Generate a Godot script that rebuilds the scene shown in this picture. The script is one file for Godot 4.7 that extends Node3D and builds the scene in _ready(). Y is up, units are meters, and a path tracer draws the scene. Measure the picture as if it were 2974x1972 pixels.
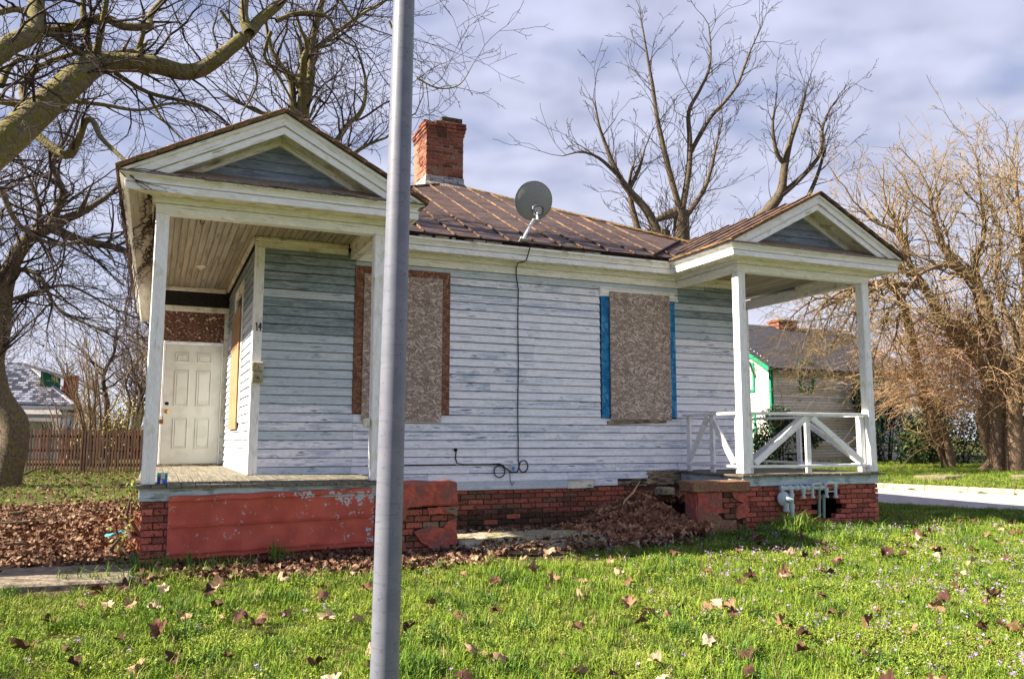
extends Node3D

# World: y up, metres. The front wall of the house is the plane z = 0, its left corner x = 0, the porch floors y = 0.

class MB:
	var v := PackedVector3Array()
	var n := PackedVector3Array()
	var t := PackedVector2Array()
	var c := PackedColorArray()
	var i := PackedInt32Array()
	var col := Color.WHITE
	var off := Vector2.ZERO

	func tri(a: Vector3, b: Vector3, d: Vector3, ua := Vector2.ZERO, ub := Vector2.ZERO, ud := Vector2.ZERO) -> void:
		var k := v.size()
		var nn := (b - a).cross(d - a).normalized()
		v.append(a); v.append(b); v.append(d)
		t.append(ua + off); t.append(ub + off); t.append(ud + off)
		for j in 3:
			n.append(nn); c.append(col)
		i.append(k); i.append(k + 2); i.append(k + 1)

	func quad(a: Vector3, b: Vector3, d: Vector3, e: Vector3, ua := Vector2.ZERO, ub := Vector2.ZERO, ud := Vector2.ZERO, ue := Vector2.ZERO) -> void:
		var k := v.size()
		var nn := (d - a).cross(e - b).normalized()
		v.append(a); v.append(b); v.append(d); v.append(e)
		t.append(ua + off); t.append(ub + off); t.append(ud + off); t.append(ue + off)
		for j in 4:
			n.append(nn); c.append(col)
		i.append(k); i.append(k + 2); i.append(k + 1); i.append(k); i.append(k + 3); i.append(k + 2)

	# a flat polygon whose corners run counter-clockwise as seen from its front, uv in metres along the axes U and W
	func face(p: PackedVector3Array, U: Vector3, W: Vector3) -> void:
		for j in range(1, p.size() - 1):
			tri(p[0], p[j], p[j + 1], Vector2(p[0].dot(U), p[0].dot(W)), Vector2(p[j].dot(U), p[j].dot(W)), Vector2(p[j + 1].dot(U), p[j + 1].dot(W)))

	# a box with bevelled edges, placed by a transform
	func obox(x: Transform3D, size: Vector3, b := 0.0) -> void:
		var h := size * 0.5
		var L := 0
		if h.y > h[L]: L = 1
		if h.z > h[L]: L = 2
		b = minf(b, 0.45 * minf(h.x, minf(h.y, h.z)))
		for a in 3:
			var u := (a + 1) % 3
			var w := (a + 2) % 3
			for s in [-1.0, 1.0]:
				var q := PackedVector3Array()
				var uv := PackedVector2Array()
				for m in [[-1.0, -1.0], [1.0, -1.0], [1.0, 1.0], [-1.0, 1.0]]:
					var p := Vector3.ZERO
					p[a] = s * h[a]; p[u] = m[0] * (h[u] - b); p[w] = m[1] * (h[w] - b)
					q.append(x * p)
					uv.append(Vector2(p[u], p[w]) if a == L else Vector2(p[L], p[3 - a - L]))
				if s > 0: quad(q[0], q[1], q[2], q[3], uv[0], uv[1], uv[2], uv[3])
				else: quad(q[3], q[2], q[1], q[0], uv[3], uv[2], uv[1], uv[0])
		if b <= 0.0: return
		for a in 3:
			var u := (a + 1) % 3
			var w := (a + 2) % 3
			for s in [-1.0, 1.0]:
				for r in [-1.0, 1.0]:
					var q := PackedVector3Array()
					for m in [[0, -1.0], [0, 1.0], [1, 1.0], [1, -1.0]]:
						var p := Vector3.ZERO
						p[a] = s * (h[a] if m[0] == 0 else h[a] - b)
						p[u] = r * (h[u] - b if m[0] == 0 else h[u])
						p[w] = m[1] * (h[w] - b)
						q.append(p)
					var uv := PackedVector2Array()
					for p in q: uv.append(Vector2(p[L], p[(L + 1) % 3]))
					if s * r > 0: quad(x * q[3], x * q[2], x * q[1], x * q[0], uv[3], uv[2], uv[1], uv[0])
					else: quad(x * q[0], x * q[1], x * q[2], x * q[3], uv[0], uv[1], uv[2], uv[3])
		for s in [-1.0, 1.0]:
			for r in [-1.0, 1.0]:
				for m in [-1.0, 1.0]:
					var A := Vector3(s * h.x, r * (h.y - b), m * (h.z - b))
					var B := Vector3(s * (h.x - b), r * h.y, m * (h.z - b))
					var C := Vector3(s * (h.x - b), r * (h.y - b), m * h.z)
					if s * r * m > 0: tri(x * A, x * B, x * C)
					else: tri(x * A, x * C, x * B)

	func box(lo: Vector3, hi: Vector3, b := 0.0) -> void:
		obox(Transform3D(Basis(), (lo + hi) * 0.5), hi - lo, b)

	# a beam of rectangular section between two points; "up" tells which way its height runs
	func beam(p: Vector3, q: Vector3, w: float, hgt: float, b := 0.0, up := Vector3.UP) -> void:
		var X := (q - p).normalized()
		var Z := X.cross(up).normalized()
		var Y := Z.cross(X).normalized()
		obox(Transform3D(Basis(X, Y, Z), (p + q) * 0.5), Vector3(p.distance_to(q), hgt, w), b)

	func tube(p: PackedVector3Array, r: PackedFloat32Array, sides := 6, caps := false) -> void:
		var m := p.size()
		var k0 := v.size()
		var U := Vector3.ZERO
		var len := 0.0
		for j in m:
			var d := (p[mini(j + 1, m - 1)] - p[maxi(j - 1, 0)]).normalized()
			if j == 0:
				U = d.cross(Vector3(0.31, 0.2, 0.93)).normalized()
			else:
				len += p[j].distance_to(p[j - 1])
				U = (U - d * U.dot(d)).normalized()
			var W := d.cross(U)
			for s in sides:
				var a := TAU * s / sides
				var o := U * cos(a) + W * sin(a)
				v.append(p[j] + o * r[j]); n.append(o); c.append(col)
				t.append(Vector2(len, r[j] * a) + off)
		for j in m - 1:
			var k := k0 + j * sides
			for s in sides:
				var e := (s + 1) % sides
				i.append(k + s); i.append(k + sides + s); i.append(k + e)
				i.append(k + e); i.append(k + sides + s); i.append(k + sides + e)
		if caps:
			for side in [0, m - 1]:
				var d := (p[1] - p[0]).normalized() * -1.0 if side == 0 else (p[m - 1] - p[m - 2]).normalized()
				var k := v.size()
				v.append(p[side]); n.append(d); c.append(col); t.append(Vector2.ZERO)
				for s in sides:
					v.append(v[k0 + side * sides + s]); n.append(d); c.append(col); t.append(Vector2.ZERO)
				for s in sides:
					var e := (s + 1) % sides
					if side == 0:
						i.append(k); i.append(k + 1 + s); i.append(k + 1 + e)
					else:
						i.append(k); i.append(k + 1 + e); i.append(k + 1 + s)

	# a moulding: a profile of (outward offset, height) swept along a path in the ground plane with mitred corners; outward is to the left of the path's direction turned by "side"
	func sweep(path: Array, first: int, last: int, prof: Array) -> void:
		var off2 := []
		for j in [first, last]:
			var here: Vector2 = path[j]
			var d0: Vector2 = (here - path[j - 1]).normalized() if j > 0 else (path[j + 1] - here).normalized()
			var d1: Vector2 = (path[j + 1] - here).normalized() if j < path.size() - 1 else d0
			var n0 := Vector2(d0.y, -d0.x) * -1.0
			var n1 := Vector2(d1.y, -d1.x) * -1.0
			off2.append((n0 + n1) / (1.0 + n0.dot(n1)))
		var A: Vector2 = path[first]
		var B: Vector2 = path[last]
		var len := A.distance_to(B)
		var w := 0.0
		for j in prof.size():
			var a: Vector2 = prof[j]
			var b: Vector2 = prof[(j + 1) % prof.size()]
			var step := a.distance_to(b)
			var q: Array[Vector3] = []
			for e in [[A, off2[0], a], [B, off2[1], a], [B, off2[1], b], [A, off2[0], b]]:
				var g: Vector2 = e[0] + e[1] * e[2].x
				q.append(Vector3(g.x, e[2].y, g.y))
			quad(q[3], q[2], q[1], q[0], Vector2(0, w + step), Vector2(len, w + step), Vector2(len, w), Vector2(0, w))
			w += step
		for e in [[A, off2[0], 1], [B, off2[1], 0]]:
			var pp := PackedVector3Array()
			for q in prof:
				var g: Vector2 = e[0] + e[1] * q.x
				pp.append(Vector3(g.x, q.y, g.y))
			if e[2]: pp.reverse()
			face(pp, Vector3.RIGHT, Vector3.UP)

	func lathe(x: Transform3D, prof: Array, sides := 20) -> void:
		var k0 := v.size()
		for s in sides + 1:
			var a := TAU * s / sides
			for j in prof.size():
				var p: Vector2 = prof[j]
				var q0: Vector2 = prof[maxi(j - 1, 0)]
				var q1: Vector2 = prof[mini(j + 1, prof.size() - 1)]
				var tn := (q1 - q0).normalized()
				var nn := Vector3(tn.y * cos(a), -tn.x, tn.y * sin(a))
				v.append(x * Vector3(p.x * cos(a), p.y, p.x * sin(a)))
				n.append((x.basis * nn).normalized()); c.append(col); t.append(Vector2(a * 0.1, p.y) + off)
		var m := prof.size()
		for s in sides:
			for j in m - 1:
				var k := k0 + s * m + j
				i.append(k); i.append(k + m); i.append(k + 1)
				i.append(k + 1); i.append(k + m); i.append(k + m + 1)

	func mesh() -> ArrayMesh:
		var a := []
		a.resize(Mesh.ARRAY_MAX)
		a[Mesh.ARRAY_VERTEX] = v; a[Mesh.ARRAY_NORMAL] = n; a[Mesh.ARRAY_TEX_UV] = t; a[Mesh.ARRAY_COLOR] = c; a[Mesh.ARRAY_INDEX] = i
		var m := ArrayMesh.new()
		m.add_surface_from_arrays(Mesh.PRIMITIVE_TRIANGLES, a)
		return m


var R := RandomNumberGenerator.new()
var M := {}
var wob := FastNoiseLite.new()
var wob2 := FastNoiseLite.new()

func rf(a: float, b: float) -> float:
	return R.randf_range(a, b)

func ss(a: float, b: float, x: float) -> float:
	return smoothstep(a, b, x)

# ---------- objects ----------
func tag(o: Node, label := "", category := "", group := "", kind := "") -> Node:
	if label: o.set_meta("label", label)
	if category: o.set_meta("category", category)
	if group: o.set_meta("group", group)
	if kind: o.set_meta("kind", kind)
	return o

func base(called: String, at: Vector3, label: String, category: String, group := "", turn := 0.0) -> Node3D:
	var o := Node3D.new()
	o.name = called
	o.position = at
	o.rotation.y = turn
	add_child(o, true)
	tag(o, label, category, group)
	return o

func put(called: String, m: Variant, material: Material, parent: Node = null, at := Vector3.ZERO) -> MeshInstance3D:
	var o := MeshInstance3D.new()
	o.name = called
	o.mesh = m.mesh() if m is MB else m
	o.material_override = material
	o.position = at
	(parent if parent else self).add_child(o, true)
	return o

func scatter(called: String, m: Mesh, material: Material, xs: Array, cols: Array, parent: Node = null) -> MultiMeshInstance3D:
	var mm := MultiMesh.new()
	mm.transform_format = MultiMesh.TRANSFORM_3D
	mm.use_colors = true
	mm.mesh = m
	mm.instance_count = xs.size()
	for k in xs.size():
		mm.set_instance_transform(k, xs[k])
		mm.set_instance_color(k, cols[k])
	var o := MultiMeshInstance3D.new()
	o.name = called
	o.multimesh = mm
	o.material_override = material
	(parent if parent else self).add_child(o, true)
	o.set_meta("kind", "stuff")
	return o

# ---------- textures ----------
# seamless noise of w0 x h0 cells stretched to w x h, as bytes
func nz(w: int, h: int, w0: int, h0: int, freq: float, sd: int, oct := 4) -> PackedByteArray:
	var f := FastNoiseLite.new()
	f.seed = sd
	f.noise_type = FastNoiseLite.TYPE_SIMPLEX_SMOOTH
	f.frequency = freq
	f.fractal_octaves = oct
	var im := f.get_seamless_image(w0, h0)
	im.convert(Image.FORMAT_L8)
	if w0 != w or h0 != h: im.resize(w, h, Image.INTERPOLATE_CUBIC)
	var d := im.get_data()
	# spread evenly, so that a threshold is a share of the area
	var hist := PackedInt32Array()
	hist.resize(256)
	for v in d: hist[v] += 1
	var sum := 0
	var lut := PackedByteArray()
	lut.resize(256)
	for k in 256:
		sum += hist[k]
		lut[k] = clampi(int(255.0 * (sum - hist[k] * 0.5) / d.size()), 0, 255)
	for k in d.size(): d[k] = lut[d[k]]
	return d

func pic(w: int, h: int, d: PackedByteArray) -> ImageTexture:
	return ImageTexture.create_from_image(Image.create_from_data(w, h, false, Image.FORMAT_RGB8, d))

func bump(w: int, h: int, d: PackedByteArray, k: float) -> ImageTexture:
	var im := Image.create_from_data(w, h, false, Image.FORMAT_L8, d)
	im.convert(Image.FORMAT_RGB8)
	im.bump_map_to_normal_map(k)
	return ImageTexture.create_from_image(im)

# layers of [bytes, low, high, colour]: each is laid over the last where its noise rises from low to high; fine: bytes that lighten or darken everything by "amount"
func layered(w: int, h: int, ground: Color, layers: Array, fine: PackedByteArray, amount: float) -> PackedByteArray:
	var d := PackedByteArray()
	d.resize(w * h * 3)
	for k in w * h:
		var r := ground.r
		var g := ground.g
		var b := ground.b
		for l in layers:
			var a := clampf((l[0][k] / 255.0 - l[1]) / (l[2] - l[1]), 0.0, 1.0)
			if a > 0.0:
				var q: Color = l[3]
				r += (q.r - r) * a; g += (q.g - g) * a; b += (q.b - b) * a
		var f := 1.0 + amount * (fine[k] / 127.5 - 1.0)
		d[k * 3] = int(clampf(r * f, 0, 1) * 255); d[k * 3 + 1] = int(clampf(g * f, 0, 1) * 255); d[k * 3 + 2] = int(clampf(b * f, 0, 1) * 255)
	return d

func mat(albedo: Color, rough := 0.8, tex: Texture2D = null, size := Vector2.ONE, nrm: Texture2D = null, ns := 1.0, tri := false) -> StandardMaterial3D:
	var m := StandardMaterial3D.new()
	m.albedo_color = albedo
	m.roughness = rough
	m.metallic_specular = 0.35
	m.albedo_texture = tex
	m.uv1_scale = Vector3(1.0 / size.x, 1.0 / size.y, 1.0 / size.x)
	if nrm:
		m.normal_enabled = true
		m.normal_texture = nrm
		m.normal_scale = ns
	if tri:
		m.uv1_triplanar = true
		m.uv1_world_triplanar = true
	return m

func tint(m: StandardMaterial3D, c: Color) -> StandardMaterial3D:
	var q: StandardMaterial3D = m.duplicate()
	q.albedo_color = c
	return q

func C8(r: int, g: int, b: int) -> Color:
	return Color(r / 255.0, g / 255.0, b / 255.0)

func materials() -> void:
	var W := 256
	var h := 128
	var long1 := nz(W, h, 32, h, 0.1, 1, 4)      # grain along u
	var long2 := nz(W, h, 24, h, 0.07, 2, 4)
	var long3 := nz(W, h, 48, h, 0.04, 3, 4)
	var spk := nz(W, h, W, h, 0.2, 4, 3)
	var blot := nz(W, h, W, h, 0.024, 5, 4)
	var fineg := nz(W, h, 64, h, 0.3, 6, 2)
	var nb := bump(W, h, long1, 1.2)
	# painted wood: the paint, grime, primer showing through, raw wood in the cracks
	var wood_ := func(c: Array, amount: float, size: Vector2, ns: float, rough: float) -> StandardMaterial3D:
		return mat(Color.WHITE, rough, pic(W, h, layered(W, h, c[0], c.slice(1), fineg, amount)), size, nb, ns)
	M.siding = wood_.call([C8(240, 240, 244), [long3, 0.35, 0.98, C8(226, 229, 236)], [long2, 0.90, 0.99, C8(198, 204, 214)], [long1, 0.975, 0.998, C8(150, 154, 162)]], 0.035, Vector2(1.5, 0.62), 0.3, 0.72)
	M.siding_worn = wood_.call([C8(234, 235, 240), [long3, 0.30, 0.9, C8(212, 217, 227)], [long2, 0.80, 0.96, C8(184, 193, 206)], [long1, 0.94, 0.99, C8(128, 134, 144)]], 0.05, Vector2(1.5, 0.62), 0.5, 0.78)
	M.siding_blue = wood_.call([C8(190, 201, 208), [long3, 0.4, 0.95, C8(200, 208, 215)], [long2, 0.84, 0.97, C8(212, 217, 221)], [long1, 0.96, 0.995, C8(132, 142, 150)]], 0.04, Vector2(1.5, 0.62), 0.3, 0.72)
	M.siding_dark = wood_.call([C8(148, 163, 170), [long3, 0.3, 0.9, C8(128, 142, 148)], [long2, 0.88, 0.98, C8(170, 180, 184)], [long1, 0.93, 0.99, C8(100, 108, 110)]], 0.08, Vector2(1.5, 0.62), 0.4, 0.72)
	M.gable = wood_.call([C8(122, 134, 146), [long3, 0.3, 0.9, C8(138, 150, 162)], [long2, 0.86, 0.97, C8(104, 114, 124)], [long1, 0.96, 0.995, C8(80, 88, 96)]], 0.05, Vector2(1.5, 0.62), 0.4, 0.72)
	M.trim = wood_.call([C8(245, 244, 243), [long3, 0.4, 0.95, C8(236, 235, 230)], [blot, 0.86, 0.99, C8(226, 224, 212)], [long2, 0.97, 0.998, C8(206, 203, 190)], [long1, 0.988, 0.999, C8(140, 134, 120)]], 0.03, Vector2(1.7, 0.6), 0.3, 0.58)
	M.trim_dirty = wood_.call([C8(238, 235, 220), [long3, 0.3, 0.95, C8(220, 215, 194)], [blot, 0.72, 0.95, C8(196, 188, 160)], [spk, 0.97, 0.995, C8(150, 140, 114)], [long1, 0.975, 0.997, C8(128, 118, 98)]], 0.05, Vector2(1.7, 0.6), 0.4, 0.64)
	M.ceiling = wood_.call([C8(176, 168, 150), [long3, 0.3, 0.95, C8(160, 151, 132)], [long2, 0.85, 0.98, C8(138, 128, 108)], [long1, 0.985, 0.999, C8(100, 90, 74)]], 0.03, Vector2(3.4, 0.6), 0.35, 0.7)
	M.floor = wood_.call([C8(122, 116, 100), [long3, 0.25, 0.9, C8(104, 98, 84)], [long2, 0.85, 0.98, C8(136, 131, 118)], [long1, 0.95, 0.99, C8(74, 68, 60)]], 0.05, Vector2(3.2, 0.5), 0.7, 0.85)
	M.skirt = wood_.call([C8(190, 202, 207), [long3, 0.3, 0.9, C8(170, 184, 190)], [blot, 0.8, 0.96, C8(146, 160, 164)], [long1, 0.94, 0.99, C8(92, 98, 100)]], 0.05, Vector2(1.7, 0.6), 0.4, 0.75)
	M.rot = wood_.call([C8(128, 112, 92), [long2, 0.4, 0.8, C8(168, 154, 130)], [long1, 0.6, 0.9, C8(72, 60, 50)], [spk, 0.88, 0.97, C8(196, 184, 160)]], 0.15, Vector2(0.8, 0.4), 1.2, 0.95)
	M.plank = wood_.call([C8(176, 140, 104), [long3, 0.3, 0.9, C8(158, 122, 88)], [long1, 0.7, 0.95, C8(132, 98, 68)]], 0.06, Vector2(1.5, 0.5), 0.4, 0.8)
	M.edge = wood_.call([C8(98, 74, 58), [long3, 0.3, 0.8, C8(136, 102, 74)], [blot, 0.66, 0.86, C8(112, 108, 52)], [spk, 0.86, 0.96, C8(176, 154, 116)], [long1, 0.8, 0.95, C8(58, 46, 40)]], 0.14, Vector2(1.2, 0.4), 1.0, 0.95)
	M.seam = wood_.call([C8(122, 95, 74), [blot, 0.4, 0.56, C8(80, 64, 57)], [spk, 0.7, 0.9, C8(72, 58, 52)], [long2, 0.86, 0.97, C8(140, 114, 88)]], 0.12, Vector2(1.9, 0.5), 0.4, 0.85)
	M.fence = wood_.call([C8(96, 72, 58), [long3, 0.3, 0.9, C8(80, 59, 48)], [long1, 0.8, 0.97, C8(58, 43, 37)]], 0.12, Vector2(1.3, 0.4), 0.5, 0.85)
	M.fence_dark = tint(M.fence, Color(0.42, 0.38, 0.38))
	M.white_house = wood_.call([C8(255, 255, 255), [long3, 0.4, 0.95, C8(242, 238, 226)], [long1, 0.95, 0.99, C8(176, 168, 150)]], 0.04, Vector2(2.2, 0.9), 0.2, 0.75)
	M.white_house.albedo_color = C8(248, 246, 240)
	M.shingle = wood_.call([C8(72, 70, 76), [long2, 0.4, 0.8, C8(58, 57, 62)], [spk, 0.85, 0.96, C8(96, 94, 100)]], 0.14, Vector2(2.0, 0.9), 0.8, 0.9)
	# square textures
	var q1 := nz(W, W, W, W, 0.028, 11, 4)
	var q2 := nz(W, W, W, W, 0.06, 12, 4)
	var q3 := nz(W, W, W, W, 0.012, 13, 4)
	var q4 := nz(W, W, W, W, 0.25, 14, 2)
	var st := nz(W, W, 24, W, 0.1, 15, 3)
	var n2 := bump(W, W, q2, 2.2)
	var n4 := bump(W, W, q4, 1.2)
	var sq := func(c: Array, amount: float, size: float, nrm: Texture2D, ns: float, rough: float, tri_ := true) -> StandardMaterial3D:
		return mat(Color.WHITE, rough, pic(W, W, layered(W, W, c[0], c.slice(1), q4, amount)), Vector2(size, size), nrm, ns, tri_)
	var plain := pic(W, W, layered(W, W, C8(255, 255, 255), [], q4, 0.05))
	var brick := pic(W, W, layered(W, W, C8(255, 255, 255), [[q2, 0.5, 0.95, C8(222, 214, 210)], [q1, 0.85, 0.98, C8(150, 138, 132)], [q4, 0.95, 0.99, C8(255, 246, 238)]], q4, 0.09))
	M.bricks = []
	for c in [C8(200, 110, 92), C8(190, 104, 88), C8(178, 98, 84), C8(206, 120, 100), C8(162, 92, 78), C8(148, 86, 74)]:
		M.bricks.append(mat(c, 0.85, brick, Vector2(0.5, 0.5), n2, 0.6, true))
	M.old_bricks = []
	for c in [C8(172, 100, 82), C8(158, 94, 78), C8(138, 86, 70), C8(112, 78, 62), C8(184, 110, 88), C8(128, 96, 76)]:
		M.old_bricks.append(mat(c, 0.9, brick, Vector2(0.45, 0.45), n2, 0.8, true))
	M.damp_bricks = []
	for c in [C8(92, 66, 52), C8(78, 62, 48), C8(104, 76, 54), C8(70, 58, 46)]:
		M.damp_bricks.append(mat(c, 0.9, brick, Vector2(0.45, 0.45), n2, 0.8, true))
	M.chimney_bricks = []
	for c in [C8(146, 86, 68), C8(134, 78, 62), C8(116, 70, 58), C8(156, 98, 76), C8(98, 64, 54), C8(162, 102, 80)]:
		M.chimney_bricks.append(mat(c, 0.85, brick, Vector2(0.5, 0.5), n2, 0.6, true))
	M.mortar = mat(C8(112, 84, 72), 0.95, brick, Vector2(0.4, 0.4), n4, 1.0, true)
	M.mortar_pale = mat(C8(150, 126, 104), 0.95, brick, Vector2(0.4, 0.4), n4, 1.0, true)
	M.stucco = sq.call([C8(184, 96, 78), [q1, 0.4, 0.9, C8(158, 82, 68)], [q3, 0.5, 0.92, C8(138, 92, 80)], [q2, 0.97, 0.995, C8(180, 130, 112)]], 0.05, 1.1, n2, 0.6, 0.85)
	M.capstone = sq.call([C8(140, 108, 86), [q1, 0.4, 0.85, C8(160, 98, 78)], [q3, 0.62, 0.95, C8(146, 126, 84)], [q2, 0.78, 0.96, C8(100, 82, 68)]], 0.12, 0.6, n2, 1.0, 0.9)
	M.concrete = sq.call([C8(170, 160, 142), [q1, 0.4, 0.85, C8(140, 132, 116)], [q3, 0.6, 0.9, C8(146, 140, 70)], [q2, 0.8, 0.96, C8(106, 100, 86)]], 0.12, 1.1, n2, 0.8, 0.92)
	M.pale_concrete = sq.call([C8(142, 130, 112), [q1, 0.4, 0.9, C8(118, 107, 92)], [q2, 0.8, 0.97, C8(90, 82, 70)], [q3, 0.84, 0.96, C8(118, 102, 70)]], 0.09, 1.3, n2, 0.6, 0.92)
	M.kerb = sq.call([C8(186, 170, 142), [q1, 0.5, 0.95, C8(164, 148, 122)], [q2, 0.9, 0.98, C8(132, 118, 98)]], 0.08, 1.3, n2, 0.5, 0.92)
	M.asphalt = sq.call([C8(178, 170, 166), [q3, 0.3, 0.9, C8(164, 156, 152)]], 0.13, 1.5, n4, 0.4, 0.9)
	M.flash = sq.call([C8(184, 182, 176), [st, 0.4, 0.85, C8(148, 146, 144)], [q1, 0.75, 0.95, C8(112, 110, 110)]], 0.09, 0.9, n2, 1.0, 0.8)
	# roof metal
	M.roofs = []
	var rm: StandardMaterial3D = sq.call([C8(92, 77, 72), [q3, 0.25, 0.85, C8(80, 68, 65)], [q1, 0.6, 0.95, C8(104, 82, 74)], [st, 0.6, 0.95, C8(72, 61, 58)], [q2, 0.95, 0.995, C8(124, 104, 90)]], 0.08, 1.3, n2, 0.3, 0.62, false)
	for c in [Color(0.92, 0.92, 0.92), Color(0.9, 0.88, 0.88), Color(0.93, 0.9, 0.88), Color(0.86, 0.85, 0.86)]:
		M.roofs.append(tint(rm, c))
	M.dark_edge = mat(C8(66, 50, 45), 0.9, brick, Vector2(0.4, 0.4), n2, 1.0, true)
	M.pediment = sq.call([C8(134, 118, 108), [q1, 0.45, 0.85, C8(122, 118, 74)], [q3, 0.55, 0.9, C8(146, 106, 88)], [q2, 0.85, 0.97, C8(166, 164, 164)]], 0.12, 0.8, n2, 0.7, 0.7)
	# other things
	M.door = sq.call([C8(214, 212, 200), [q3, 0.5, 0.99, C8(204, 202, 188)]], 0.01, 1.1, null, 1.0, 0.5)
	M.transom = sq.call([C8(110, 76, 62), [q1, 0.3, 0.8, C8(84, 58, 48)], [q2, 0.8, 0.93, C8(166, 138, 110)], [q1, 0.93, 0.97, C8(206, 192, 162)]], 0.12, 1.0, n2, 0.4, 0.8)
	M.darkwood = mat(C8(50, 47, 46), 0.8, brick, Vector2(0.6, 0.6), n2, 0.4, true)
	M.black = mat(C8(24, 23, 22), 0.6)
	M.cavity = mat(C8(30, 26, 24), 1.0)
	M.cable = mat(C8(34, 33, 34), 0.55)
	M.dish = mat(C8(146, 149, 148), 0.5, plain, Vector2(3, 3), null, 1.0, true)
	M.galv = mat(C8(196, 200, 202), 0.45, plain, Vector2(0.6, 0.6), null, 1.0, true)
	M.gas = mat(C8(186, 198, 203), 0.55, plain, Vector2(0.4, 0.4), n2, 0.15, true)
	M.gas_green = mat(C8(128, 150, 140), 0.55, plain, Vector2(0.4, 0.4), n2, 0.15, true)
	M.brass = mat(C8(190, 140, 60), 0.3)
	M.brass.metallic = 0.9
	M.pole = sq.call([C8(116, 118, 130), [q3, 0.3, 0.95, C8(106, 109, 122)], [st, 0.88, 0.99, C8(96, 99, 110)], [q2, 0.975, 0.992, C8(74, 76, 86)]], 0.02, 0.8, null, 1.0, 0.45)
	M.pole.metallic_specular = 0.5
	M.green = mat(C8(34, 140, 98), 0.6)
	M.green_dark = mat(C8(34, 98, 76), 0.6)
	M.tile = mat(C8(62, 65, 78), 0.55, brick, Vector2(0.8, 0.8), n2, 0.3, true)
	M.pane = StandardMaterial3D.new()
	M.pane.albedo_color = Color(0.75, 0.8, 0.85, 0.25)
	M.pane.transparency = BaseMaterial3D.TRANSPARENCY_ALPHA
	M.pane.roughness = 0.05
	M.room = mat(C8(46, 46, 48), 0.9)
	M.curtain = mat(C8(206, 208, 200), 0.9)
	M.bark = sq.call([C8(108, 95, 82), [q1, 0.3, 0.8, C8(84, 73, 63)], [q2, 0.6, 0.9, C8(60, 51, 44)], [q3, 0.75, 0.95, C8(96, 92, 46)], [q4, 0.93, 0.99, C8(142, 128, 108)]], 0.12, 0.8, n2, 1.2, 0.9)
	M.moss_bark = sq.call([C8(122, 110, 86), [q1, 0.3, 0.75, C8(92, 82, 62)], [q3, 0.42, 0.75, C8(104, 102, 26)], [q2, 0.68, 0.92, C8(80, 70, 52)], [q4, 0.9, 0.98, C8(180, 168, 134)]], 0.12, 0.55, n2, 1.2, 0.9)
	M.tan_bark = sq.call([C8(150, 126, 102), [q1, 0.3, 0.8, C8(116, 95, 78)], [q2, 0.6, 0.9, C8(98, 78, 62)], [q4, 0.9, 0.98, C8(192, 168, 140)]], 0.12, 0.8, n2, 1.2, 0.9)
	M.twig = mat(C8(84, 71, 63), 0.9)
	M.twig_dark = mat(C8(60, 51, 47), 0.9)
	M.twig_tan = mat(C8(204, 166, 128), 0.9)
	M.twig_olive = mat(C8(140, 120, 86), 0.9)
	M.osb = osb(Color.WHITE)
	M.osb_orange = tint(M.osb, Color(0.78, 0.62, 0.55))
	M.osb_blue = sq.call([C8(36, 128, 182), [st, 0.6, 0.85, C8(86, 154, 198)], [q1, 0.4, 0.9, C8(28, 104, 156)], [q2, 0.95, 0.99, C8(130, 160, 170)]], 0.1, 1.1, M.osb.normal_texture, 0.5, 0.7, false)
	M.panel = mat(Color.WHITE, 0.5, panel_paint(), Vector2(2.2, 0.68), null)
	for k in ["grass", "leaf", "flower", "foliage", "ground"]:
		M[k] = StandardMaterial3D.new()
		M[k].vertex_color_use_as_albedo = true
		M[k].roughness = 0.85
		M[k].metallic_specular = 0.25
	M.grass.roughness = 0.6
	M.grass.backlight_enabled = true
	M.grass.backlight = Color(0.30, 0.36, 0.08)
	M.leaf.backlight_enabled = true
	M.leaf.backlight = Color(0.12, 0.07, 0.03)
	M.foliage.roughness = 0.45
	M.ground.albedo_texture = pic(W, W, layered(W, W, C8(255, 255, 255), [[q2, 0.5, 0.9, C8(180, 170, 154)], [q4, 0.7, 0.95, C8(140, 132, 118)]], q4, 0.2))
	M.ground.uv1_triplanar = true
	M.ground.uv1_world_triplanar = true
	M.ground.uv1_scale = Vector3(0.9, 0.9, 0.9)
	M.ground.normal_enabled = true
	M.ground.normal_texture = n2
	M.ground.normal_scale = 1.5

# strand board: thousands of wood flakes laid over one another
func osb(c: Color) -> StandardMaterial3D:
	var w := 256
	var h := 512
	var d := PackedByteArray()
	d.resize(w * h * 3)
	var hg := PackedByteArray()
	hg.resize(w * h)
	for k in w * h:
		d[k * 3] = 140; d[k * 3 + 1] = 122; d[k * 3 + 2] = 112
		hg[k] = 40
	var r := RandomNumberGenerator.new()
	r.seed = 77
	for k in 7600:
		var a := r.randfn(PI / 2, 0.62)
		var L := r.randf_range(3.5, 13)
		var B := r.randf_range(0.5, 1.6)
		var cx := r.randf() * w
		var cy := r.randf() * h
		var g := r.randf()
		var tone := C8(124, 108, 98).lerp(C8(236, 218, 204), g * g * 0.85 + 0.15 * r.randf())
		var ca := cos(a)
		var sa := sin(a)
		var u := -L
		while u <= L:
			var q := -B
			while q <= B:
				var x := posmod(int(cx + u * ca - q * sa), w)
				var y := posmod(int(cy + u * sa + q * ca), h)
				var o := y * w + x
				d[o * 3] = int(tone.r * 255); d[o * 3 + 1] = int(tone.g * 255); d[o * 3 + 2] = int(tone.b * 255)
				hg[o] = int(60 + 180 * g)
				q += 0.7
			u += 0.7
	return mat(c, 0.85, pic(w, h, d), Vector2(1.1, 2.2), bump(w, h, hg, 1.2), 0.5)

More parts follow.
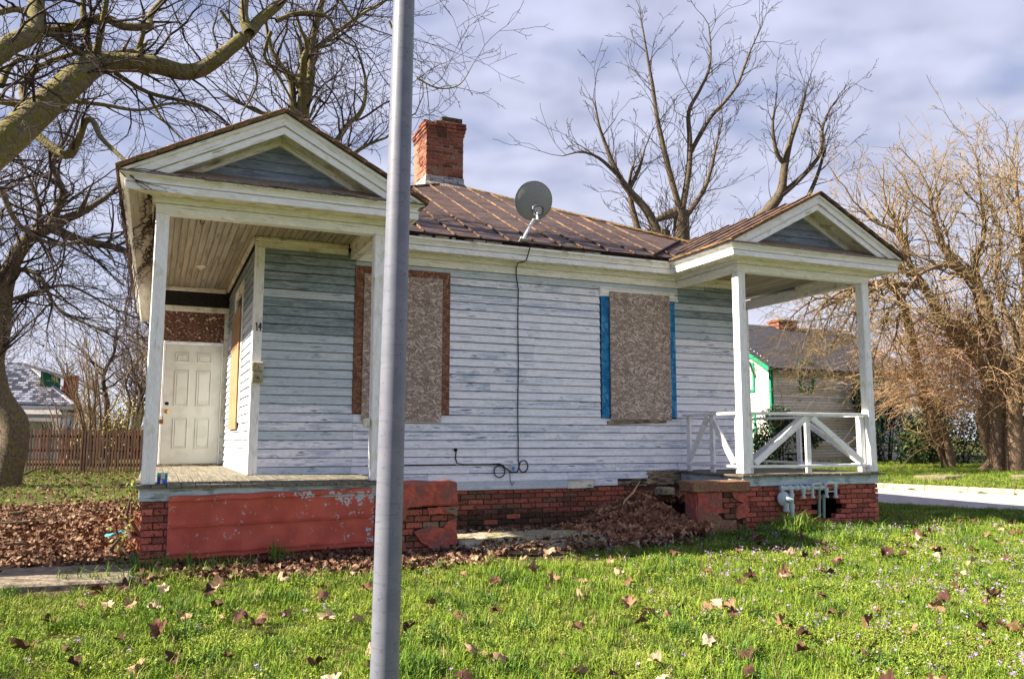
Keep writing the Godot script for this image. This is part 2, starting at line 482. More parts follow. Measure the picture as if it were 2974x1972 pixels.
# the iron panel's red paint, worn off to an older pale blue coat near its upper right corner
func panel_paint() -> ImageTexture:
	var w := 768
	var h := 240
	var a := nz(w, h, w, h, 0.016, 31, 4)
	var b := nz(w, h, w, h, 0.066, 32, 3)
	var e := nz(w, h, w, h, 0.008, 33, 2)
	var f := nz(w, h, w, h, 0.25, 34, 2)
	var d := PackedByteArray()
	d.resize(w * h * 3)
	for y in h:
		var fy := float(y) / h
		for x in w:
			var k := y * w + x
			var fx := float(x) / w
			var m := 0.5 * a[k] / 255.0 + 0.35 * b[k] / 255.0 + 0.15 * f[k] / 255.0
			var near := maxf(ss(0.62, 0.98, fx) * ss(0.55, 0.05, fy), ss(0.38, 0.75, fx) * ss(0.2, 0.10, fy) * ss(0.02, 0.06, fy) * 0.8)
			near = maxf(near, 0.62 * ss(0.93, 0.99, fx))
			var chip := ss(0.0, 0.03, m + 0.42 * near - 0.86)
			var c := C8(200, 98, 80).lerp(C8(178, 84, 68), e[k] / 255.0)
			c = c.lerp(C8(182, 196, 200), chip)
			if f[k] > 250 and b[k] > 170: c = c.lerp(C8(225, 215, 205), 0.8)
			d[k * 3] = int(c.r * 255); d[k * 3 + 1] = int(c.g * 255); d[k * 3 + 2] = int(c.b * 255)
	return pic(w, h, d)

const SYC := [[[-3.91,2.14,0.75,0.220],[-3.33,3.18,0.61,0.206],[-2.92,3.84,0.35,0.192],[-2.55,4.48,0.07,0.178],[-2.19,5.09,-0.22,0.164],[-2.11,5.40,-0.67,0.150]],
	[[-2.11,5.40,-0.67,0.135],[-1.78,5.51,-0.69,0.127],[-1.35,5.54,-0.67,0.119],[-1.02,5.52,-0.70,0.112],[-0.74,5.65,-0.74,0.104],[-0.41,5.99,-0.72,0.096],[-0.16,6.29,-0.74,0.088],[-0.01,6.55,-0.81,0.081],[0.23,6.85,-0.84,0.073],[0.53,7.32,-0.82,0.065]],
	[[-0.17,6.22,-0.61,0.080],[-0.24,6.50,-0.75,0.070],[-0.23,6.82,-0.85,0.060],[-0.17,7.21,-0.92,0.050]],
	[[-3.44,3.99,0.76,0.130],[-3.19,4.55,0.60,0.122],[-2.90,5.02,0.43,0.114],[-2.73,5.30,0.19,0.106],[-2.74,5.66,-0.12,0.098],[-2.80,6.27,-0.42,0.090]],
	[[-2.83,5.64,-0.51,0.070],[-2.48,5.74,-0.49,0.065],[-2.03,5.95,-0.41,0.060],[-1.77,5.91,-0.45,0.055],[-1.47,5.98,-0.45,0.050],[-1.47,6.16,-0.56,0.045],[-1.35,6.41,-0.62,0.040],[-1.11,6.71,-0.62,0.035]],
	[[-2.16,5.49,-0.68,0.055],[-2.58,5.64,-0.46,0.049],[-2.90,5.76,-0.20,0.042],[-3.07,5.56,0.09,0.036],[-3.33,5.28,0.32,0.030]],
	[[-2.15,5.51,-0.67,0.055],[-2.28,6.09,-0.82,0.045],[-2.32,6.60,-0.94,0.035]],
	[[-2.09,5.55,-0.64,0.055],[-2.02,5.80,-0.36,0.042],[-1.95,6.18,-0.06,0.030]],
	[[-2.67,4.21,-0.19,0.055],[-2.29,3.90,0.05,0.050],[-2.15,4.03,0.25,0.044],[-2.07,4.22,0.44,0.039],[-1.97,4.18,0.60,0.034],[-1.86,3.94,0.75,0.029],[-1.59,3.64,0.95,0.023],[-1.44,3.40,1.10,0.018]],
	[[-3.18,4.37,0.27,0.045],[-3.01,4.47,0.04,0.040],[-2.72,4.53,-0.14,0.036],[-2.44,4.71,-0.31,0.031],[-1.96,4.78,-0.41,0.026],[-1.53,4.82,-0.53,0.021],[-1.12,5.03,-0.64,0.017],[-0.81,5.09,-0.81,0.012]],
	[[-1.88,5.48,-1.00,0.035],[-1.44,5.29,-1.06,0.029],[-0.88,5.23,-1.04,0.024],[-0.54,5.16,-1.13,0.018],[-0.21,4.93,-1.24,0.012]],
	[[-1.44,5.29,-1.06,0.025],[-1.27,4.92,-0.92,0.018],[-0.94,4.54,-0.72,0.010]],
	[[0.17,6.49,-0.98,0.030],[0.11,6.19,-1.18,0.025],[0.31,5.97,-1.26,0.021],[0.56,5.60,-1.34,0.017],[0.70,5.36,-1.45,0.012]],
	[[0.23,6.64,-0.93,0.040],[0.57,6.85,-0.95,0.033],[0.98,6.88,-0.96,0.026],[1.20,6.64,-1.09,0.019],[1.51,6.57,-1.16,0.012]],
	[[-0.54,6.74,-1.14,0.025],[-0.12,6.20,-1.18,0.020],[0.03,5.80,-1.31,0.015],[-0.15,5.39,-1.59,0.010]],
	[[-2.74,4.57,-0.40,0.050],[-2.90,4.90,-0.61,0.043],[-2.70,5.28,-0.65,0.037],[-2.28,5.53,-0.62,0.030]],
	[[-3.00,4.62,0.16,0.040],[-2.93,5.05,-0.12,0.033],[-2.63,5.29,-0.33,0.027],[-2.40,5.62,-0.55,0.020]],
	[[1.00,7.42,-0.83,0.030],[1.18,7.18,-0.93,0.023],[1.42,6.93,-1.00,0.017],[1.80,6.83,-1.00,0.010]],
	[[1.70,6.49,0.01,0.020],[1.86,6.05,0.02,0.014],[1.87,5.41,-0.06,0.008]],
	[[2.22,5.85,-0.29,0.016],[2.51,5.70,-0.19,0.012],[2.81,5.75,-0.05,0.009],[2.99,6.08,0.07,0.005]]]
const BENT := [[[-4.41,-0.71,-12.33,0.360],[-4.29,-0.05,-12.19,0.338],[-4.21,0.53,-12.08,0.316],[-4.28,0.98,-12.05,0.294],[-4.62,1.51,-12.13,0.272],[-4.79,2.34,-12.09,0.250],[-4.65,3.16,-11.92,0.228],[-4.64,4.01,-11.81,0.206],[-4.44,4.78,-11.62,0.184],[-4.11,5.30,-11.41,0.162],[-3.70,5.55,-11.20,0.140]],
	[[-3.70,5.55,-11.20,0.120],[-2.98,5.26,-11.04,0.102],[-2.38,5.16,-10.91,0.085],[-1.96,5.05,-10.85,0.068],[-1.39,4.94,-10.73,0.050]],
	[[-3.70,5.55,-11.20,0.100],[-3.43,6.34,-10.83,0.080],[-3.67,6.95,-10.71,0.060],[-3.39,7.55,-10.36,0.040]],
	[[-4.46,5.92,-9.28,0.070],[-4.18,5.26,-9.42,0.060],[-3.80,4.95,-9.46,0.050],[-3.38,4.78,-9.47,0.040],[-2.84,4.90,-9.38,0.030]],
	[[-4.62,3.57,-11.86,0.160],[-4.98,4.65,-11.50,0.127],[-5.12,5.70,-11.06,0.093],[-4.81,6.70,-10.43,0.060]],
	[[-4.30,5.06,-11.52,0.090],[-3.97,5.76,-11.47,0.070],[-4.11,6.47,-11.62,0.050],[-4.48,7.28,-11.85,0.030]],
	[[-4.65,3.74,-11.85,0.060],[-3.94,3.99,-11.51,0.047],[-3.18,4.15,-11.16,0.033],[-2.16,3.58,-10.80,0.020]],
	[[-4.50,4.56,-11.67,0.070],[-3.86,4.37,-11.24,0.053],[-3.35,3.52,-10.95,0.037],[-2.34,3.02,-10.40,0.020]]]
const BACKL := [[[2.92,-1.03,-13.61,0.340],[2.59,5.20,-12.93,0.293],[2.38,8.36,-12.60,0.247],[2.38,9.84,-12.41,0.200]],
	[[2.38,9.84,-12.41,0.150],[2.54,10.88,-12.34,0.128],[2.55,12.04,-12.32,0.105],[2.79,13.30,-12.19,0.082],[2.91,14.18,-12.16,0.060]],
	[[2.42,8.36,-12.59,0.140],[2.10,9.80,-12.43,0.115],[1.99,10.65,-12.25,0.090],[1.44,11.48,-12.27,0.065],[1.21,12.31,-12.15,0.040]],
	[[2.42,9.15,-12.48,0.100],[3.18,8.99,-12.29,0.086],[3.63,9.62,-12.12,0.072],[4.00,10.06,-12.02,0.058],[4.09,10.91,-11.97,0.044],[3.86,11.86,-12.06,0.030]],
	[[2.46,7.57,-12.68,0.090],[3.20,8.16,-12.28,0.070],[3.99,8.86,-11.85,0.050],[4.61,9.15,-11.54,0.030]],
	[[2.08,9.76,-12.33,0.080],[1.33,9.68,-12.44,0.062],[0.68,9.89,-12.48,0.043],[0.11,10.19,-12.46,0.025]],
	[[2.57,11.76,-12.40,0.080],[3.25,12.40,-12.10,0.063],[3.89,12.93,-11.83,0.047],[4.53,13.37,-11.57,0.030]]]
const ELMA := [[[17.10,-1.14,-15.22,0.360],[16.65,7.91,-14.22,0.305],[16.56,8.95,-14.12,0.250]],
	[[16.56,8.95,-14.12,0.125],[16.15,10.28,-14.12,0.110],[15.82,11.47,-14.10,0.095],[15.56,12.51,-14.07,0.080],[15.37,13.62,-14.01,0.065],[15.19,14.44,-13.98,0.050],[15.01,15.33,-13.94,0.035],[14.83,16.22,-13.90,0.020]],
	[[16.60,8.95,-14.10,0.125],[16.81,10.53,-13.89,0.110],[16.84,11.68,-13.82,0.095],[16.80,12.76,-13.79,0.080],[17.16,13.54,-13.63,0.065],[17.52,14.41,-13.45,0.050],[17.60,15.27,-13.40,0.035],[17.53,16.22,-13.40,0.020]],
	[[16.68,8.65,-14.11,0.110],[17.19,9.65,-13.59,0.087],[17.34,10.41,-13.26,0.065],[17.40,11.31,-12.95,0.042],[17.47,12.13,-12.65,0.020]],
	[[16.97,11.28,-13.96,0.090],[17.50,12.46,-13.52,0.078],[17.93,13.04,-13.21,0.067],[18.35,13.69,-12.89,0.055],[18.56,14.41,-12.65,0.043],[18.70,14.98,-12.46,0.032],[19.03,15.93,-12.13,0.020]]]
const ELMC := [[[15.36,-0.99,-12.66,0.220],[14.48,6.85,-12.00,0.195],[14.24,7.32,-12.04,0.170],[13.79,8.19,-12.12,0.145],[13.20,8.86,-12.28,0.120],[12.80,9.46,-12.37,0.095],[12.45,10.27,-12.42,0.070],[12.16,11.07,-12.44,0.045],[12.00,11.88,-12.40,0.020]],
	[[12.80,9.40,-12.38,0.070],[12.14,9.88,-12.42,0.052],[11.50,10.02,-12.49,0.033],[10.88,9.83,-12.60,0.015]],
	[[13.55,7.52,-12.31,0.120],[13.33,8.56,-12.38,0.090],[13.32,9.26,-12.40,0.060],[13.49,9.97,-12.34,0.030]],
	[[13.20,8.86,-12.28,0.090],[13.58,9.60,-12.24,0.060],[13.84,10.41,-12.24,0.030]]]
const ELMB := [[[19.55,-1.24,-16.37,0.340],[19.56,6.02,-15.41,0.301],[20.23,8.71,-14.77,0.263],[20.85,9.50,-14.40,0.224],[21.32,10.29,-14.09,0.185],[21.42,11.32,-13.91,0.146],[21.59,12.34,-13.71,0.107],[21.90,13.45,-13.43,0.069],[22.07,14.40,-13.23,0.030]],
	[[21.33,10.13,-14.11,0.110],[22.16,11.00,-13.63,0.092],[22.71,11.87,-13.29,0.074],[22.73,12.82,-13.15,0.056],[22.98,13.61,-12.94,0.038],[23.33,14.09,-12.73,0.020]],
	[[22.35,10.13,-13.67,0.090],[22.79,11.14,-13.53,0.067],[23.08,12.31,-13.44,0.043],[22.93,13.33,-13.55,0.020]],
	[[21.41,11.40,-13.90,0.110],[21.01,11.82,-13.88,0.083],[20.73,12.72,-13.73,0.057],[20.67,13.45,-13.51,0.030]]]
const RIGHT := [[[24.75,-0.68,-8.59,0.300],[25.08,-0.18,-8.38,0.279],[24.83,0.41,-8.41,0.258],[24.57,1.29,-8.40,0.236],[24.76,2.00,-8.23,0.215],[24.43,3.06,-8.23,0.194],[23.74,3.88,-8.42,0.172],[23.04,4.64,-8.62,0.151],[22.68,5.41,-8.67,0.130],[22.38,5.88,-8.74,0.109],[22.03,6.46,-8.81,0.087],[21.88,7.17,-8.78,0.066],[21.35,8.11,-8.89,0.045]],
	[[24.86,-0.52,-8.08,0.340],[24.73,1.28,-7.95,0.307],[24.76,2.68,-7.80,0.273],[24.21,4.78,-7.81,0.240],[24.06,5.43,-7.84,0.207],[23.75,5.90,-7.95,0.173],[23.44,6.32,-8.08,0.140],[22.96,7.03,-8.24,0.107],[22.68,7.93,-8.29,0.073],[22.51,8.94,-8.28,0.040]],
	[[24.72,-0.69,-7.51,0.320],[24.69,0.70,-7.41,0.272],[24.70,1.84,-7.33,0.223],[24.86,2.98,-7.18,0.175],[25.03,5.28,-6.88,0.127],[24.76,7.71,-6.75,0.078],[24.58,9.45,-6.67,0.030]],
	[[25.37,-0.61,-7.22,0.300],[25.20,1.83,-6.97,0.232],[25.04,4.10,-6.74,0.165],[25.21,6.94,-6.29,0.097],[25.01,8.92,-6.11,0.030]],
	[[24.32,5.23,-7.99,0.110],[24.19,6.49,-7.99,0.089],[24.51,7.46,-7.84,0.068],[24.43,8.73,-7.81,0.046],[24.35,9.96,-7.79,0.025]],
	[[22.51,5.64,-8.72,0.120],[21.59,5.63,-8.70,0.098],[20.65,5.62,-8.69,0.075],[19.95,5.21,-8.64,0.052],[19.27,4.47,-8.61,0.030]],
	[[23.96,5.88,-8.06,0.110],[23.03,6.29,-8.08,0.090],[22.03,6.05,-8.21,0.070],[21.32,5.47,-8.26,0.050],[20.85,4.63,-8.24,0.030]],
	[[24.84,3.56,-7.12,0.110],[24.46,4.60,-7.25,0.089],[24.17,5.88,-7.31,0.068],[24.36,7.06,-7.18,0.046],[24.13,8.24,-7.24,0.025]],
	[[21.95,6.94,-8.78,0.100],[21.49,7.52,-8.90,0.077],[20.82,7.87,-9.15,0.053],[20.36,8.34,-9.28,0.030]],
	[[22.32,5.99,-8.75,0.100],[21.12,6.41,-8.93,0.080],[20.37,6.70,-8.94,0.060],[19.66,6.30,-9.03,0.040],[18.88,5.45,-9.20,0.020]],
	[[20.08,5.59,-8.45,0.050],[20.00,4.99,-8.34,0.041],[19.66,4.40,-8.35,0.033],[19.28,3.65,-8.39,0.024],[18.96,2.87,-8.41,0.015]],
	[[20.77,5.51,-8.38,0.050],[20.91,5.03,-8.20,0.038],[20.71,4.22,-8.21,0.027],[20.40,3.47,-8.26,0.015]],
	[[19.37,6.19,-8.89,0.050],[18.75,5.91,-9.20,0.037],[18.32,5.05,-9.49,0.025],[18.05,4.09,-9.74,0.012]]]
const DROOP := [[[25.39,-0.54,-10.49,0.200],[24.03,1.95,-10.20,0.177],[22.97,4.36,-9.78,0.153],[22.22,5.37,-9.42,0.130],[21.36,5.76,-9.19,0.107],[20.32,5.60,-9.11,0.083],[19.21,5.06,-9.11,0.060]],
	[[20.55,5.57,-8.47,0.060],[19.65,5.01,-8.65,0.049],[19.07,4.36,-8.71,0.037],[18.56,3.66,-8.75,0.026],[18.19,3.19,-8.70,0.015]],
	[[19.61,5.44,-8.45,0.050],[18.61,5.11,-8.65,0.041],[17.89,4.52,-8.76,0.031],[17.44,3.83,-8.77,0.021],[17.14,3.26,-8.70,0.012]],
	[[18.91,4.99,-8.81,0.045],[18.04,4.95,-8.97,0.034],[17.26,4.42,-9.16,0.023],[16.84,3.84,-9.19,0.012]],
	[[21.32,5.18,-8.63,0.050],[20.71,4.57,-8.68,0.037],[20.33,3.74,-8.66,0.025],[19.94,2.92,-8.64,0.012]],
	[[18.76,4.95,-8.66,0.040],[18.38,4.43,-8.75,0.031],[18.10,3.86,-8.79,0.021],[17.99,3.19,-8.79,0.012]]]
const SAP := [[[25.04,-0.54,-10.09,0.150],[24.83,0.09,-9.99,0.128],[24.54,0.83,-9.91,0.106],[23.95,1.63,-9.94,0.084],[23.56,2.24,-9.92,0.062],[23.05,2.78,-9.96,0.040]],
	[[23.81,1.56,-9.79,0.060],[23.25,2.04,-9.82,0.045],[22.70,1.91,-9.93,0.030],[22.05,1.54,-10.11,0.015]],
	[[24.81,-0.47,-10.29,0.050],[24.65,0.40,-10.24,0.040],[24.50,1.02,-10.22,0.030],[24.80,1.96,-9.97,0.020]]]
# ---------- the lie of the land ----------
const ROAD_N := Vector2(0.937, -0.35)
const ROAD_D := Vector2(0.35, 0.937)

func across(x: float, z: float) -> float:
	return x * ROAD_N.x + z * ROAD_N.y

func hgt0(x: float, z: float) -> float:
	return -0.81 - 0.042 * maxf(0.0, z - 1.6) + 0.0125 * clampf(-z - 1.0, 0.0, 60.0) + 0.012 * clampf(x - 16.0, 0.0, 40.0)

func hgt(x: float, z: float) -> float:
	var y := hgt0(x, z)
	var s := across(x, z)
	var lump := 0.022 * wob.get_noise_2d(x * 2.0, z * 2.0) + 0.03 * wob.get_noise_2d(x * 0.5 + 40.0, z * 0.5)
	if s > 12.3 and s < 17.3:
		if s > 12.7 and s < 17.05: return y - 0.06
		return y + (0.1 if s > 17.0 else 0.0)
	if s > 17.0: y += 0.1
	return y + lump * (1.0 if x < 10.0 else 0.6)

# where the front lawn begins
func lawn_edge(x: float) -> float:
	var e := [[-9.0, 2.72], [-1.3, 2.72], [-0.9, 2.5], [0.0, 2.8], [1.2, 2.75], [2.2, 2.65], [3.0, 2.5], [3.6, 2.3], [4.6, 2.02], [5.4, 1.96], [6.4, 1.74], [7.6, 1.62], [9.2, 1.6], [9.35, -30.0], [99.0, -30.0]]
	for k in range(1, e.size()):
		if x < e[k][0]:
			return lerpf(e[k - 1][1], e[k][1], (x - e[k - 1][0]) / (e[k][0] - e[k - 1][0]))
	return 1.7

func litter_ground(x: float, z: float) -> bool:
	return x < -1.0 and z < 1.55 and z > -6.6 + 0.6 * wob.get_noise_2d(x * 3.0, 7.0)

func ground_colour(x: float, z: float) -> Color:
	var a := wob.get_noise_2d(x * 4.0, z * 4.0)
	var b := wob2.get_noise_2d(x * 9.0, z * 9.0)
	var soil := Color(0.085, 0.058, 0.038).lerp(Color(0.15, 0.105, 0.07), clampf(0.5 + a, 0, 1))
	var lawn := Color(0.075, 0.085, 0.026).lerp(Color(0.125, 0.12, 0.045), clampf(0.5 + b, 0, 1))
	if litter_ground(x, z): return soil.lerp(Color(0.22, 0.15, 0.1), clampf(b + 0.3, 0, 1))
	if x < 9.3 and z > -4.0:
		return soil.lerp(lawn, ss(-0.1, 0.25, z - lawn_edge(x) + 0.25 * a))
	if x < -1.0: lawn = lawn.lerp(Color(0.14, 0.13, 0.06), 0.4)
	return lawn

func build_ground() -> void:
	var xs := PackedFloat32Array()
	var zs := PackedFloat32Array()
	var g := -190.0
	while g < 190.0:
		xs.append(g)
		g += 0.14 if g > -5.0 and g < 19.0 else (0.6 if g > -14.0 and g < 34.0 else 9.0)
	g = -190.0
	while g < 60.0:
		zs.append(g)
		g += 0.14 if g > -3.0 and g < 8.5 else (0.5 if g > -26.0 and g < 14.0 else 9.0)
	var m := MB.new()
	for z in zs:
		for x in xs:
			m.v.append(Vector3(x, hgt(x, z), z))
			m.n.append(Vector3(hgt0(x - 0.2, z) - hgt0(x + 0.2, z), 0.4, hgt0(x, z - 0.2) - hgt0(x, z + 0.2)).normalized())
			m.t.append(Vector2(x, z))
			m.c.append(ground_colour(x, z))
	var w := xs.size()
	for j in zs.size() - 1:
		for k in w - 1:
			var a := j * w + k
			m.i.append(a); m.i.append(a + 1); m.i.append(a + w)
			m.i.append(a + 1); m.i.append(a + w + 1); m.i.append(a + w)
	tag(put("ground", m, M.ground), "uneven ground under the lawn, bare and brown along the house", "ground", "", "structure")
	# the street beyond the house with its far kerb
	var r := MB.new()
	var kb := MB.new()
	var t := -34.0
	while t < 46.0:
		var q := []
		for s in [12.55, 14.8, 17.0]:
			for tt in [t, t + 1.0]:
				var p: Vector2 = ROAD_N * s + ROAD_D * tt
				q.append(Vector3(p.x, hgt0(p.x, p.y) + (0.012 if s != 14.8 else 0.03), p.y))
		r.quad(q[0], q[1], q[3], q[2]); r.quad(q[2], q[3], q[5], q[4])
		var a := ROAD_N * 17.07 + ROAD_D * t
		var b := ROAD_N * 17.07 + ROAD_D * (t + 0.995)
		kb.beam(Vector3(a.x, hgt0(a.x, a.y) + 0.05, a.y), Vector3(b.x, hgt0(b.x, b.y) + 0.05, b.y), 0.16, 0.18, 0.025)
		t += 1.0
	tag(put("road", r, M.asphalt), "pale worn asphalt street beyond the side lawn", "road", "", "structure")
	tag(put("kerb", kb, M.kerb), "tan concrete kerb on the far side of the street", "kerb", "", "structure")
	# walk across the left of the house, and slabs on the far verge
	var p := MB.new()
	var at := -9.0
	for L in [2.6, 2.4, 1.55, 1.2]:
		p.off = Vector2(at, 0)
		var lo := Vector3(at + 0.012, -0.95, 1.5 + rf(-0.03, 0.03))
		p.obox(Transform3D(Basis(Vector3.FORWARD, rf(-0.012, 0.012)), Vector3(at + L / 2, -0.865, 2.06)), Vector3(L - 0.03, 0.15, 1.12), 0.02)
		at += L
	tag(put("path", p, M.pale_concrete), "cracked stained concrete walk along the leaf litter left of the porch", "path", "", "structure")
	var sl := MB.new()
	for q in [[19.9, -6.3, 1.6, 0.9], [22.9, -5.0, 3.0, 1.3]]:
		sl.obox(Transform3D(Basis(Vector3.UP, 0.3), Vector3(q[0], hgt(q[0], q[1]) + 0.0, q[1])), Vector3(q[2], 0.16, q[3]), 0.02)
	tag(put("pavement", sl, M.pale_concrete), "short concrete slabs set in the verge beyond the street", "pavement", "", "structure")

# ---------- the house ----------
# eaves run round the porches and the wall between them, seen from above as x, z
const EAVE := [Vector2(-1.208, -9.0), Vector2(-1.208, 1.532), Vector2(1.305, 1.532), Vector2(1.305, 0.0), Vector2(6.569, 0.0), Vector2(6.569, 1.532), Vector2(9.056, 1.532), Vector2(9.056, -9.0)]

# one clapboard: x from a to b, its lower edge at y, its face leaning out downwards; "x" places the board's own frame (length along x, face to +z)
func clapboard(parent: Node, x: Transform3D, a: float, b: float, y: float, h: float, material: Material, rough := 1.0, slot := 0.010) -> void:
	var m := MB.new()
	m.off = Vector2(rf(0, 9), rf(0, 9))
	var e0 := rf(-0.0025, 0.0025) * rough
	var e1 := rf(-0.0025, 0.0025) * rough
	var z0 := 0.023 + rf(-0.002, 0.004) * rough
	var z1 := 0.023 + rf(-0.002, 0.004) * rough
	var P := [Vector3(a, y + e0, 0), Vector3(b, y + e1, 0), Vector3(b, y + e1, z1), Vector3(a, y + e0, z0), Vector3(a, y + h - slot, 0.004), Vector3(b, y + h - slot, 0.004)]
	for k in 6: P[k] = x * P[k]
	m.quad(P[3], P[2], P[5], P[4], Vector2(a, y), Vector2(b, y), Vector2(b, y + h), Vector2(a, y + h))
	m.quad(P[0], P[1], P[2], P[3], Vector2(a, 0), Vector2(b, 0), Vector2(b, 0.02), Vector2(a, 0.02))
	m.tri(P[0], P[3], P[4]); m.tri(P[1], P[5], P[2])
	put("clapboard", m, material, parent)

func wood(called: String, parent: Node, material: Material, lo: Vector3, hi: Vector3, b := 0.006) -> MeshInstance3D:
	var m := MB.new()
	m.off = Vector2(rf(0, 9), rf(0, 9))
	m.box(lo, hi, b)
	return put(called, m, material, parent)

# bricks laid in running bond on a vertical face: "x" places the wall's own frame (along x, face towards +z, bricks 0.1 deep behind it); keep(u, y) tells which bricks stand
func bricks(parent: Node, x: Transform3D, u0: float, u1: float, y0: float, y1: float, L: float, H: float, tones: Array, keep: Callable, joined := "", damp := []) -> void:
	var shapes := []
	for k in 4:
		var m := MB.new()
		m.obox(Transform3D(Basis(Vector3.UP, rf(-0.02, 0.02)), Vector3(0, 0, rf(-0.004, 0.004))), Vector3(L - 0.012, H - 0.011, 0.1), 0.006)
		shapes.append(m.mesh())
	var all := MB.new()
	var row := 0
	var y := y1 - H
	while y > y0 - H * 0.6:
		var u := u0 - (L * 0.5 if row % 2 else 0.0)
		while u < u1 - 0.02:
			var a := maxf(u, u0)
			var b := minf(u + L, u1)
			var mid := Vector2((a + b) / 2, y + H / 2)
			if b - a > 0.05 and keep.call(mid.x, mid.y):
				var at := x * Transform3D(Basis(), Vector3(mid.x, mid.y, -0.05))
				at.origin += x.basis * Vector3(0, 0, rf(-0.004, 0.005))
				if joined:
					all.obox(at, Vector3(b - a - 0.012, H - 0.011, 0.1), 0.005)
				else:
					var o := put("brick", shapes[R.randi() % 4], damp[R.randi() % damp.size()] if (damp.size() and R.randf() < ss(-0.42, -0.68, mid.y) * 0.85) else tones[R.randi() % tones.size()], parent)
					o.transform = at * Transform3D(Basis.from_scale(Vector3((b - a) / L, 1, 1)), Vector3.ZERO)
			u += L
		y -= H
		row += 1
	if joined and all.v.size():
		var o := put(joined, all, tones[0], parent)
		o.set_meta("kind", "stuff")

# a sloping sheet-iron roof: lapped panels with battens up the slope, cut to the polygon given in the plane's own metres (u along the eave, v up the slope)
func iron_roof(parent: Node, o: Vector3, U: Vector3, V: Vector3, poly: PackedVector2Array, pitch: float, course: float, seams: Array, sag := 0.0) -> void:
	var N := U.cross(V).normalized()
	if N.y < 0: N = -N
	var lo := Vector2(1e9, 1e9)
	var hi := -lo
	for p in poly:
		lo = lo.min(p); hi = hi.max(p)
	var edges := [lo.x]
	for s in seams: edges.append(s)
	edges.append(hi.x)
	for k in edges.size() - 1:
		var v0 := lo.y - rf(0.0, course * 0.5)
		while v0 < hi.y:
			var cell := PackedVector2Array([Vector2(edges[k], v0), Vector2(edges[k + 1], v0), Vector2(edges[k + 1], v0 + course), Vector2(edges[k], v0 + course)])
			for q in Geometry2D.intersect_polygons(cell, poly):
				var m := MB.new()
				m.off = Vector2(rf(0, 9), rf(0, 9))
				var pts := PackedVector3Array()
				for p in q:
					var lift := 0.003 * (1.0 - (p.y - v0) / course) + 0.004 * wob.get_noise_2d(p.x * 9.0, p.y * 9.0 + 30.0)
					pts.append(o + U * p.x + V * p.y + N * lift)
				if (pts[1] - pts[0]).cross(pts[2] - pts[0]).dot(N) < 0: pts.reverse()
				m.face(pts, U, V)
				put("roof_panel", m, M.roofs[R.randi() % 4], parent)
			v0 += course
	for s in seams:
		for line in Geometry2D.intersect_polyline_with_polygon(PackedVector2Array([Vector2(s, lo.y - 1), Vector2(s, hi.y + 1)]), poly):
			var a: Vector2 = line[0]
			var b: Vector2 = line[line.size() - 1]
			if a.distance_to(b) < 0.15: continue
			var m := MB.new()
			m.off = Vector2(rf(0, 9), rf(0, 9))
			m.beam(o + U * a.x + V * a.y + N * 0.014, o + U * b.x + V * b.y + N * 0.014, 0.028, 0.026, 0.007, N)
			put("roof_seam", m, M.seam, parent)

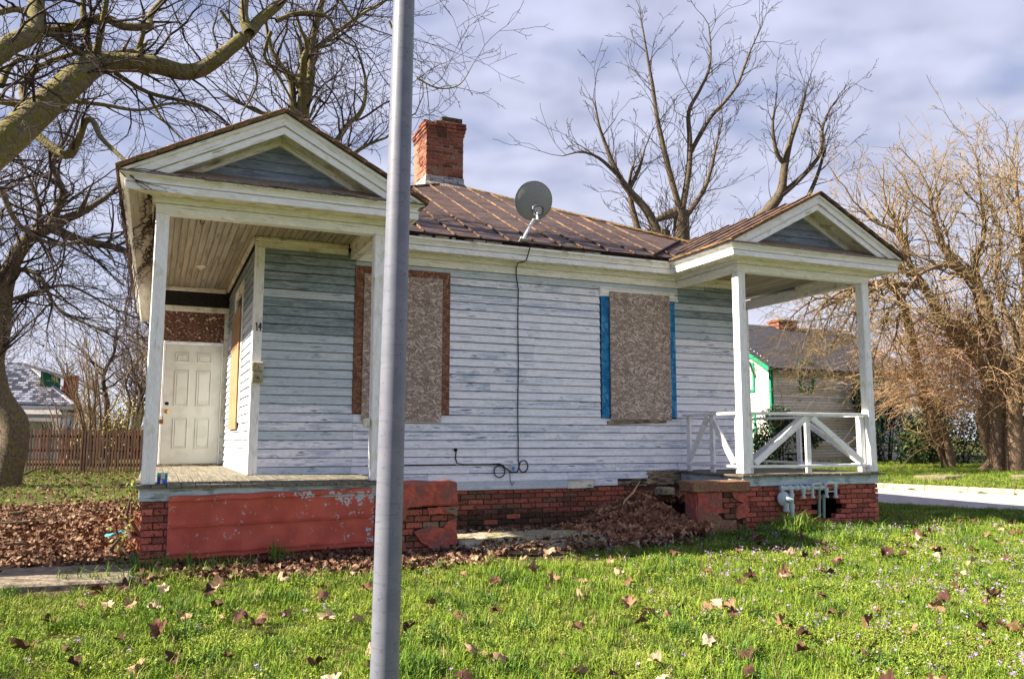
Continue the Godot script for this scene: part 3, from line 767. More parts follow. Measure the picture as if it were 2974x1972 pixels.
func build_house() -> void:
	var H := base("house", Vector3.ZERO, "weathered pale clapboard house with two white gabled porches and boarded windows", "house")
	var I := Transform3D()
	# --- walls
	var wall := MB.new()
	wall.box(Vector3(0.004, -0.2, -0.1), Vector3(7.866, 3.08, 0.0))
	var fw := put("front_wall", wall, M.darkwood, H)
	var RH := 0.1165
	for k in range(0, 27):
		var y := -0.104 + RH * k
		var h := RH
		var gaps := []
		if k >= 8 and k < 25: gaps.append([1.297, 2.675])
		if k >= 8 and k < 24: gaps.append([5.12, 6.5])
		var pieces := []
		var from := 0.095
		for g in gaps:
			pieces.append([from, g[0]]); from = g[1]
		pieces.append([from, 7.78])
		if k == 0: pieces = [[1.36, 5.94]]
		if k == 1: pieces = [[0.095, 6.5], [6.505, 7.78]]
		for p in pieces:
			var cuts := [p[0]]
			if p[1] - p[0] > 2.0:
				var c: float = p[0] + rf(0.5, 1.6)
				while c < p[1] - 0.5:
					cuts.append(c)
					c += rf(1.2, 3.2)
			# beside the porch column the siding kept its blue paint
			if p[0] < 1.0 and p[1] > 1.36:
				cuts = cuts.filter(func(q): return absf(q - 1.33) > 0.4)
				cuts.append(1.31 + rf(-0.01, 0.01)); cuts.sort()
			if p[0] < 6.0 and p[1] > 6.6:
				cuts = cuts.filter(func(q): return absf(q - 6.6) > 0.4)
				cuts.append(6.57); cuts.sort()
			cuts.append(p[1])
			for j in cuts.size() - 1:
				var mx: float = (cuts[j] + cuts[j + 1]) / 2
				var mt: Material = M.siding if R.randf() < 0.74 else M.siding_worn
				if k > 20 and R.randf() < 0.7: mt = M.siding_worn
				if k > 22 and R.randf() < 0.5: mt = M.siding_blue
				if k >= 25: mt = M.siding_blue
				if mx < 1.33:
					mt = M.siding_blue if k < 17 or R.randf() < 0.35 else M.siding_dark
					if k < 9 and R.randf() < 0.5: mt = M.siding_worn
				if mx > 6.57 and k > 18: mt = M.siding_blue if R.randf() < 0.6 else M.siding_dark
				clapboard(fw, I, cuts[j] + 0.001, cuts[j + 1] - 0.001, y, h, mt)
	# boards at the foot of the wall, the last stretch rotted through
	wood("skirt_board", fw, M.siding_blue, Vector3(2.2, -0.228, 0.004), Vector3(4.545, -0.104, 0.022))
	wood("skirt_board", fw, tint(M.siding_worn, Color(1, 0.97, 0.86)), Vector3(4.55, -0.235, 0.003), Vector3(4.985, -0.112, 0.020))
	wood("skirt_board", fw, M.siding_worn, Vector3(4.99, -0.205, 0.003), Vector3(5.4, -0.106, 0.020))
	var sill := MB.new()
	var x0 := 5.36
	while x0 < 6.5:
		var L := rf(0.12, 0.35)
		for yy in [-0.2, -0.165, -0.13, -0.085, -0.04]:
			if (x0 > 5.9 or yy < -0.1) and R.randf() < 0.85:
				sill.off = Vector2(rf(0, 5), rf(0, 5))
				sill.obox(Transform3D(Basis(Vector3.BACK, rf(-0.06, 0.06)), Vector3(x0 + L / 2, yy + rf(-0.008, 0.008), rf(-0.03, 0.0))), Vector3(L * rf(0.8, 1.25), rf(0.02, 0.045), 0.05), 0.008)
		x0 += L
	sill.box(Vector3(5.93, -0.2, 0.002), Vector3(6.56, 0.03, 0.012))
	put("rotten_sill", sill, M.rot, fw)
	# side wall in the left porch, seen from its face towards -x; right wall; rear of the house
	var side := MB.new()
	side.box(Vector3(0.0, -0.2, -4.25), Vector3(0.1, 3.12, -0.1))
	var sw := put("side_wall", side, M.darkwood, H)
	var sx := Transform3D(Basis(Vector3(0, 0, 1), Vector3.UP, Vector3(-1, 0, 0)), Vector3.ZERO)
	for k in range(1, 27):
		var y := -0.104 + RH * k
		var mt: Material = M.siding_blue if R.randf() < 0.5 else M.siding_worn
		if k > 20: mt = M.siding_dark
		if k >= 7 and k < 25:
			clapboard(sw, sx, -4.24, -2.79, y, RH, mt)
			clapboard(sw, sx, -1.44, -0.105, y, RH, mt)
		else:
			clapboard(sw, sx, -4.24, -0.105, y, RH, mt)
	var rear := MB.new()
	rear.box(Vector3(7.77, -0.2, -4.25), Vector3(7.87, 3.12, -0.1))
	rear.box(Vector3(-1.24, -0.2, -9.0), Vector3(9.1, 3.1, -4.35))
	var rw := put("rear_wall", rear, M.siding_blue, H)
	var rs := MB.new()
	for k in range(1, 27):
		var y := -0.104 + RH * k
		for f in [[Vector3(7.872, y, -4.24), Vector3(7.872, y, 0.0), 1.0], [Vector3(9.102, y, -9.0), Vector3(9.102, y, -4.35), 1.0], [Vector3(-1.242, y, -9.0), Vector3(-1.242, y, -4.35), -1.0]]:
			var d := Vector3(0.016 * f[2], 0, 0)
			var up := Vector3(0, RH, 0)
			rs.quad(f[0] + d, f[1] + d, f[1] + up, f[0] + up, Vector2(0, y), Vector2(4, y), Vector2(4, y + 0.1), Vector2(0, y + 0.1))
			rs.quad(f[0], f[1], f[1] + d, f[0] + d)
	put("side_clapboards", rs, M.siding, rw).set_meta("kind", "stuff")
	# corner boards
	wood("corner_board", H, M.trim, Vector3(-0.002, 0.03, 0.001), Vector3(0.095, 3.07, 0.024))
	wood("corner_board", H, M.trim, Vector3(-0.024, 0.03, -0.1), Vector3(-0.001, 3.07, 0.024))
	wood("corner_board", H, M.trim, Vector3(7.78, 0.0, 0.001), Vector3(7.89, 3.07, 0.024))
	# house number: one and four of wrought iron, with the ghosts of older numerals above
	var num := MB.new()
	var zf := 0.029
	num.beam(Vector3(0.022, 1.99, zf), Vector3(0.03, 1.885, zf), 0.008, 0.013, 0.0, Vector3.RIGHT)
	num.beam(Vector3(0.010, 1.968, zf), Vector3(0.024, 1.988, zf), 0.008, 0.010, 0.0, Vector3.RIGHT)
	num.beam(Vector3(0.018, 1.884, zf), Vector3(0.042, 1.888, zf), 0.008, 0.010)
	var nu := put("numeral", num, M.black, H)
	nu.set_meta("label", "black iron numeral 1")
	var four := MB.new()
	four.beam(Vector3(0.070, 1.985, zf), Vector3(0.048, 1.92, zf), 0.008, 0.011, 0.0, Vector3.RIGHT)
	four.beam(Vector3(0.046, 1.922, zf), Vector3(0.093, 1.928, zf), 0.008, 0.011)
	four.beam(Vector3(0.078, 1.982, zf), Vector3(0.070, 1.876, zf), 0.0085, 0.013, 0.0, Vector3.RIGHT)
	put("numeral", four, M.black, H).set_meta("label", "black iron numeral 4")
	# --- boarded windows in the front wall
	var wl := MB.new()
	wl.box(Vector3(1.3, 0.84, 0.001), Vector3(2.67, 2.84, 0.012))
	var w1 := put("window", wl, M.black, H)
	w1.set_meta("label", "window behind the lamp post covered with bare brown strand board")
	wood("board_strip", w1, M.osb_orange, Vector3(1.299, 0.836, 0.013), Vector3(1.44, 2.655, 0.03), 0.002)
	wood("board_strip", w1, M.osb_orange, Vector3(1.299, 2.658, 0.013), Vector3(2.672, 2.857, 0.03), 0.002)
	wood("board_strip", w1, M.osb_orange, Vector3(2.54, 0.828, 0.013), Vector3(2.674, 2.655, 0.03), 0.002)
	wood("strand_board", w1, M.osb, Vector3(1.42, 0.73, 0.034), Vector3(2.551, 2.75, 0.053), 0.002)
	var wr := MB.new()
	wr.box(Vector3(5.125, 0.81, 0.001), Vector3(6.495, 2.82, 0.01))
	var w2 := put("window", wr, M.black, H)
	w2.set_meta("label", "window with a white head board, covered with strand board over bright blue strips")
	wood("board_strip", w2, M.osb_blue, Vector3(5.138, 0.817, 0.012), Vector3(5.285, 2.70, 0.028), 0.002)
	wood("board_strip", w2, M.osb_blue, Vector3(6.36, 0.834, 0.012), Vector3(6.498, 2.70, 0.028), 0.002)
	wood("head_casing", w2, M.trim, Vector3(5.117, 2.70, 0.012), Vector3(6.488, 2.815, 0.045), 0.004)
	wood("head_cap", w2, M.trim, Vector3(5.105, 2.8155, 0.012), Vector3(6.5, 2.837, 0.062), 0.006)
	wood("strand_board", w2, M.osb, Vector3(5.276, 0.79, 0.046), Vector3(6.376, 2.777, 0.066), 0.002)
	var ws := MB.new()
	ws.beam(Vector3(5.225, 0.742, 0.03), Vector3(6.29, 0.775, 0.03), 0.03, 0.055, 0.006)
	put("sill", ws, M.rot, w2)
	# --- boarded window on the side wall in the porch
	var sv := MB.new()
	sv.box(Vector3(-0.006, 0.72, -2.78), Vector3(-0.001, 2.8, -1.45))
	var w3 := put("window", sv, M.room, H)
	w3.set_meta("label", "porch side window half covered with a tan plywood board")
	wood("casing", w3, M.trim_dirty, Vector3(-0.034, 2.68, -2.79), Vector3(-0.007, 2.82, -1.44))
	wood("casing", w3, M.trim_dirty, Vector3(-0.034, 0.72, -1.56), Vector3(-0.007, 2.678, -1.44))
	wood("casing", w3, M.trim_dirty, Vector3(-0.034, 0.72, -2.79), Vector3(-0.007, 2.678, -2.68))
	var pn := MB.new()
	pn.quad(Vector3(-0.012, 0.72, -2.68), Vector3(-0.012, 0.72, -1.56), Vector3(-0.012, 2.68, -1.56), Vector3(-0.012, 2.68, -2.68))
	put("pane", pn, M.pane, w3)
	wood("plywood_board", w3, M.plank, Vector3(-0.056, 0.63, -2.9), Vector3(-0.037, 2.45, -1.6), 0.002)
	# --- door wall
	var dw := MB.new()
	dw.box(Vector3(-1.24, -0.2, -4.35), Vector3(0.0, 3.12, -4.25))
	var dn := put("door_wall", dw, M.darkwood, H)
	var dx := Transform3D(Basis(), Vector3(0, 0, -4.25))
	for k in range(24, 27):
		clapboard(dn, dx, -1.2, -0.0, -0.104 + RH * k, RH, M.darkwood)
	wood("casing", dn, M.trim_dirty, Vector3(-1.2, 2.69, -4.249), Vector3(-0.004, 2.79, -4.222))
	wood("casing", dn, M.trim_dirty, Vector3(-0.082, 0.0, -4.249), Vector3(-0.004, 2.688, -4.226))
	wood("casing", dn, M.trim_dirty, Vector3(-1.14, 0.0, -4.249), Vector3(-1.06, 2.688, -4.226))
	wood("transom_board", dn, M.transom, Vector3(-1.058, 2.17, -4.249), Vector3(-0.085, 2.687, -4.235), 0.002)
	wood("door_frame", dn, M.trim, Vector3(-1.058, 2.105, -4.249), Vector3(-0.085, 2.165, -4.205))
	wood("door_frame", dn, M.trim, Vector3(-0.108, 0.06, -4.249), Vector3(-0.085, 2.103, -4.205))
	wood("door_frame", dn, M.trim, Vector3(-1.058, 0.06, -4.249), Vector3(-1.022, 2.103, -4.205))
	wood("threshold", dn, M.rot, Vector3(-1.14, 0.022, -4.249), Vector3(-0.03, 0.062, -4.13))
	wood("threshold", dn, M.edge, Vector3(-1.12, -0.02, -4.24), Vector3(-0.05, 0.02, -4.16))
	var door := wood("door", H, M.door, Vector3(-1.018, 0.068, -4.246), Vector3(-0.111, 2.1, -4.222), 0.002)
	door.set_meta("label", "cream six panel door with a brass knob")
	for p in [[-0.861, 1.805, -0.633, 1.962], [-0.503, 1.805, -0.271, 1.962], [-0.857, 1.05, -0.620, 1.658], [-0.501, 1.05, -0.262, 1.658], [-0.852, 0.33, -0.613, 0.842], [-0.492, 0.33, -0.254, 0.842]]:
		var d := MB.new()
		var z := -4.222
		var a := Vector3(p[0], p[1], z)
		var c := Vector3(p[2], p[3], z)
		# a raised moulding round a raised field
		for e in [[a.x, a.y, c.x, a.y + 0.016], [a.x, c.y - 0.016, c.x, c.y], [a.x, a.y + 0.0162, a.x + 0.016, c.y - 0.0162], [c.x - 0.016, a.y + 0.0162, c.x, c.y - 0.0162]]:
			d.box(Vector3(e[0], e[1], z - 0.002), Vector3(e[2], e[3], z + 0.016), 0.006)
		d.box(Vector3(a.x + 0.036, a.y + 0.036, z - 0.002), Vector3(c.x - 0.036, c.y - 0.036, z + 0.012), 0.010)
		put("door_panel", d, M.door, door)
	var kn := MB.new()
	kn.lathe(Transform3D(Basis(Vector3.RIGHT, PI / 2), Vector3(-0.958, 0.953, -4.222)), [Vector2(0.034, 0), Vector2(0.034, 0.006), Vector2(0.012, 0.01), Vector2(0.012, 0.03), Vector2(0.028, 0.042), Vector2(0.028, 0.058), Vector2(0.0, 0.066)], 14)
	put("knob", kn, M.brass, door)
	var db := MB.new()
	db.lathe(Transform3D(Basis(Vector3.RIGHT, PI / 2), Vector3(-0.959, 1.087, -4.222)), [Vector2(0.032, 0), Vector2(0.03, 0.012), Vector2(0.02, 0.014), Vector2(0.0, 0.016)], 14)
	put("deadbolt", db, M.black, door)
	var pl := MB.new()
	pl.box(Vector3(-1.062, 0.74, -4.222), Vector3(-1.002, 0.815, -4.19), 0.006)
	pl.tube(PackedVector3Array([Vector3(-1.05, 0.81, -4.206), Vector3(-1.05, 0.86, -4.206), Vector3(-1.032, 0.875, -4.206), Vector3(-1.014, 0.86, -4.206), Vector3(-1.014, 0.81, -4.206)]), PackedFloat32Array([0.005, 0.005, 0.005, 0.005, 0.005]), 6)
	put("padlock", pl, tint(M.brass, C8(150, 96, 60)), door)
	# --- mouldings under and along the eaves
	for k in EAVE.size() - 1:
		var inner := k == 3
		var m := MB.new()
		var mt: Material = M.trim
		m.off = Vector2(rf(0, 9), 0)
		m.sweep(EAVE, k, k + 1, [Vector2(0.001, 2.924), Vector2(0.028, 2.924), Vector2(0.028, 3.026), Vector2(0.010, 3.026), Vector2(0.010, 3.036), Vector2(0.001, 3.036)])
		put("frieze", m, mt, H)
		m = MB.new()
		m.sweep(EAVE, k, k + 1, [Vector2(0.001, 3.0375), Vector2(0.040, 3.0375), Vector2(0.042, 3.050), Vector2(0.034, 3.056), Vector2(0.050, 3.070), Vector2(0.070, 3.076), Vector2(0.074, 3.0885), Vector2(0.001, 3.0885)])
		put("bed_moulding", m, mt, H)
		m = MB.new()
		m.sweep(EAVE, k, k + 1, [Vector2(0.001, 3.09), Vector2(0.30, 3.09), Vector2(0.30, 3.11), Vector2(0.001, 3.11)])
		put("soffit", m, M.ceiling if k == 0 else M.trim_dirty, H)
		m = MB.new()
		m.off = Vector2(rf(0, 9), 0)
		m.sweep(EAVE, k, k + 1, [Vector2(0.301, 3.078), Vector2(0.330, 3.078), Vector2(0.330, 3.150), Vector2(0.308, 3.150), Vector2(0.308, 3.156), Vector2(0.301, 3.156)])
		put("fascia", m, mt, H)
		m = MB.new()
		m.off = Vector2(rf(0, 9), 0.3)
		m.sweep(EAVE, k, k + 1, [Vector2(0.301, 3.1575), Vector2(0.338, 3.1575), Vector2(0.342, 3.164), Vector2(0.338, 3.172), Vector2(0.322, 3.173), Vector2(0.326, 3.190), Vector2(0.342, 3.212), Vector2(0.372, 3.226), Vector2(0.390, 3.229), Vector2(0.390, 3.258), Vector2(0.301, 3.258)])
		put("crown_moulding", m, mt, H)
	# --- porches
	porch(H, -1.236, 1.333, -1.096, 0, true)
	porch(H, 6.541, 9.084, 8.944, 1, false)
	# frieze and crown where the porch ceilings meet the walls
	for p in [[Vector3(0.0, 2.985, 0.024), Vector3(1.192, 3.068, 0.046)], [Vector3(6.682, 2.985, 0.024), Vector3(7.89, 3.068, 0.046)]]:
		wood("wall_frieze", H, M.trim_dirty, p[0], p[1])
		wood("ceiling_crown", H, M.trim_dirty, p[0] + Vector3(-0.03, 0.0845, 0.0), p[1] + Vector3(0, 0.06, 0.028), 0.012)
	wood("ceiling_crown", H, M.trim_dirty, Vector3(-0.068, 3.062, -4.2), Vector3(-0.025, 3.128, 0.022), 0.012)
	wood("ceiling_crown", H, M.trim_dirty, Vector3(-1.09, 3.05, -4.249), Vector3(-0.07, 3.128, -4.2), 0.012)
	build_roof(H)
	build_foundation(H)

func post(parent: Node, x0: float, z1: float, lean := 0.0) -> void:
	var m := MB.new()
	m.off = Vector2(rf(0, 9), rf(0, 9))
	m.obox(Transform3D(Basis(Vector3.BACK, lean), Vector3(x0 + 0.07, 1.463, z1 - 0.07)), Vector3(0.14, 2.92, 0.14), 0.01)
	put("porch_post", m, M.trim, parent)

func porch(H: Node, xa: float, xb: float, xs: float, which: int, left: bool) -> void:
	var zf := 1.56
	# floor boards run from front to back
	var fl := MB.new()
	fl.box(Vector3(xa + 0.06, -0.16, -4.2 if left else 0.01), Vector3((0.0 if left else xb) - 0.02, -0.045, 1.5))
	fl.box(Vector3(0.001 if left else 7.88, -0.16, 0.02 if left else -4.2), Vector3(xb - 0.06, -0.045, 1.5))
	var floor_ := put("porch_floor", fl, M.darkwood, H)
	var x := xa - 0.05
	var bw := 0.1485 if left else 0.128
	while x < xb + 0.03:
		var back := -4.12 if (left and x + bw < 0.06) or (not left and x > 7.84) else 0.02
		var m := MB.new()
		m.off = Vector2(rf(0, 9), rf(0, 9))
		var slope := 0.03 if left else 0.0
		var y0 := slope + rf(-0.002, 0.002)
		var p := Vector3(x + bw / 2, -0.006 + rf(-0.003, 0.003), 1.615 + rf(-0.012, 0.012))
		m.beam(Vector3(x + bw / 2, y0 - 0.016 if back > -1 else y0 - 0.016, maxf(back, 0.0)), Vector3(x + bw / 2, p.y - 0.016, p.z), bw - 0.006, 0.03, 0.005)
		if back < -1: m.beam(Vector3(x + bw / 2, y0 - 0.016, back), Vector3(x + bw / 2, y0 - 0.016, 0.0), bw - 0.006, 0.03, 0.005)
		put("floor_board", m, M.floor, floor_)
		x += bw
	# band under the floor
	wood("band_board", H, M.skirt, Vector3(xa - 0.012, -0.17, zf - 0.03), Vector3(xb + 0.005, -0.034, zf))
	if left:
		wood("band_board", H, M.skirt, Vector3(xa - 0.016, -0.17, -4.3), Vector3(xa + 0.01, -0.034, zf - 0.032))
	else:
		wood("band_board", H, M.skirt, Vector3(xa + 0.01, -0.19, 0.02), Vector3(xa + 0.035, -0.034, zf - 0.032))
		wood("band_board", H, M.skirt, Vector3(xb - 0.02, -0.17, -4.3), Vector3(xb + 0.006, -0.034, zf - 0.032))
	# posts
	post(H, xa, zf, -0.002)
	post(H, xb - 0.14, zf, 0.003)
	if not left: post(H, xs, -1.33)
	# beams behind the frieze
	wood("beam", H, M.trim, Vector3(xa + 0.03, 2.926, zf - 0.14), Vector3(xb - 0.03, 3.125, zf - 0.03))
	for bx in [xa, xb - 0.14]:
		var z0: float = (-4.24 if bx == xs or (left and bx == xa) else 0.05)
		if not left and bx == xa: z0 = 0.05
		wood("beam", H, M.trim_dirty, Vector3(bx + 0.03, 2.926, z0), Vector3(bx + 0.11 if bx == xa else bx + 0.11, 3.125, zf - 0.142))
		var cx: float = bx + 0.112 if bx == xa else bx - 0.002
		wood("ceiling_crown", H, M.trim_dirty, Vector3(cx, 3.06, z0 + 0.08), Vector3(cx + 0.03, 3.128, zf - 0.172), 0.01)
	wood("ceiling_crown", H, M.trim_dirty, Vector3(xa + 0.142, 3.06, zf - 0.172), Vector3(xb - 0.142, 3.128, zf - 0.141), 0.01)
	# ceiling of narrow beaded boards
	var cl := MB.new()
	cl.box(Vector3(xa + 0.1, 3.146, -4.24 if left else 0.01), Vector3(0.0 if left else xb - 0.1, 3.16, zf - 0.05))
	cl.box(Vector3(0.001 if left else 7.87, 3.146, 0.01 if left else -4.24), Vector3(xb - 0.1 if left else xb - 0.1001, 3.1605 if left else 3.162, zf - 0.05))
	var ceiling := put("porch_ceiling", cl, M.ceiling, H)
	var cw := 0.083
	var ceil_tones := [M.ceiling, tint(M.ceiling, Color(0.95, 0.95, 0.95)), tint(M.ceiling, Color(0.9, 0.89, 0.88)), tint(M.ceiling, Color(0.97, 0.95, 0.92))]
	x = xa + 0.12
	while x < xb - 0.1:
		var back := -4.24 if (left and x < -0.02) or (not left and x > 7.8) else 0.02
		var cut := rf(back, 1.4) if R.randf() < 0.2 else zf - 0.101
		for s in [[back, cut], [cut + 0.002, zf - 0.1]]:
			if s[1] - s[0] < 0.1: continue
			var m := MB.new()
			m.off = Vector2(rf(0, 9), rf(0, 9))
			m.box(Vector3(x + 0.0045, 3.13 + rf(-0.001, 0.001), s[0]), Vector3(x + cw - 0.0045, 3.146, s[1]), 0.005)
			put("ceiling_board", m, ceil_tones[R.randi() % 4], ceiling)
		x += cw
	# gable: clapboards, rakes, the little iron-covered ledge at its foot
	var xm := (xa + xb) / 2
	var half := (xb - xa) / 2 + 0.362
	var apex := 4.118
	var tip := 3.258
	var sl := (apex - tip) / half
	var gw := MB.new()
	var zg := 1.50
	gw.face(PackedVector3Array([Vector3(xm - half + 0.1, 3.2, zg), Vector3(xm + half - 0.1, 3.2, zg), Vector3(xm, apex - 0.02, zg)]), Vector3.RIGHT, Vector3.UP)
	var gable := put("gable", gw, M.darkwood, H)
	var gy := 3.435
	while gy < apex - 0.25:
		var reach := (apex - 0.215 - gy) / sl
		var m := MB.new()
		m.off = Vector2(rf(0, 9), rf(0, 9))
		var top := minf(reach, (apex - 0.215 - gy - 0.125) / sl + 0.02)
		m.quad(Vector3(xm - reach, gy, zg + 0.024), Vector3(xm + reach, gy, zg + 0.024), Vector3(xm + maxf(top, 0.0), gy + 0.125, zg + 0.006), Vector3(xm - maxf(top, 0.0), gy + 0.125, zg + 0.006), Vector2(-reach, 0), Vector2(reach, 0), Vector2(top, 0.12), Vector2(-top, 0.12))
		m.quad(Vector3(xm - reach, gy, zg), Vector3(xm + reach, gy, zg), Vector3(xm + reach, gy, zg + 0.024), Vector3(xm - reach, gy, zg + 0.024))
		put("clapboard", m, M.gable, gable)
		gy += 0.115
	for s in [-1.0, 1.0]:
		var rake := func(called: String, z0: float, z1: float, d0: float, d1: float, reach: float, material: Material) -> void:
			var m := MB.new()
			m.off = Vector2(rf(0, 9), rf(0, 9))
			# a bar under the slope, between the depths d0 and d1 measured straight down from the roof line; it stops on the ledge
			var A := [Vector2(0, apex - d0), Vector2(0, apex - d1), Vector2(reach - 0.0, 0), Vector2(reach, 0)]
			var e1 := minf(reach, (apex - d1 - 3.262) / sl)
			var e0 := minf(reach, (apex - d0 - 3.262) / sl)
			var pts := [Vector2(0, apex - d1), Vector2(e1, apex - d1 - sl * e1), Vector2(e0, apex - d0 - sl * e0), Vector2(0, apex - d0)]
			var f := PackedVector3Array()
			var bk := PackedVector3Array()
			for q in pts:
				f.append(Vector3(xm + s * q.x, q.y, z1)); bk.append(Vector3(xm + s * q.x, q.y, z0))
			var U := Vector3(s, -sl, 0).normalized()
			var W := Vector3(s * sl, 1, 0).normalized()
			if s < 0:
				f.reverse(); bk.reverse()
			m.face(f, U, W)
			bk.reverse()
			m.face(bk, U, W)
			bk.reverse()
			for k in 4:
				var e := (k + 1) % 4
				m.quad(f[k], bk[k], bk[e], f[e], Vector2(f[k].dot(U), 0), Vector2(f[k].dot(U), z1 - z0), Vector2(f[e].dot(U), z1 - z0), Vector2(f[e].dot(U), 0))
			put(called, m, material, H)
		rake.call("rake_crown", 1.84, 1.92, 0.0, 0.036, half, M.trim)
		rake.call("rake_cove", 1.84, 1.884, 0.0362, 0.116, half, M.trim)
		rake.call("rake_bead", 1.84, 1.898, 0.1163, 0.131, half, M.trim)
		rake.call("rake_fascia", 1.84, 1.870, 0.140, 0.225, half, M.trim)
		rake.call("rake_soffit", zg + 0.001, 1.839, 0.175, 0.195, half, M.trim_dirty)
		rake.call("rake_frieze", zg + 0.001, 1.56, 0.196, 0.256, half, M.trim)
		rake.call("rake_moulding", zg + 0.001, 1.575, 0.196, 0.222, half, M.trim_dirty)
	var lg := MB.new()
	lg.quad(Vector3(xm - half, 3.2605, 1.925), Vector3(xm + half, 3.2605, 1.925), Vector3(xm + half - 0.34, 3.455, 1.5), Vector3(xm - half + 0.34, 3.455, 1.5), Vector2(0, 0), Vector2(3, 0), Vector2(3, 0.4), Vector2(0, 0.4))
	lg.quad(Vector3(xm - half, 3.236, 1.925), Vector3(xm + half, 3.236, 1.925), Vector3(xm + half, 3.2605, 1.925), Vector3(xm - half, 3.2605, 1.925))
	put("pediment_cover", lg, M.pediment, H)

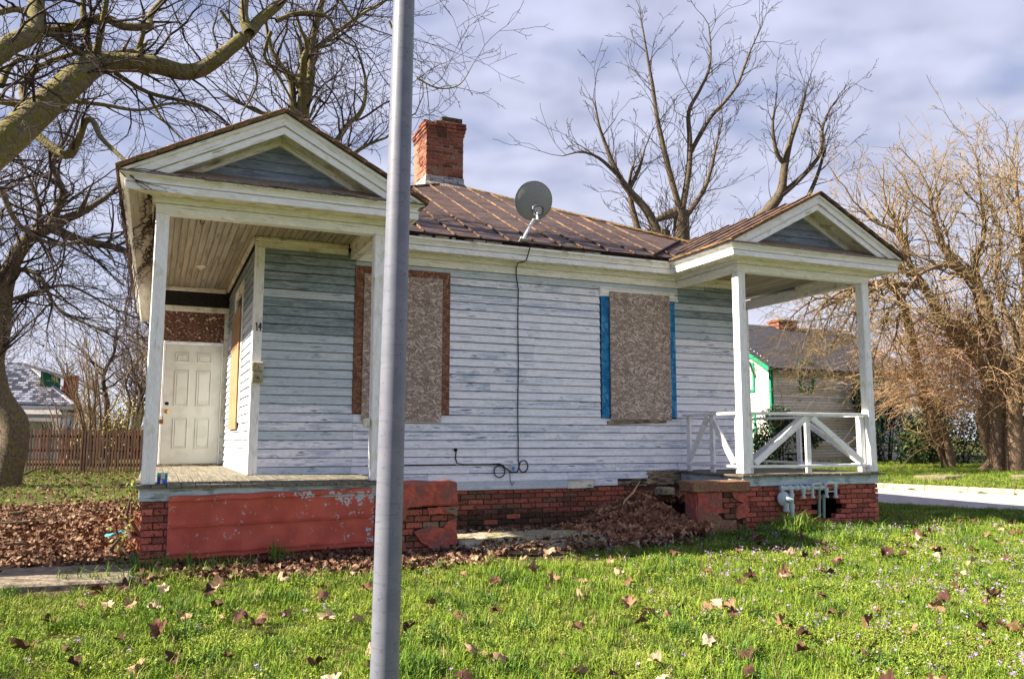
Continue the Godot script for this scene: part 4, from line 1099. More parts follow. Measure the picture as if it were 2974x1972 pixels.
func build_roof(H: Node) -> void:
	# the front slope of the hipped main roof
	var deck := MB.new()
	var A := Vector3(3.94, 5.45, -3.95)
	deck.face(PackedVector3Array([Vector3(1.2, 3.27, 0.40), Vector3(6.5, 3.27, 0.40), Vector3(8.22, 3.49, -0.03), A + Vector3(0, -0.03, 0), Vector3(-0.34, 3.49, -0.03)]), Vector3.RIGHT, Vector3(0, 0.447, -0.894))
	deck.face(PackedVector3Array([Vector3(8.25, 3.53, -0.03), Vector3(8.25, 3.53, -9.0), Vector3(3.94, 5.5, -9.0), Vector3(3.94, 5.5, -3.95)]), Vector3.FORWARD, Vector3(0, 0.4, 0.9))
	deck.face(PackedVector3Array([Vector3(-0.37, 3.53, -9.0), Vector3(-0.37, 3.53, -0.03), Vector3(3.94, 5.5, -3.95), Vector3(3.94, 5.5, -9.0)]), Vector3.FORWARD, Vector3(0, 0.4, 0.9))
	deck.face(PackedVector3Array([Vector3(8.25, 3.5, -9.0), Vector3(-0.37, 3.5, -9.0), Vector3(3.94, 5.5, -9.0)]), Vector3.RIGHT, Vector3.UP)
	var roof := put("roof", deck, M.roofs[1], H)
	var V := Vector3(0, 0.447214, -0.894427)
	var o := Vector3(0, 3.298, 0.45)
	# u = x; v = (0.45 - z) / 0.894; the hips climb to the peak
	var tip := 4.0 / 0.894427
	var poly := PackedVector2Array([Vector2(1.30, 0.035), Vector2(6.28, 0.035), Vector2(8.25, 0.54), Vector2(3.94, (0.45 + 3.95) / 0.894427), Vector2(-0.37, 0.54)])
	var seams := [0.75, 1.22, 1.68, 2.15, 2.6, 2.98, 3.43, 3.86, 4.26, 4.62, 5.06, 5.52, 5.93, 6.3]
	iron_roof(roof, o, Vector3.RIGHT, V, poly, 0.45, 0.62, seams)
	# hip battens and the upturned edge beside the valley
	var hb := MB.new()
	hb.beam(A + Vector3(0, 0.055, 0), Vector3(8.25, 3.575, -0.03), 0.07, 0.04, 0.012)
	hb.beam(A + Vector3(0, 0.055, 0), Vector3(-0.37, 3.575, -0.03), 0.07, 0.04, 0.012)
	put("roof_hip", hb, M.edge, roof)
	var vl := MB.new()
	vl.beam(Vector3(5.80, 3.295, 0.50), Vector3(7.22, 3.965, -0.82), 0.03, 0.05, 0.008)
	put("valley_edge", vl, M.dark_edge, roof)
	# ragged eave: dark rotten boards with gaps over the moulding
	var x := 1.66
	while x < 6.2:
		var L := rf(0.05, 0.4)
		var m := MB.new()
		m.off = Vector2(rf(0, 5), rf(0, 5))
		var kind := R.randf()
		var yb := 3.2605 if kind < 0.7 else 3.262
		m.obox(Transform3D(Basis(), Vector3(x + L / 2, yb + 0.016, 0.378 + rf(-0.012, 0.004))), Vector3(L - rf(0.006, 0.05), 0.032 + rf(-0.008, 0.0), 0.02), 0.006)
		put("eave_board", m, M.dark_edge if kind < 0.4 or x > 4.9 else (M.trim_dirty if kind < 0.85 else M.rot), roof)
		x += L
	var eb := MB.new()
	eb.box(Vector3(1.68, 3.259, 0.30), Vector3(6.2, 3.29, 0.345))
	put("eave_deck", eb, M.dark_edge, roof)
	var lip := MB.new()
	x = 1.7
	while x < 6.25:
		var L := rf(0.25, 0.5)
		lip.off = Vector2(rf(0, 5), 0)
		lip.obox(Transform3D(Basis(Vector3.BACK, rf(-0.012, 0.012)), Vector3(x + L / 2, 3.303 + rf(-0.006, 0.003), 0.398 + rf(-0.016, 0.010))), Vector3(L + 0.01, 0.014, 0.05), 0.004)
		x += L
	put("roof_lip", lip, M.dark_edge, roof)
	# porch gables: two slopes each
	for g in [[-1.236, 1.333], [6.541, 9.084]]:
		var xm: float = (g[0] + g[1]) / 2
		var half: float = (g[1] - g[0]) / 2 + 0.40
		var top := 4.15
		var eave := 3.275
		var back := -9.0
		for s in [-1.0, 1.0]:
			var U := Vector3(0, 0, -1.0)
			var Vs := Vector3(-s * half, top - eave, 0)
			var w := Vs.length()
			Vs /= w
			var at := Vector3(xm + s * half, eave, 1.955)
			var cut := 1.955 - back
			if (g[0] < 0 and s > 0) or (g[0] > 0 and s < 0): cut = 3.4
			var d := MB.new()
			var p := PackedVector3Array()
			for q in [Vector2(0, 0), Vector2(cut, 0), Vector2(cut, w), Vector2(0, w)]:
				p.append(at + U * q.x + Vs * q.y - Vector3(0, 0.022, 0))
			d.face(p, U, Vs)
			var sub := put("porch_roof", d, M.roofs[2], H)
			var se := []
			var k := 0.28
			while k < cut:
				se.append(k); k += 0.47
			iron_roof(sub, at, U, Vs, PackedVector2Array([Vector2(0, 0), Vector2(cut, 0), Vector2(cut, w), Vector2(0, w)]), 0.47, 0.62 if cut < 5 else 1.0, se)
			# roof edges, thick with rust and moss
			var e := MB.new()
			e.off = Vector2(rf(0, 5), rf(0, 5))
			var n := 9
			for j in n:
				var a := at + Vs * (w * j / n) + Vector3(0, 0.0 + rf(-0.004, 0.004), -0.006 + rf(-0.008, 0.008))
				var b := at + Vs * (w * (j + 1) / n) + Vector3(0, 0.0 + rf(-0.004, 0.004), -0.006 + rf(-0.008, 0.008))
				e.beam(a, b, 0.034, 0.046 + rf(-0.008, 0.010), 0.009)
			put("roof_edge", e, M.edge, sub)
			e = MB.new()
			var z := 1.95
			var zend := 1.955 - minf(cut, 9.0)
			if cut < 5: zend = 0.42
			while z > zend:
				var L := rf(0.2, 0.5)
				e.off = Vector2(rf(0, 5), rf(0, 5))
				e.obox(Transform3D(Basis(Vector3.RIGHT, rf(-0.015, 0.015)), Vector3(at.x - s * 0.02 + rf(-0.008, 0.008), eave + rf(-0.005, 0.004), z - L / 2)), Vector3(0.05, 0.034, L + 0.01), 0.007)
				z -= L
			put("roof_edge", e, M.edge, sub)
	# chimney: mortar core, bricks one by one on the two faces in view, corbelled cap, flashing of sheet lead
	var core := MB.new()
	core.box(Vector3(3.455, 5.2, -4.62), Vector3(4.214, 6.66, -3.785))
	core.box(Vector3(3.44, 6.42, -4.64), Vector3(4.23, 6.66, -3.77))
	var ch := put("chimney", core, M.mortar_pale, H)
	var fx := Transform3D(Basis(), Vector3(0, 0, -3.78))
	bricks(ch, fx, 3.45, 4.22, 5.56, 6.42, 0.219, 0.0655, M.chimney_bricks, func(_u, _y): return true)
	var lx := Transform3D(Basis(Vector3(0, 0, 1), Vector3.UP, Vector3(-1, 0, 0)), Vector3(3.45, 0, 0))
	bricks(ch, lx, -4.63, -3.78, 5.56, 6.42, 0.219, 0.0655, M.chimney_bricks, func(u, _y): return u > -4.4)
	var grow := [0.0, 0.03, 0.055, 0.045]
	for k in 4:
		var gq: float = [0.02, 0.036, 0.05, 0.046][k]
		var yb := 6.42 + 0.0675 * k
		var f2 := Transform3D(Basis(), Vector3(0, 0, -3.78 + gq))
		bricks(ch, f2, 3.45 - gq, 4.22 + gq, yb + 0.02, yb + 0.0655, 0.219, 0.0655, M.chimney_bricks, func(u, _y): return k < 3 or u > 3.6)
		var l2 := Transform3D(Basis(Vector3(0, 0, 1), Vector3.UP, Vector3(-1, 0, 0)), Vector3(3.45 - gq, 0, 0))
		bricks(ch, l2, -4.63, -3.782, yb + 0.02, yb + 0.0655, 0.219, 0.0655, M.chimney_bricks, func(_u, _y): return k < 3 or R.randf() < 0.5)
	var blk := MB.new()
	blk.box(Vector3(3.77, 6.62, -4.4), Vector3(4.2, 6.81, -3.80), 0.012)
	put("chimney_block", blk, tint(M.concrete, Color(0.5, 0.5, 0.5)), ch)
	var fl := MB.new()
	fl.box(Vector3(3.438, 5.34, -4.65), Vector3(4.232, 5.575, -3.762), 0.01)
	put("flashing", fl, M.flash, ch)
	var f3 := MB.new()
	f3.quad(Vector3(3.40, 5.335, -3.62), Vector3(4.27, 5.335, -3.62), Vector3(4.24, 5.46, -3.765), Vector3(3.43, 5.46, -3.765))
	put("flashing", f3, tint(M.flash, Color(0.75, 0.72, 0.7)), ch)

func build_foundation(H: Node) -> void:
	# left porch: a brick wall, mostly behind the iron panel
	var core := MB.new()
	core.box(Vector3(-1.2, -1.1, 1.40), Vector3(1.3, -0.172, 1.512))
	core.box(Vector3(-1.2, -1.1, -4.2), Vector3(-1.10, -0.172, 1.40))
	var fl := put("porch_foundation", core, M.mortar, H)
	bricks(fl, Transform3D(Basis(), Vector3(0, 0, 1.535)), -1.215, 1.33, -1.0, -0.172, 0.222, 0.0735, M.bricks, func(u, y): return (u < -0.78 and y > -0.83) or u > 1.12 or y < -0.75)
	bricks(fl, Transform3D(Basis(Vector3(0, 0, 1), Vector3.UP, Vector3(-1, 0, 0)), Vector3(-1.217, 0, 0)), -4.2, 1.43, -0.95, -0.172, 0.222, 0.0735, M.bricks, func(_u, _y): return true, "side_bricks")
	# middle wall under the siding
	core = MB.new()
	core.box(Vector3(1.0, -1.1, -0.16), Vector3(6.6, -0.2, -0.035))
	var fm := put("wall_foundation", core, M.mortar, H)
	bricks(fm, Transform3D(Basis(), Vector3(0, 0, -0.012)), 1.36, 6.3, -0.80, -0.215, 0.232, 0.0725, M.old_bricks, func(u, y): return not (u > 5.75 and y > -0.3) and u > 2.1 and not (u > 4.9 and y < -0.62), "", M.damp_bricks)
	# right porch: a brick wall with a hole knocked through it
	core = MB.new()
	core.box(Vector3(6.5, -1.1, 1.42), Vector3(7.62, -0.172, 1.512))
	core.box(Vector3(8.48, -1.1, 1.42), Vector3(9.06, -0.172, 1.512))
	core.box(Vector3(7.621, -0.26, 1.42), Vector3(8.479, -0.172, 1.512))
	core.box(Vector3(8.97, -1.1, -4.2), Vector3(9.06, -0.172, 1.419))
	core.box(Vector3(6.56, -1.1, 0.0), Vector3(6.64, -0.172, 1.419))
	var fr := put("porch_foundation", core, M.mortar, H)
	var hole := PackedVector2Array([Vector2(7.90, -0.255), Vector2(7.89, -0.36), Vector2(7.83, -0.41), Vector2(7.72, -0.46), Vector2(7.70, -0.53), Vector2(7.78, -0.56), Vector2(7.72, -0.63), Vector2(7.70, -0.72), Vector2(8.1, -0.74), Vector2(8.14, -0.66), Vector2(8.33, -0.60), Vector2(8.44, -0.50), Vector2(8.38, -0.42), Vector2(8.27, -0.36), Vector2(8.22, -0.27)])
	bricks(fr, Transform3D(Basis(), Vector3(0, 0, 1.535)), 6.44, 9.09, -0.92, -0.172, 0.222, 0.0715, M.bricks, func(u, y): return not Geometry2D.is_point_in_polygon(Vector2(u, y), hole))
	bricks(fr, Transform3D(Basis(Vector3(0, 0, -1), Vector3.UP, Vector3(1, 0, 0)), Vector3(9.092, 0, 0)), -1.43, 4.2, -0.95, -0.172, 0.222, 0.0715, M.bricks, func(_u, _y): return true, "side_bricks")
	var dark := MB.new()
	dark.box(Vector3(6.7, -1.0, 0.3), Vector3(8.9, -0.2, 0.34))
	put("crawl_space_wall", dark, M.cavity, fr)
	# loose bricks below the hole
	for p in [[7.84, -0.68, 0.2], [7.98, -0.70, -0.3], [8.15, -0.69, 0.1]]:
		var m := MB.new()
		m.obox(Transform3D(Basis(Vector3.UP, p[2]) * Basis(Vector3.RIGHT, p[2] * 0.4), Vector3(p[0], p[1], 1.56)), Vector3(0.2, 0.06, 0.1), 0.01)
		put("brick", m, M.bricks[4], fr)
	# railings of the right porch: rail > posts and braces
	railing(H, Vector3(6.585, 0, 0.10), Vector3(6.585, 0, 1.40))
	railing(H, Vector3(6.70, 0, 1.50), Vector3(8.945, 0, 1.50))
	railing(H, Vector3(9.0, 0, 1.40), Vector3(9.0, 0, -1.35))
	# stub of the lost railing on the left porch
	wood("rail_stub", H, M.trim_dirty, Vector3(1.12, 0.625, 1.45), Vector3(1.19, 0.725, 1.52))

func railing(H: Node, a: Vector3, b: Vector3) -> void:
	var d := (b - a).normalized()
	var n := Vector3(d.z, 0, -d.x)
	var up := Vector3.UP
	var m := MB.new()
	m.off = Vector2(rf(0, 9), rf(0, 9))
	var sag := rf(-0.006, 0.006)
	m.beam(a + up * 0.866, b + up * (0.866 + sag), 0.095, 0.042, 0.005)
	var rail := put("railing", m, M.trim, H)
	m = MB.new()
	m.off = Vector2(rf(0, 9), rf(0, 9))
	m.beam(a + up * 0.105, b + up * 0.105, 0.042, 0.04, 0.005)
	put("bottom_rail", m, M.trim, rail)
	var mid := (a + b) / 2
	for p in [a + d * 0.05, mid, b - d * 0.05]:
		m = MB.new()
		m.off = Vector2(rf(0, 9), rf(0, 9))
		m.beam(p + up * 0.002 + n * 0.045, p + up * 0.844 + n * 0.045, 0.042, 0.092, 0.005, d)
		put("baluster", m, M.trim, rail)
	for s in [-1.0, 1.0]:
		m = MB.new()
		m.off = Vector2(rf(0, 9), rf(0, 9))
		var foot: Vector3 = (a + d * 0.1 if s < 0 else b - d * 0.1) + up * 0.15
		var head: Vector3 = mid + d * (s * 0.055) + up * 0.815
		m.beam(foot - n * 0.0, head - n * 0.0, 0.042, 0.09, 0.005)
		put("brace", m, M.trim, rail)

# ---------- things about the house ----------
func rough_block(m: MB, lo: Vector3, hi: Vector3, n: int, jit: float) -> void:
	# a worn box: each face a grid pushed about by noise that depends on place alone, so that faces stay joined
	for a in 3:
		var u := (a + 1) % 3
		var w := (a + 2) % 3
		for s in 2:
			var g := []
			for j in n + 1:
				for k in n + 1:
					var p := Vector3.ZERO
					p[a] = hi[a] if s else lo[a]
					p[u] = lerpf(lo[u], hi[u], float(j) / n)
					p[w] = lerpf(lo[w], hi[w], float(k) / n)
					var c := (lo + hi) / 2
					var e := Vector3(wob2.get_noise_3d(p.x * 6, p.y * 6, p.z * 6), wob2.get_noise_3d(p.x * 6 + 50, p.y * 6, p.z * 6), wob2.get_noise_3d(p.x * 6, p.y * 6 + 50, p.z * 6))
					# corners worn round
					var f := (p - c) / ((hi - lo) / 2)
					var edge := ss(0.8, 1.0, absf(f.x)) + ss(0.8, 1.0, absf(f.y)) + ss(0.8, 1.0, absf(f.z)) - 1.0
					g.append(p + e * jit - (p - c).normalized() * 0.02 * maxf(edge, 0.0))
			for j in n:
				for k in n:
					var q := [g[j * (n + 1) + k], g[(j + 1) * (n + 1) + k], g[(j + 1) * (n + 1) + k + 1], g[j * (n + 1) + k + 1]]
					if s: m.quad(q[0], q[1], q[2], q[3])
					else: m.quad(q[3], q[2], q[1], q[0])

# a slab of render broken to an outline, standing proud of the brickwork behind
func shard(parent: Node, pts: Array, z: float, thick: float, material: Material, called := "render_patch") -> void:
	var m := MB.new()
	var p := PackedVector3Array()
	for k in pts.size():
		var a: Vector2 = pts[k]
		var b: Vector2 = pts[(k + 1) % pts.size()]
		var nsub := maxi(1, int(a.distance_to(b) / 0.07))
		for j in nsub:
			var q := a.lerp(b, float(j) / nsub)
			if j > 0: q += Vector2(rf(-0.012, 0.012), rf(-0.012, 0.012))
			p.append(Vector3(q.x, q.y, z + thick))
	var flat := PackedVector2Array()
	for q in p: flat.append(Vector2(q.x, q.y))
	if Geometry2D.is_polygon_clockwise(flat):
		p.reverse(); flat.reverse()
	var idx := Geometry2D.triangulate_polygon(flat)
	for k in range(0, idx.size(), 3):
		var A := p[idx[k]]; var B := p[idx[k + 1]]; var C := p[idx[k + 2]]
		if (B - A).cross(C - A).z < 0: m.tri(A, C, B)
		else: m.tri(A, B, C)
	for k in p.size():
		var e := (k + 1) % p.size()
		var A := Vector3(p[k].x, p[k].y, z)
		var B := Vector3(p[e].x, p[e].y, z)
		m.quad(A, B, p[e], p[k])
	put(called, m, material, parent)

func build_piers() -> void:
	var L := base("brick_pier", Vector3.ZERO, "crumbling red rendered brick pier of the lost steps, broken open, behind the lamp post", "pier")
	var m := MB.new()
	m.box(Vector3(1.38, -1.1, 1.33), Vector3(2.19, -0.32, 1.66))
	put("core", m, tint(M.mortar, C8(92, 76, 62)), L)
	m = MB.new()
	rough_block(m, Vector3(1.36, -0.31, 1.30), Vector3(2.225, -0.008, 1.735), 14, 0.03)
	put("capstone", m, M.stucco, L)
	bricks(L, Transform3D(Basis(), Vector3(0, 0, 1.70)), 1.38, 2.19, -0.99, -0.325, 0.205, 0.073, M.old_bricks + [M.mortar_pale], func(_u, _y): return R.randf() < 0.9)
	shard(L, [Vector2(1.86, -0.40), Vector2(1.98, -0.30), Vector2(2.215, -0.30), Vector2(2.215, -0.42), Vector2(2.08, -0.36)], 1.69, 0.02, M.mortar_pale)
	shard(L, [Vector2(2.205, -0.44), Vector2(2.205, -0.74), Vector2(2.12, -0.74), Vector2(2.08, -0.82), Vector2(2.02, -0.90), Vector2(1.93, -0.89), Vector2(1.90, -0.79), Vector2(1.77, -0.70), Vector2(1.68, -0.58), Vector2(1.78, -0.545), Vector2(1.90, -0.53), Vector2(2.04, -0.55), Vector2(2.10, -0.47)], 1.70, 0.03, M.stucco)
	shard(L, [Vector2(1.36, -0.62), Vector2(1.55, -0.66), Vector2(1.62, -0.82), Vector2(1.52, -0.93), Vector2(1.36, -0.96)], 1.70, 0.03, M.stucco)
	shard(L, [Vector2(1.36, -0.31), Vector2(1.60, -0.31), Vector2(1.58, -0.42), Vector2(1.48, -0.52), Vector2(1.36, -0.55)], 1.70, 0.028, M.stucco)
	shard(L, [Vector2(1.84, -0.31), Vector2(2.06, -0.31), Vector2(2.08, -0.385), Vector2(1.86, -0.39)], 1.706, 0.024, M.stucco)
	bricks(L, Transform3D(Basis(Vector3(0, 0, -1), Vector3.UP, Vector3(1, 0, 0)), Vector3(2.2, 0, 0)), -1.68, -1.33, -0.99, -0.325, 0.205, 0.073, M.old_bricks, func(_u, _y): return true, "side_bricks")
	# right pier with its stone cap
	var Rr := base("brick_pier", Vector3.ZERO, "rendered red brick pier with a thick stained stone cap before the right porch", "pier")
	m = MB.new()
	rough_block(m, Vector3(5.55, -0.225, 1.40), Vector3(6.525, -0.075, 1.735), 12, 0.018)
	put("capstone", m, M.capstone, Rr)
	m = MB.new()
	m.box(Vector3(5.66, -1.1, 1.44), Vector3(6.49, -0.226, 1.64))
	put("core", m, tint(M.mortar, C8(84, 66, 56)), Rr)
	bricks(Rr, Transform3D(Basis(), Vector3(0, 0, 1.672)), 5.68, 6.49, -0.88, -0.23, 0.21, 0.073, M.old_bricks, func(u, _y): return u > 6.0 and R.randf() < 0.85)
	shard(Rr, [Vector2(5.645, -0.23), Vector2(6.06, -0.23), Vector2(6.05, -0.5), Vector2(5.95, -0.52), Vector2(5.84, -0.50), Vector2(5.70, -0.56), Vector2(5.645, -0.62)], 1.665, 0.035, M.stucco)
	shard(Rr, [Vector2(5.64, -0.60), Vector2(5.72, -0.54), Vector2(5.84, -0.495), Vector2(5.98, -0.52), Vector2(6.06, -0.6), Vector2(6.28, -0.605), Vector2(6.29, -0.78), Vector2(6.24, -0.95), Vector2(5.65, -0.95)], 1.66, 0.045, M.capstone)
	shard(Rr, [Vector2(6.22, -0.23), Vector2(6.495, -0.23), Vector2(6.495, -0.58), Vector2(6.32, -0.60), Vector2(6.27, -0.56), Vector2(6.32, -0.42), Vector2(6.42, -0.38), Vector2(6.27, -0.32)], 1.665, 0.03, M.stucco)
	m = MB.new()
	rough_block(m, Vector3(5.625, -1.0, 1.43), Vector3(5.66, -0.228, 1.69), 8, 0.012)
	put("side_render", m, M.stucco, Rr)
	# small blocks lying about
	var b := MB.new()
	rough_block(b, Vector3(2.25, -0.95, 1.45), Vector3(2.52, -0.70, 1.8), 8, 0.03)
	tag(put("stone_block", b, M.concrete), "mossy grey stone block lying beside the crumbling left pier", "stone block")
	b = MB.new()
	rough_block(b, Vector3(5.98, -0.36, 0.12), Vector3(6.18, -0.23, 0.42), 6, 0.02)
	tag(put("stone_block", b, M.concrete), "small pale stone block perched on the leaf heap behind the right pier", "stone block")

func build_slab() -> void:
	var m := MB.new()
	var pieces := [[Vector2(2.3, 0.1), Vector2(3.62, 1.98)], [Vector2(3.63, 0.1), Vector2(4.9, 1.72)], [Vector2(4.91, 0.1), Vector2(5.6, 1.5)]]
	for p in pieces:
		rough_block(m, Vector3(p[0].x, -0.95, p[0].y), Vector3(p[1].x, -0.765 + rf(-0.012, 0.01), p[1].y), 12, 0.035)
	tag(put("pavement", m, M.concrete), "broken mossy concrete slab between the two piers", "slab", "", "structure")

func build_panel() -> void:
	var o := base("metal_panel", Vector3(-0.955, -0.78, 1.545), "dented red sheet iron panel, paint worn to pale blue, leaning against the left porch", "metal panel")
	var m := MB.new()
	var w := 2.20
	# ribs across the sheet, a flange at top and bottom; the sheet hangs askew
	var prof := [[0.0, 0.030], [0.012, 0.034], [0.018, 0.012], [0.050, 0.010], [0.056, 0.036], [0.070, 0.036], [0.076, 0.004], [0.328, 0.010], [0.333, 0.034], [0.348, 0.036], [0.354, 0.002], [0.60, 0.008], [0.606, 0.034], [0.652, 0.034], [0.658, 0.036], [0.664, 0.02]]
	var n := 44
	var pos := func(u: float, k: int) -> Vector3:
		var v: float = prof[k][0]
		var lift := 0.05 * u + 0.004 * sin(u * 30.0)
		var dent := 0.010 * wob2.get_noise_2d(u * 26.0, v * 9.0) + 0.016 * wob.get_noise_2d(u * 5.0, v * 3.0)
		if k < 2 or k > 13: dent *= 0.3
		return Vector3(u * w - 0.008 * v, v * 0.995 + lift, prof[k][1] + 0.01 + dent)
	for k in prof.size() - 1:
		for j in n:
			var a := float(j) / n
			var b := float(j + 1) / n
			var v0: float = prof[k][0]
			var v1: float = prof[k + 1][0]
			m.quad(pos.call(a, k), pos.call(b, k), pos.call(b, k + 1), pos.call(a, k + 1), Vector2(a * w, 0.68 - v0), Vector2(b * w, 0.68 - v0), Vector2(b * w, 0.68 - v1), Vector2(a * w, 0.68 - v1))
	put("sheet", m, M.panel, o)
	m = MB.new()
	for j in n:
		var a: Vector3 = pos.call(float(j) / n, 15) + Vector3(0, 0.001, 0.002)
		var b: Vector3 = pos.call(float(j + 1) / n, 15) + Vector3(0, 0.001, 0.002)
		m.quad(a, b, b + Vector3(0, 0.006, -0.012), a + Vector3(0, 0.006, -0.012))
	put("worn_edge", m, M.galv, o)

func build_small() -> void:
	# paint-chip carton on the porch floor by the post
	var o := base("carton", Vector3(-1.03, 0.005, 1.38), "small blue and green carton with a pale label beside the left porch post", "carton")
	var m := MB.new()
	m.box(Vector3(-0.05, 0, -0.035), Vector3(0.05, 0.112, 0.035), 0.003)
	put("box", m, mat(C8(28, 66, 168), 0.5), o)
	m = MB.new()
	m.box(Vector3(-0.0515, 0.07, -0.0365), Vector3(0.0515, 0.094, 0.0365), 0.001)
	put("green_band", m, mat(C8(40, 150, 70), 0.5), o)
	m = MB.new()
	m.box(Vector3(-0.052, 0.0945, -0.037), Vector3(0.052, 0.115, 0.037), 0.003)
	put("lid", m, mat(C8(70, 190, 214), 0.5), o)
	m = MB.new()
	m.box(Vector3(-0.016, 0.05, 0.0355), Vector3(0.026, 0.118, 0.039), 0.0005)
	m.box(Vector3(-0.02, 0.0, 0.0355), Vector3(0.004, 0.044, 0.0375), 0.0005)
	put("label", m, mat(C8(214, 210, 196), 0.6), o)
	m = MB.new()
	m.box(Vector3(0.006, 0.004, 0.0355), Vector3(0.046, 0.066, 0.0370), 0.0005)
	put("picture", m, mat(C8(60, 116, 214), 0.5), o)
	# mailbox on the corner board
	o = base("mailbox", Vector3(0.05, 1.2, 0.03), "old grey tin mailbox hung on the house corner under the number", "mailbox")
	m = MB.new()
	m.box(Vector3(-0.068, 0.0, 0.0), Vector3(0.068, 0.148, 0.075), 0.012)
	put("box", m, tint(M.trim_dirty, C8(196, 194, 184)), o)
	m = MB.new()
	m.box(Vector3(-0.073, 0.150, 0.0), Vector3(0.073, 0.272, 0.085), 0.014)
	put("lid", m, tint(M.trim_dirty, C8(206, 204, 196)), o)
	m = MB.new()
	m.box(Vector3(0.0, 0.18, 0.086), Vector3(0.007, 0.215, 0.090))
	m.box(Vector3(-0.03, 0.062, 0.076), Vector3(0.03, 0.07, 0.080))
	m.box(Vector3(-0.003, 0.045, 0.076), Vector3(0.005, 0.088, 0.081))
	put("slot", m, M.black, o)
	m = MB.new()
	var p := PackedVector3Array()
	var r := PackedFloat32Array()
	for k in 9:
		var a := PI * k / 8.0
		p.append(Vector3(-0.045 * cos(a), -0.005 - 0.05 * sin(a), 0.05)); r.append(0.003)
	m.tube(p, r, 6)
	put("wire_holder", m, M.galv, o)
	# porch lamp plate on the ceiling
	m = MB.new()
	m.lathe(Transform3D(Basis(), Vector3(-0.6, 3.13, -2.3)), [Vector2(0.0, -0.045), Vector2(0.03, -0.045), Vector2(0.035, -0.02), Vector2(0.07, -0.015), Vector2(0.075, 0.0)], 18)
	tag(put("lamp_holder", m, M.trim_dirty), "bare round lamp holder on the left porch ceiling", "lamp holder")
	# hooks in the porch ceilings
	for h in [[Vector3(-0.75, 3.13, 0.75), "iron hook in the left porch ceiling boards"], [Vector3(7.36, 3.13, 0.7), "black hook hanging from the right porch ceiling"]]:
		m = MB.new()
		p = PackedVector3Array(); r = PackedFloat32Array()
		for k in 10:
			var a := -0.3 + TAU * 0.62 * k / 9.0
			p.append(h[0] + Vector3(0.024 - 0.024 * cos(a), -0.055 - 0.026 * sin(a), 0)); r.append(0.005)
		p.insert(0, h[0]); r.insert(0, 0.005)
		m.tube(p, r, 6, true)
		tag(put("hook", m, M.black), h[1], "hook")
	# a wasp nest on the gable boards
	m = MB.new()
	for k in 7:
		m.lathe(Transform3D(Basis(Vector3.RIGHT, PI / 2), Vector3(0.62 + rf(-0.03, 0.03), 3.36 + rf(-0.02, 0.03), 1.53)), [Vector2(0.02, 0), Vector2(0.024, 0.02), Vector2(0.014, 0.035), Vector2(0, 0.04)], 8)
	tag(put("wasp_nest", m, M.edge), "old mud nest stuck to the left gable boards", "nest")

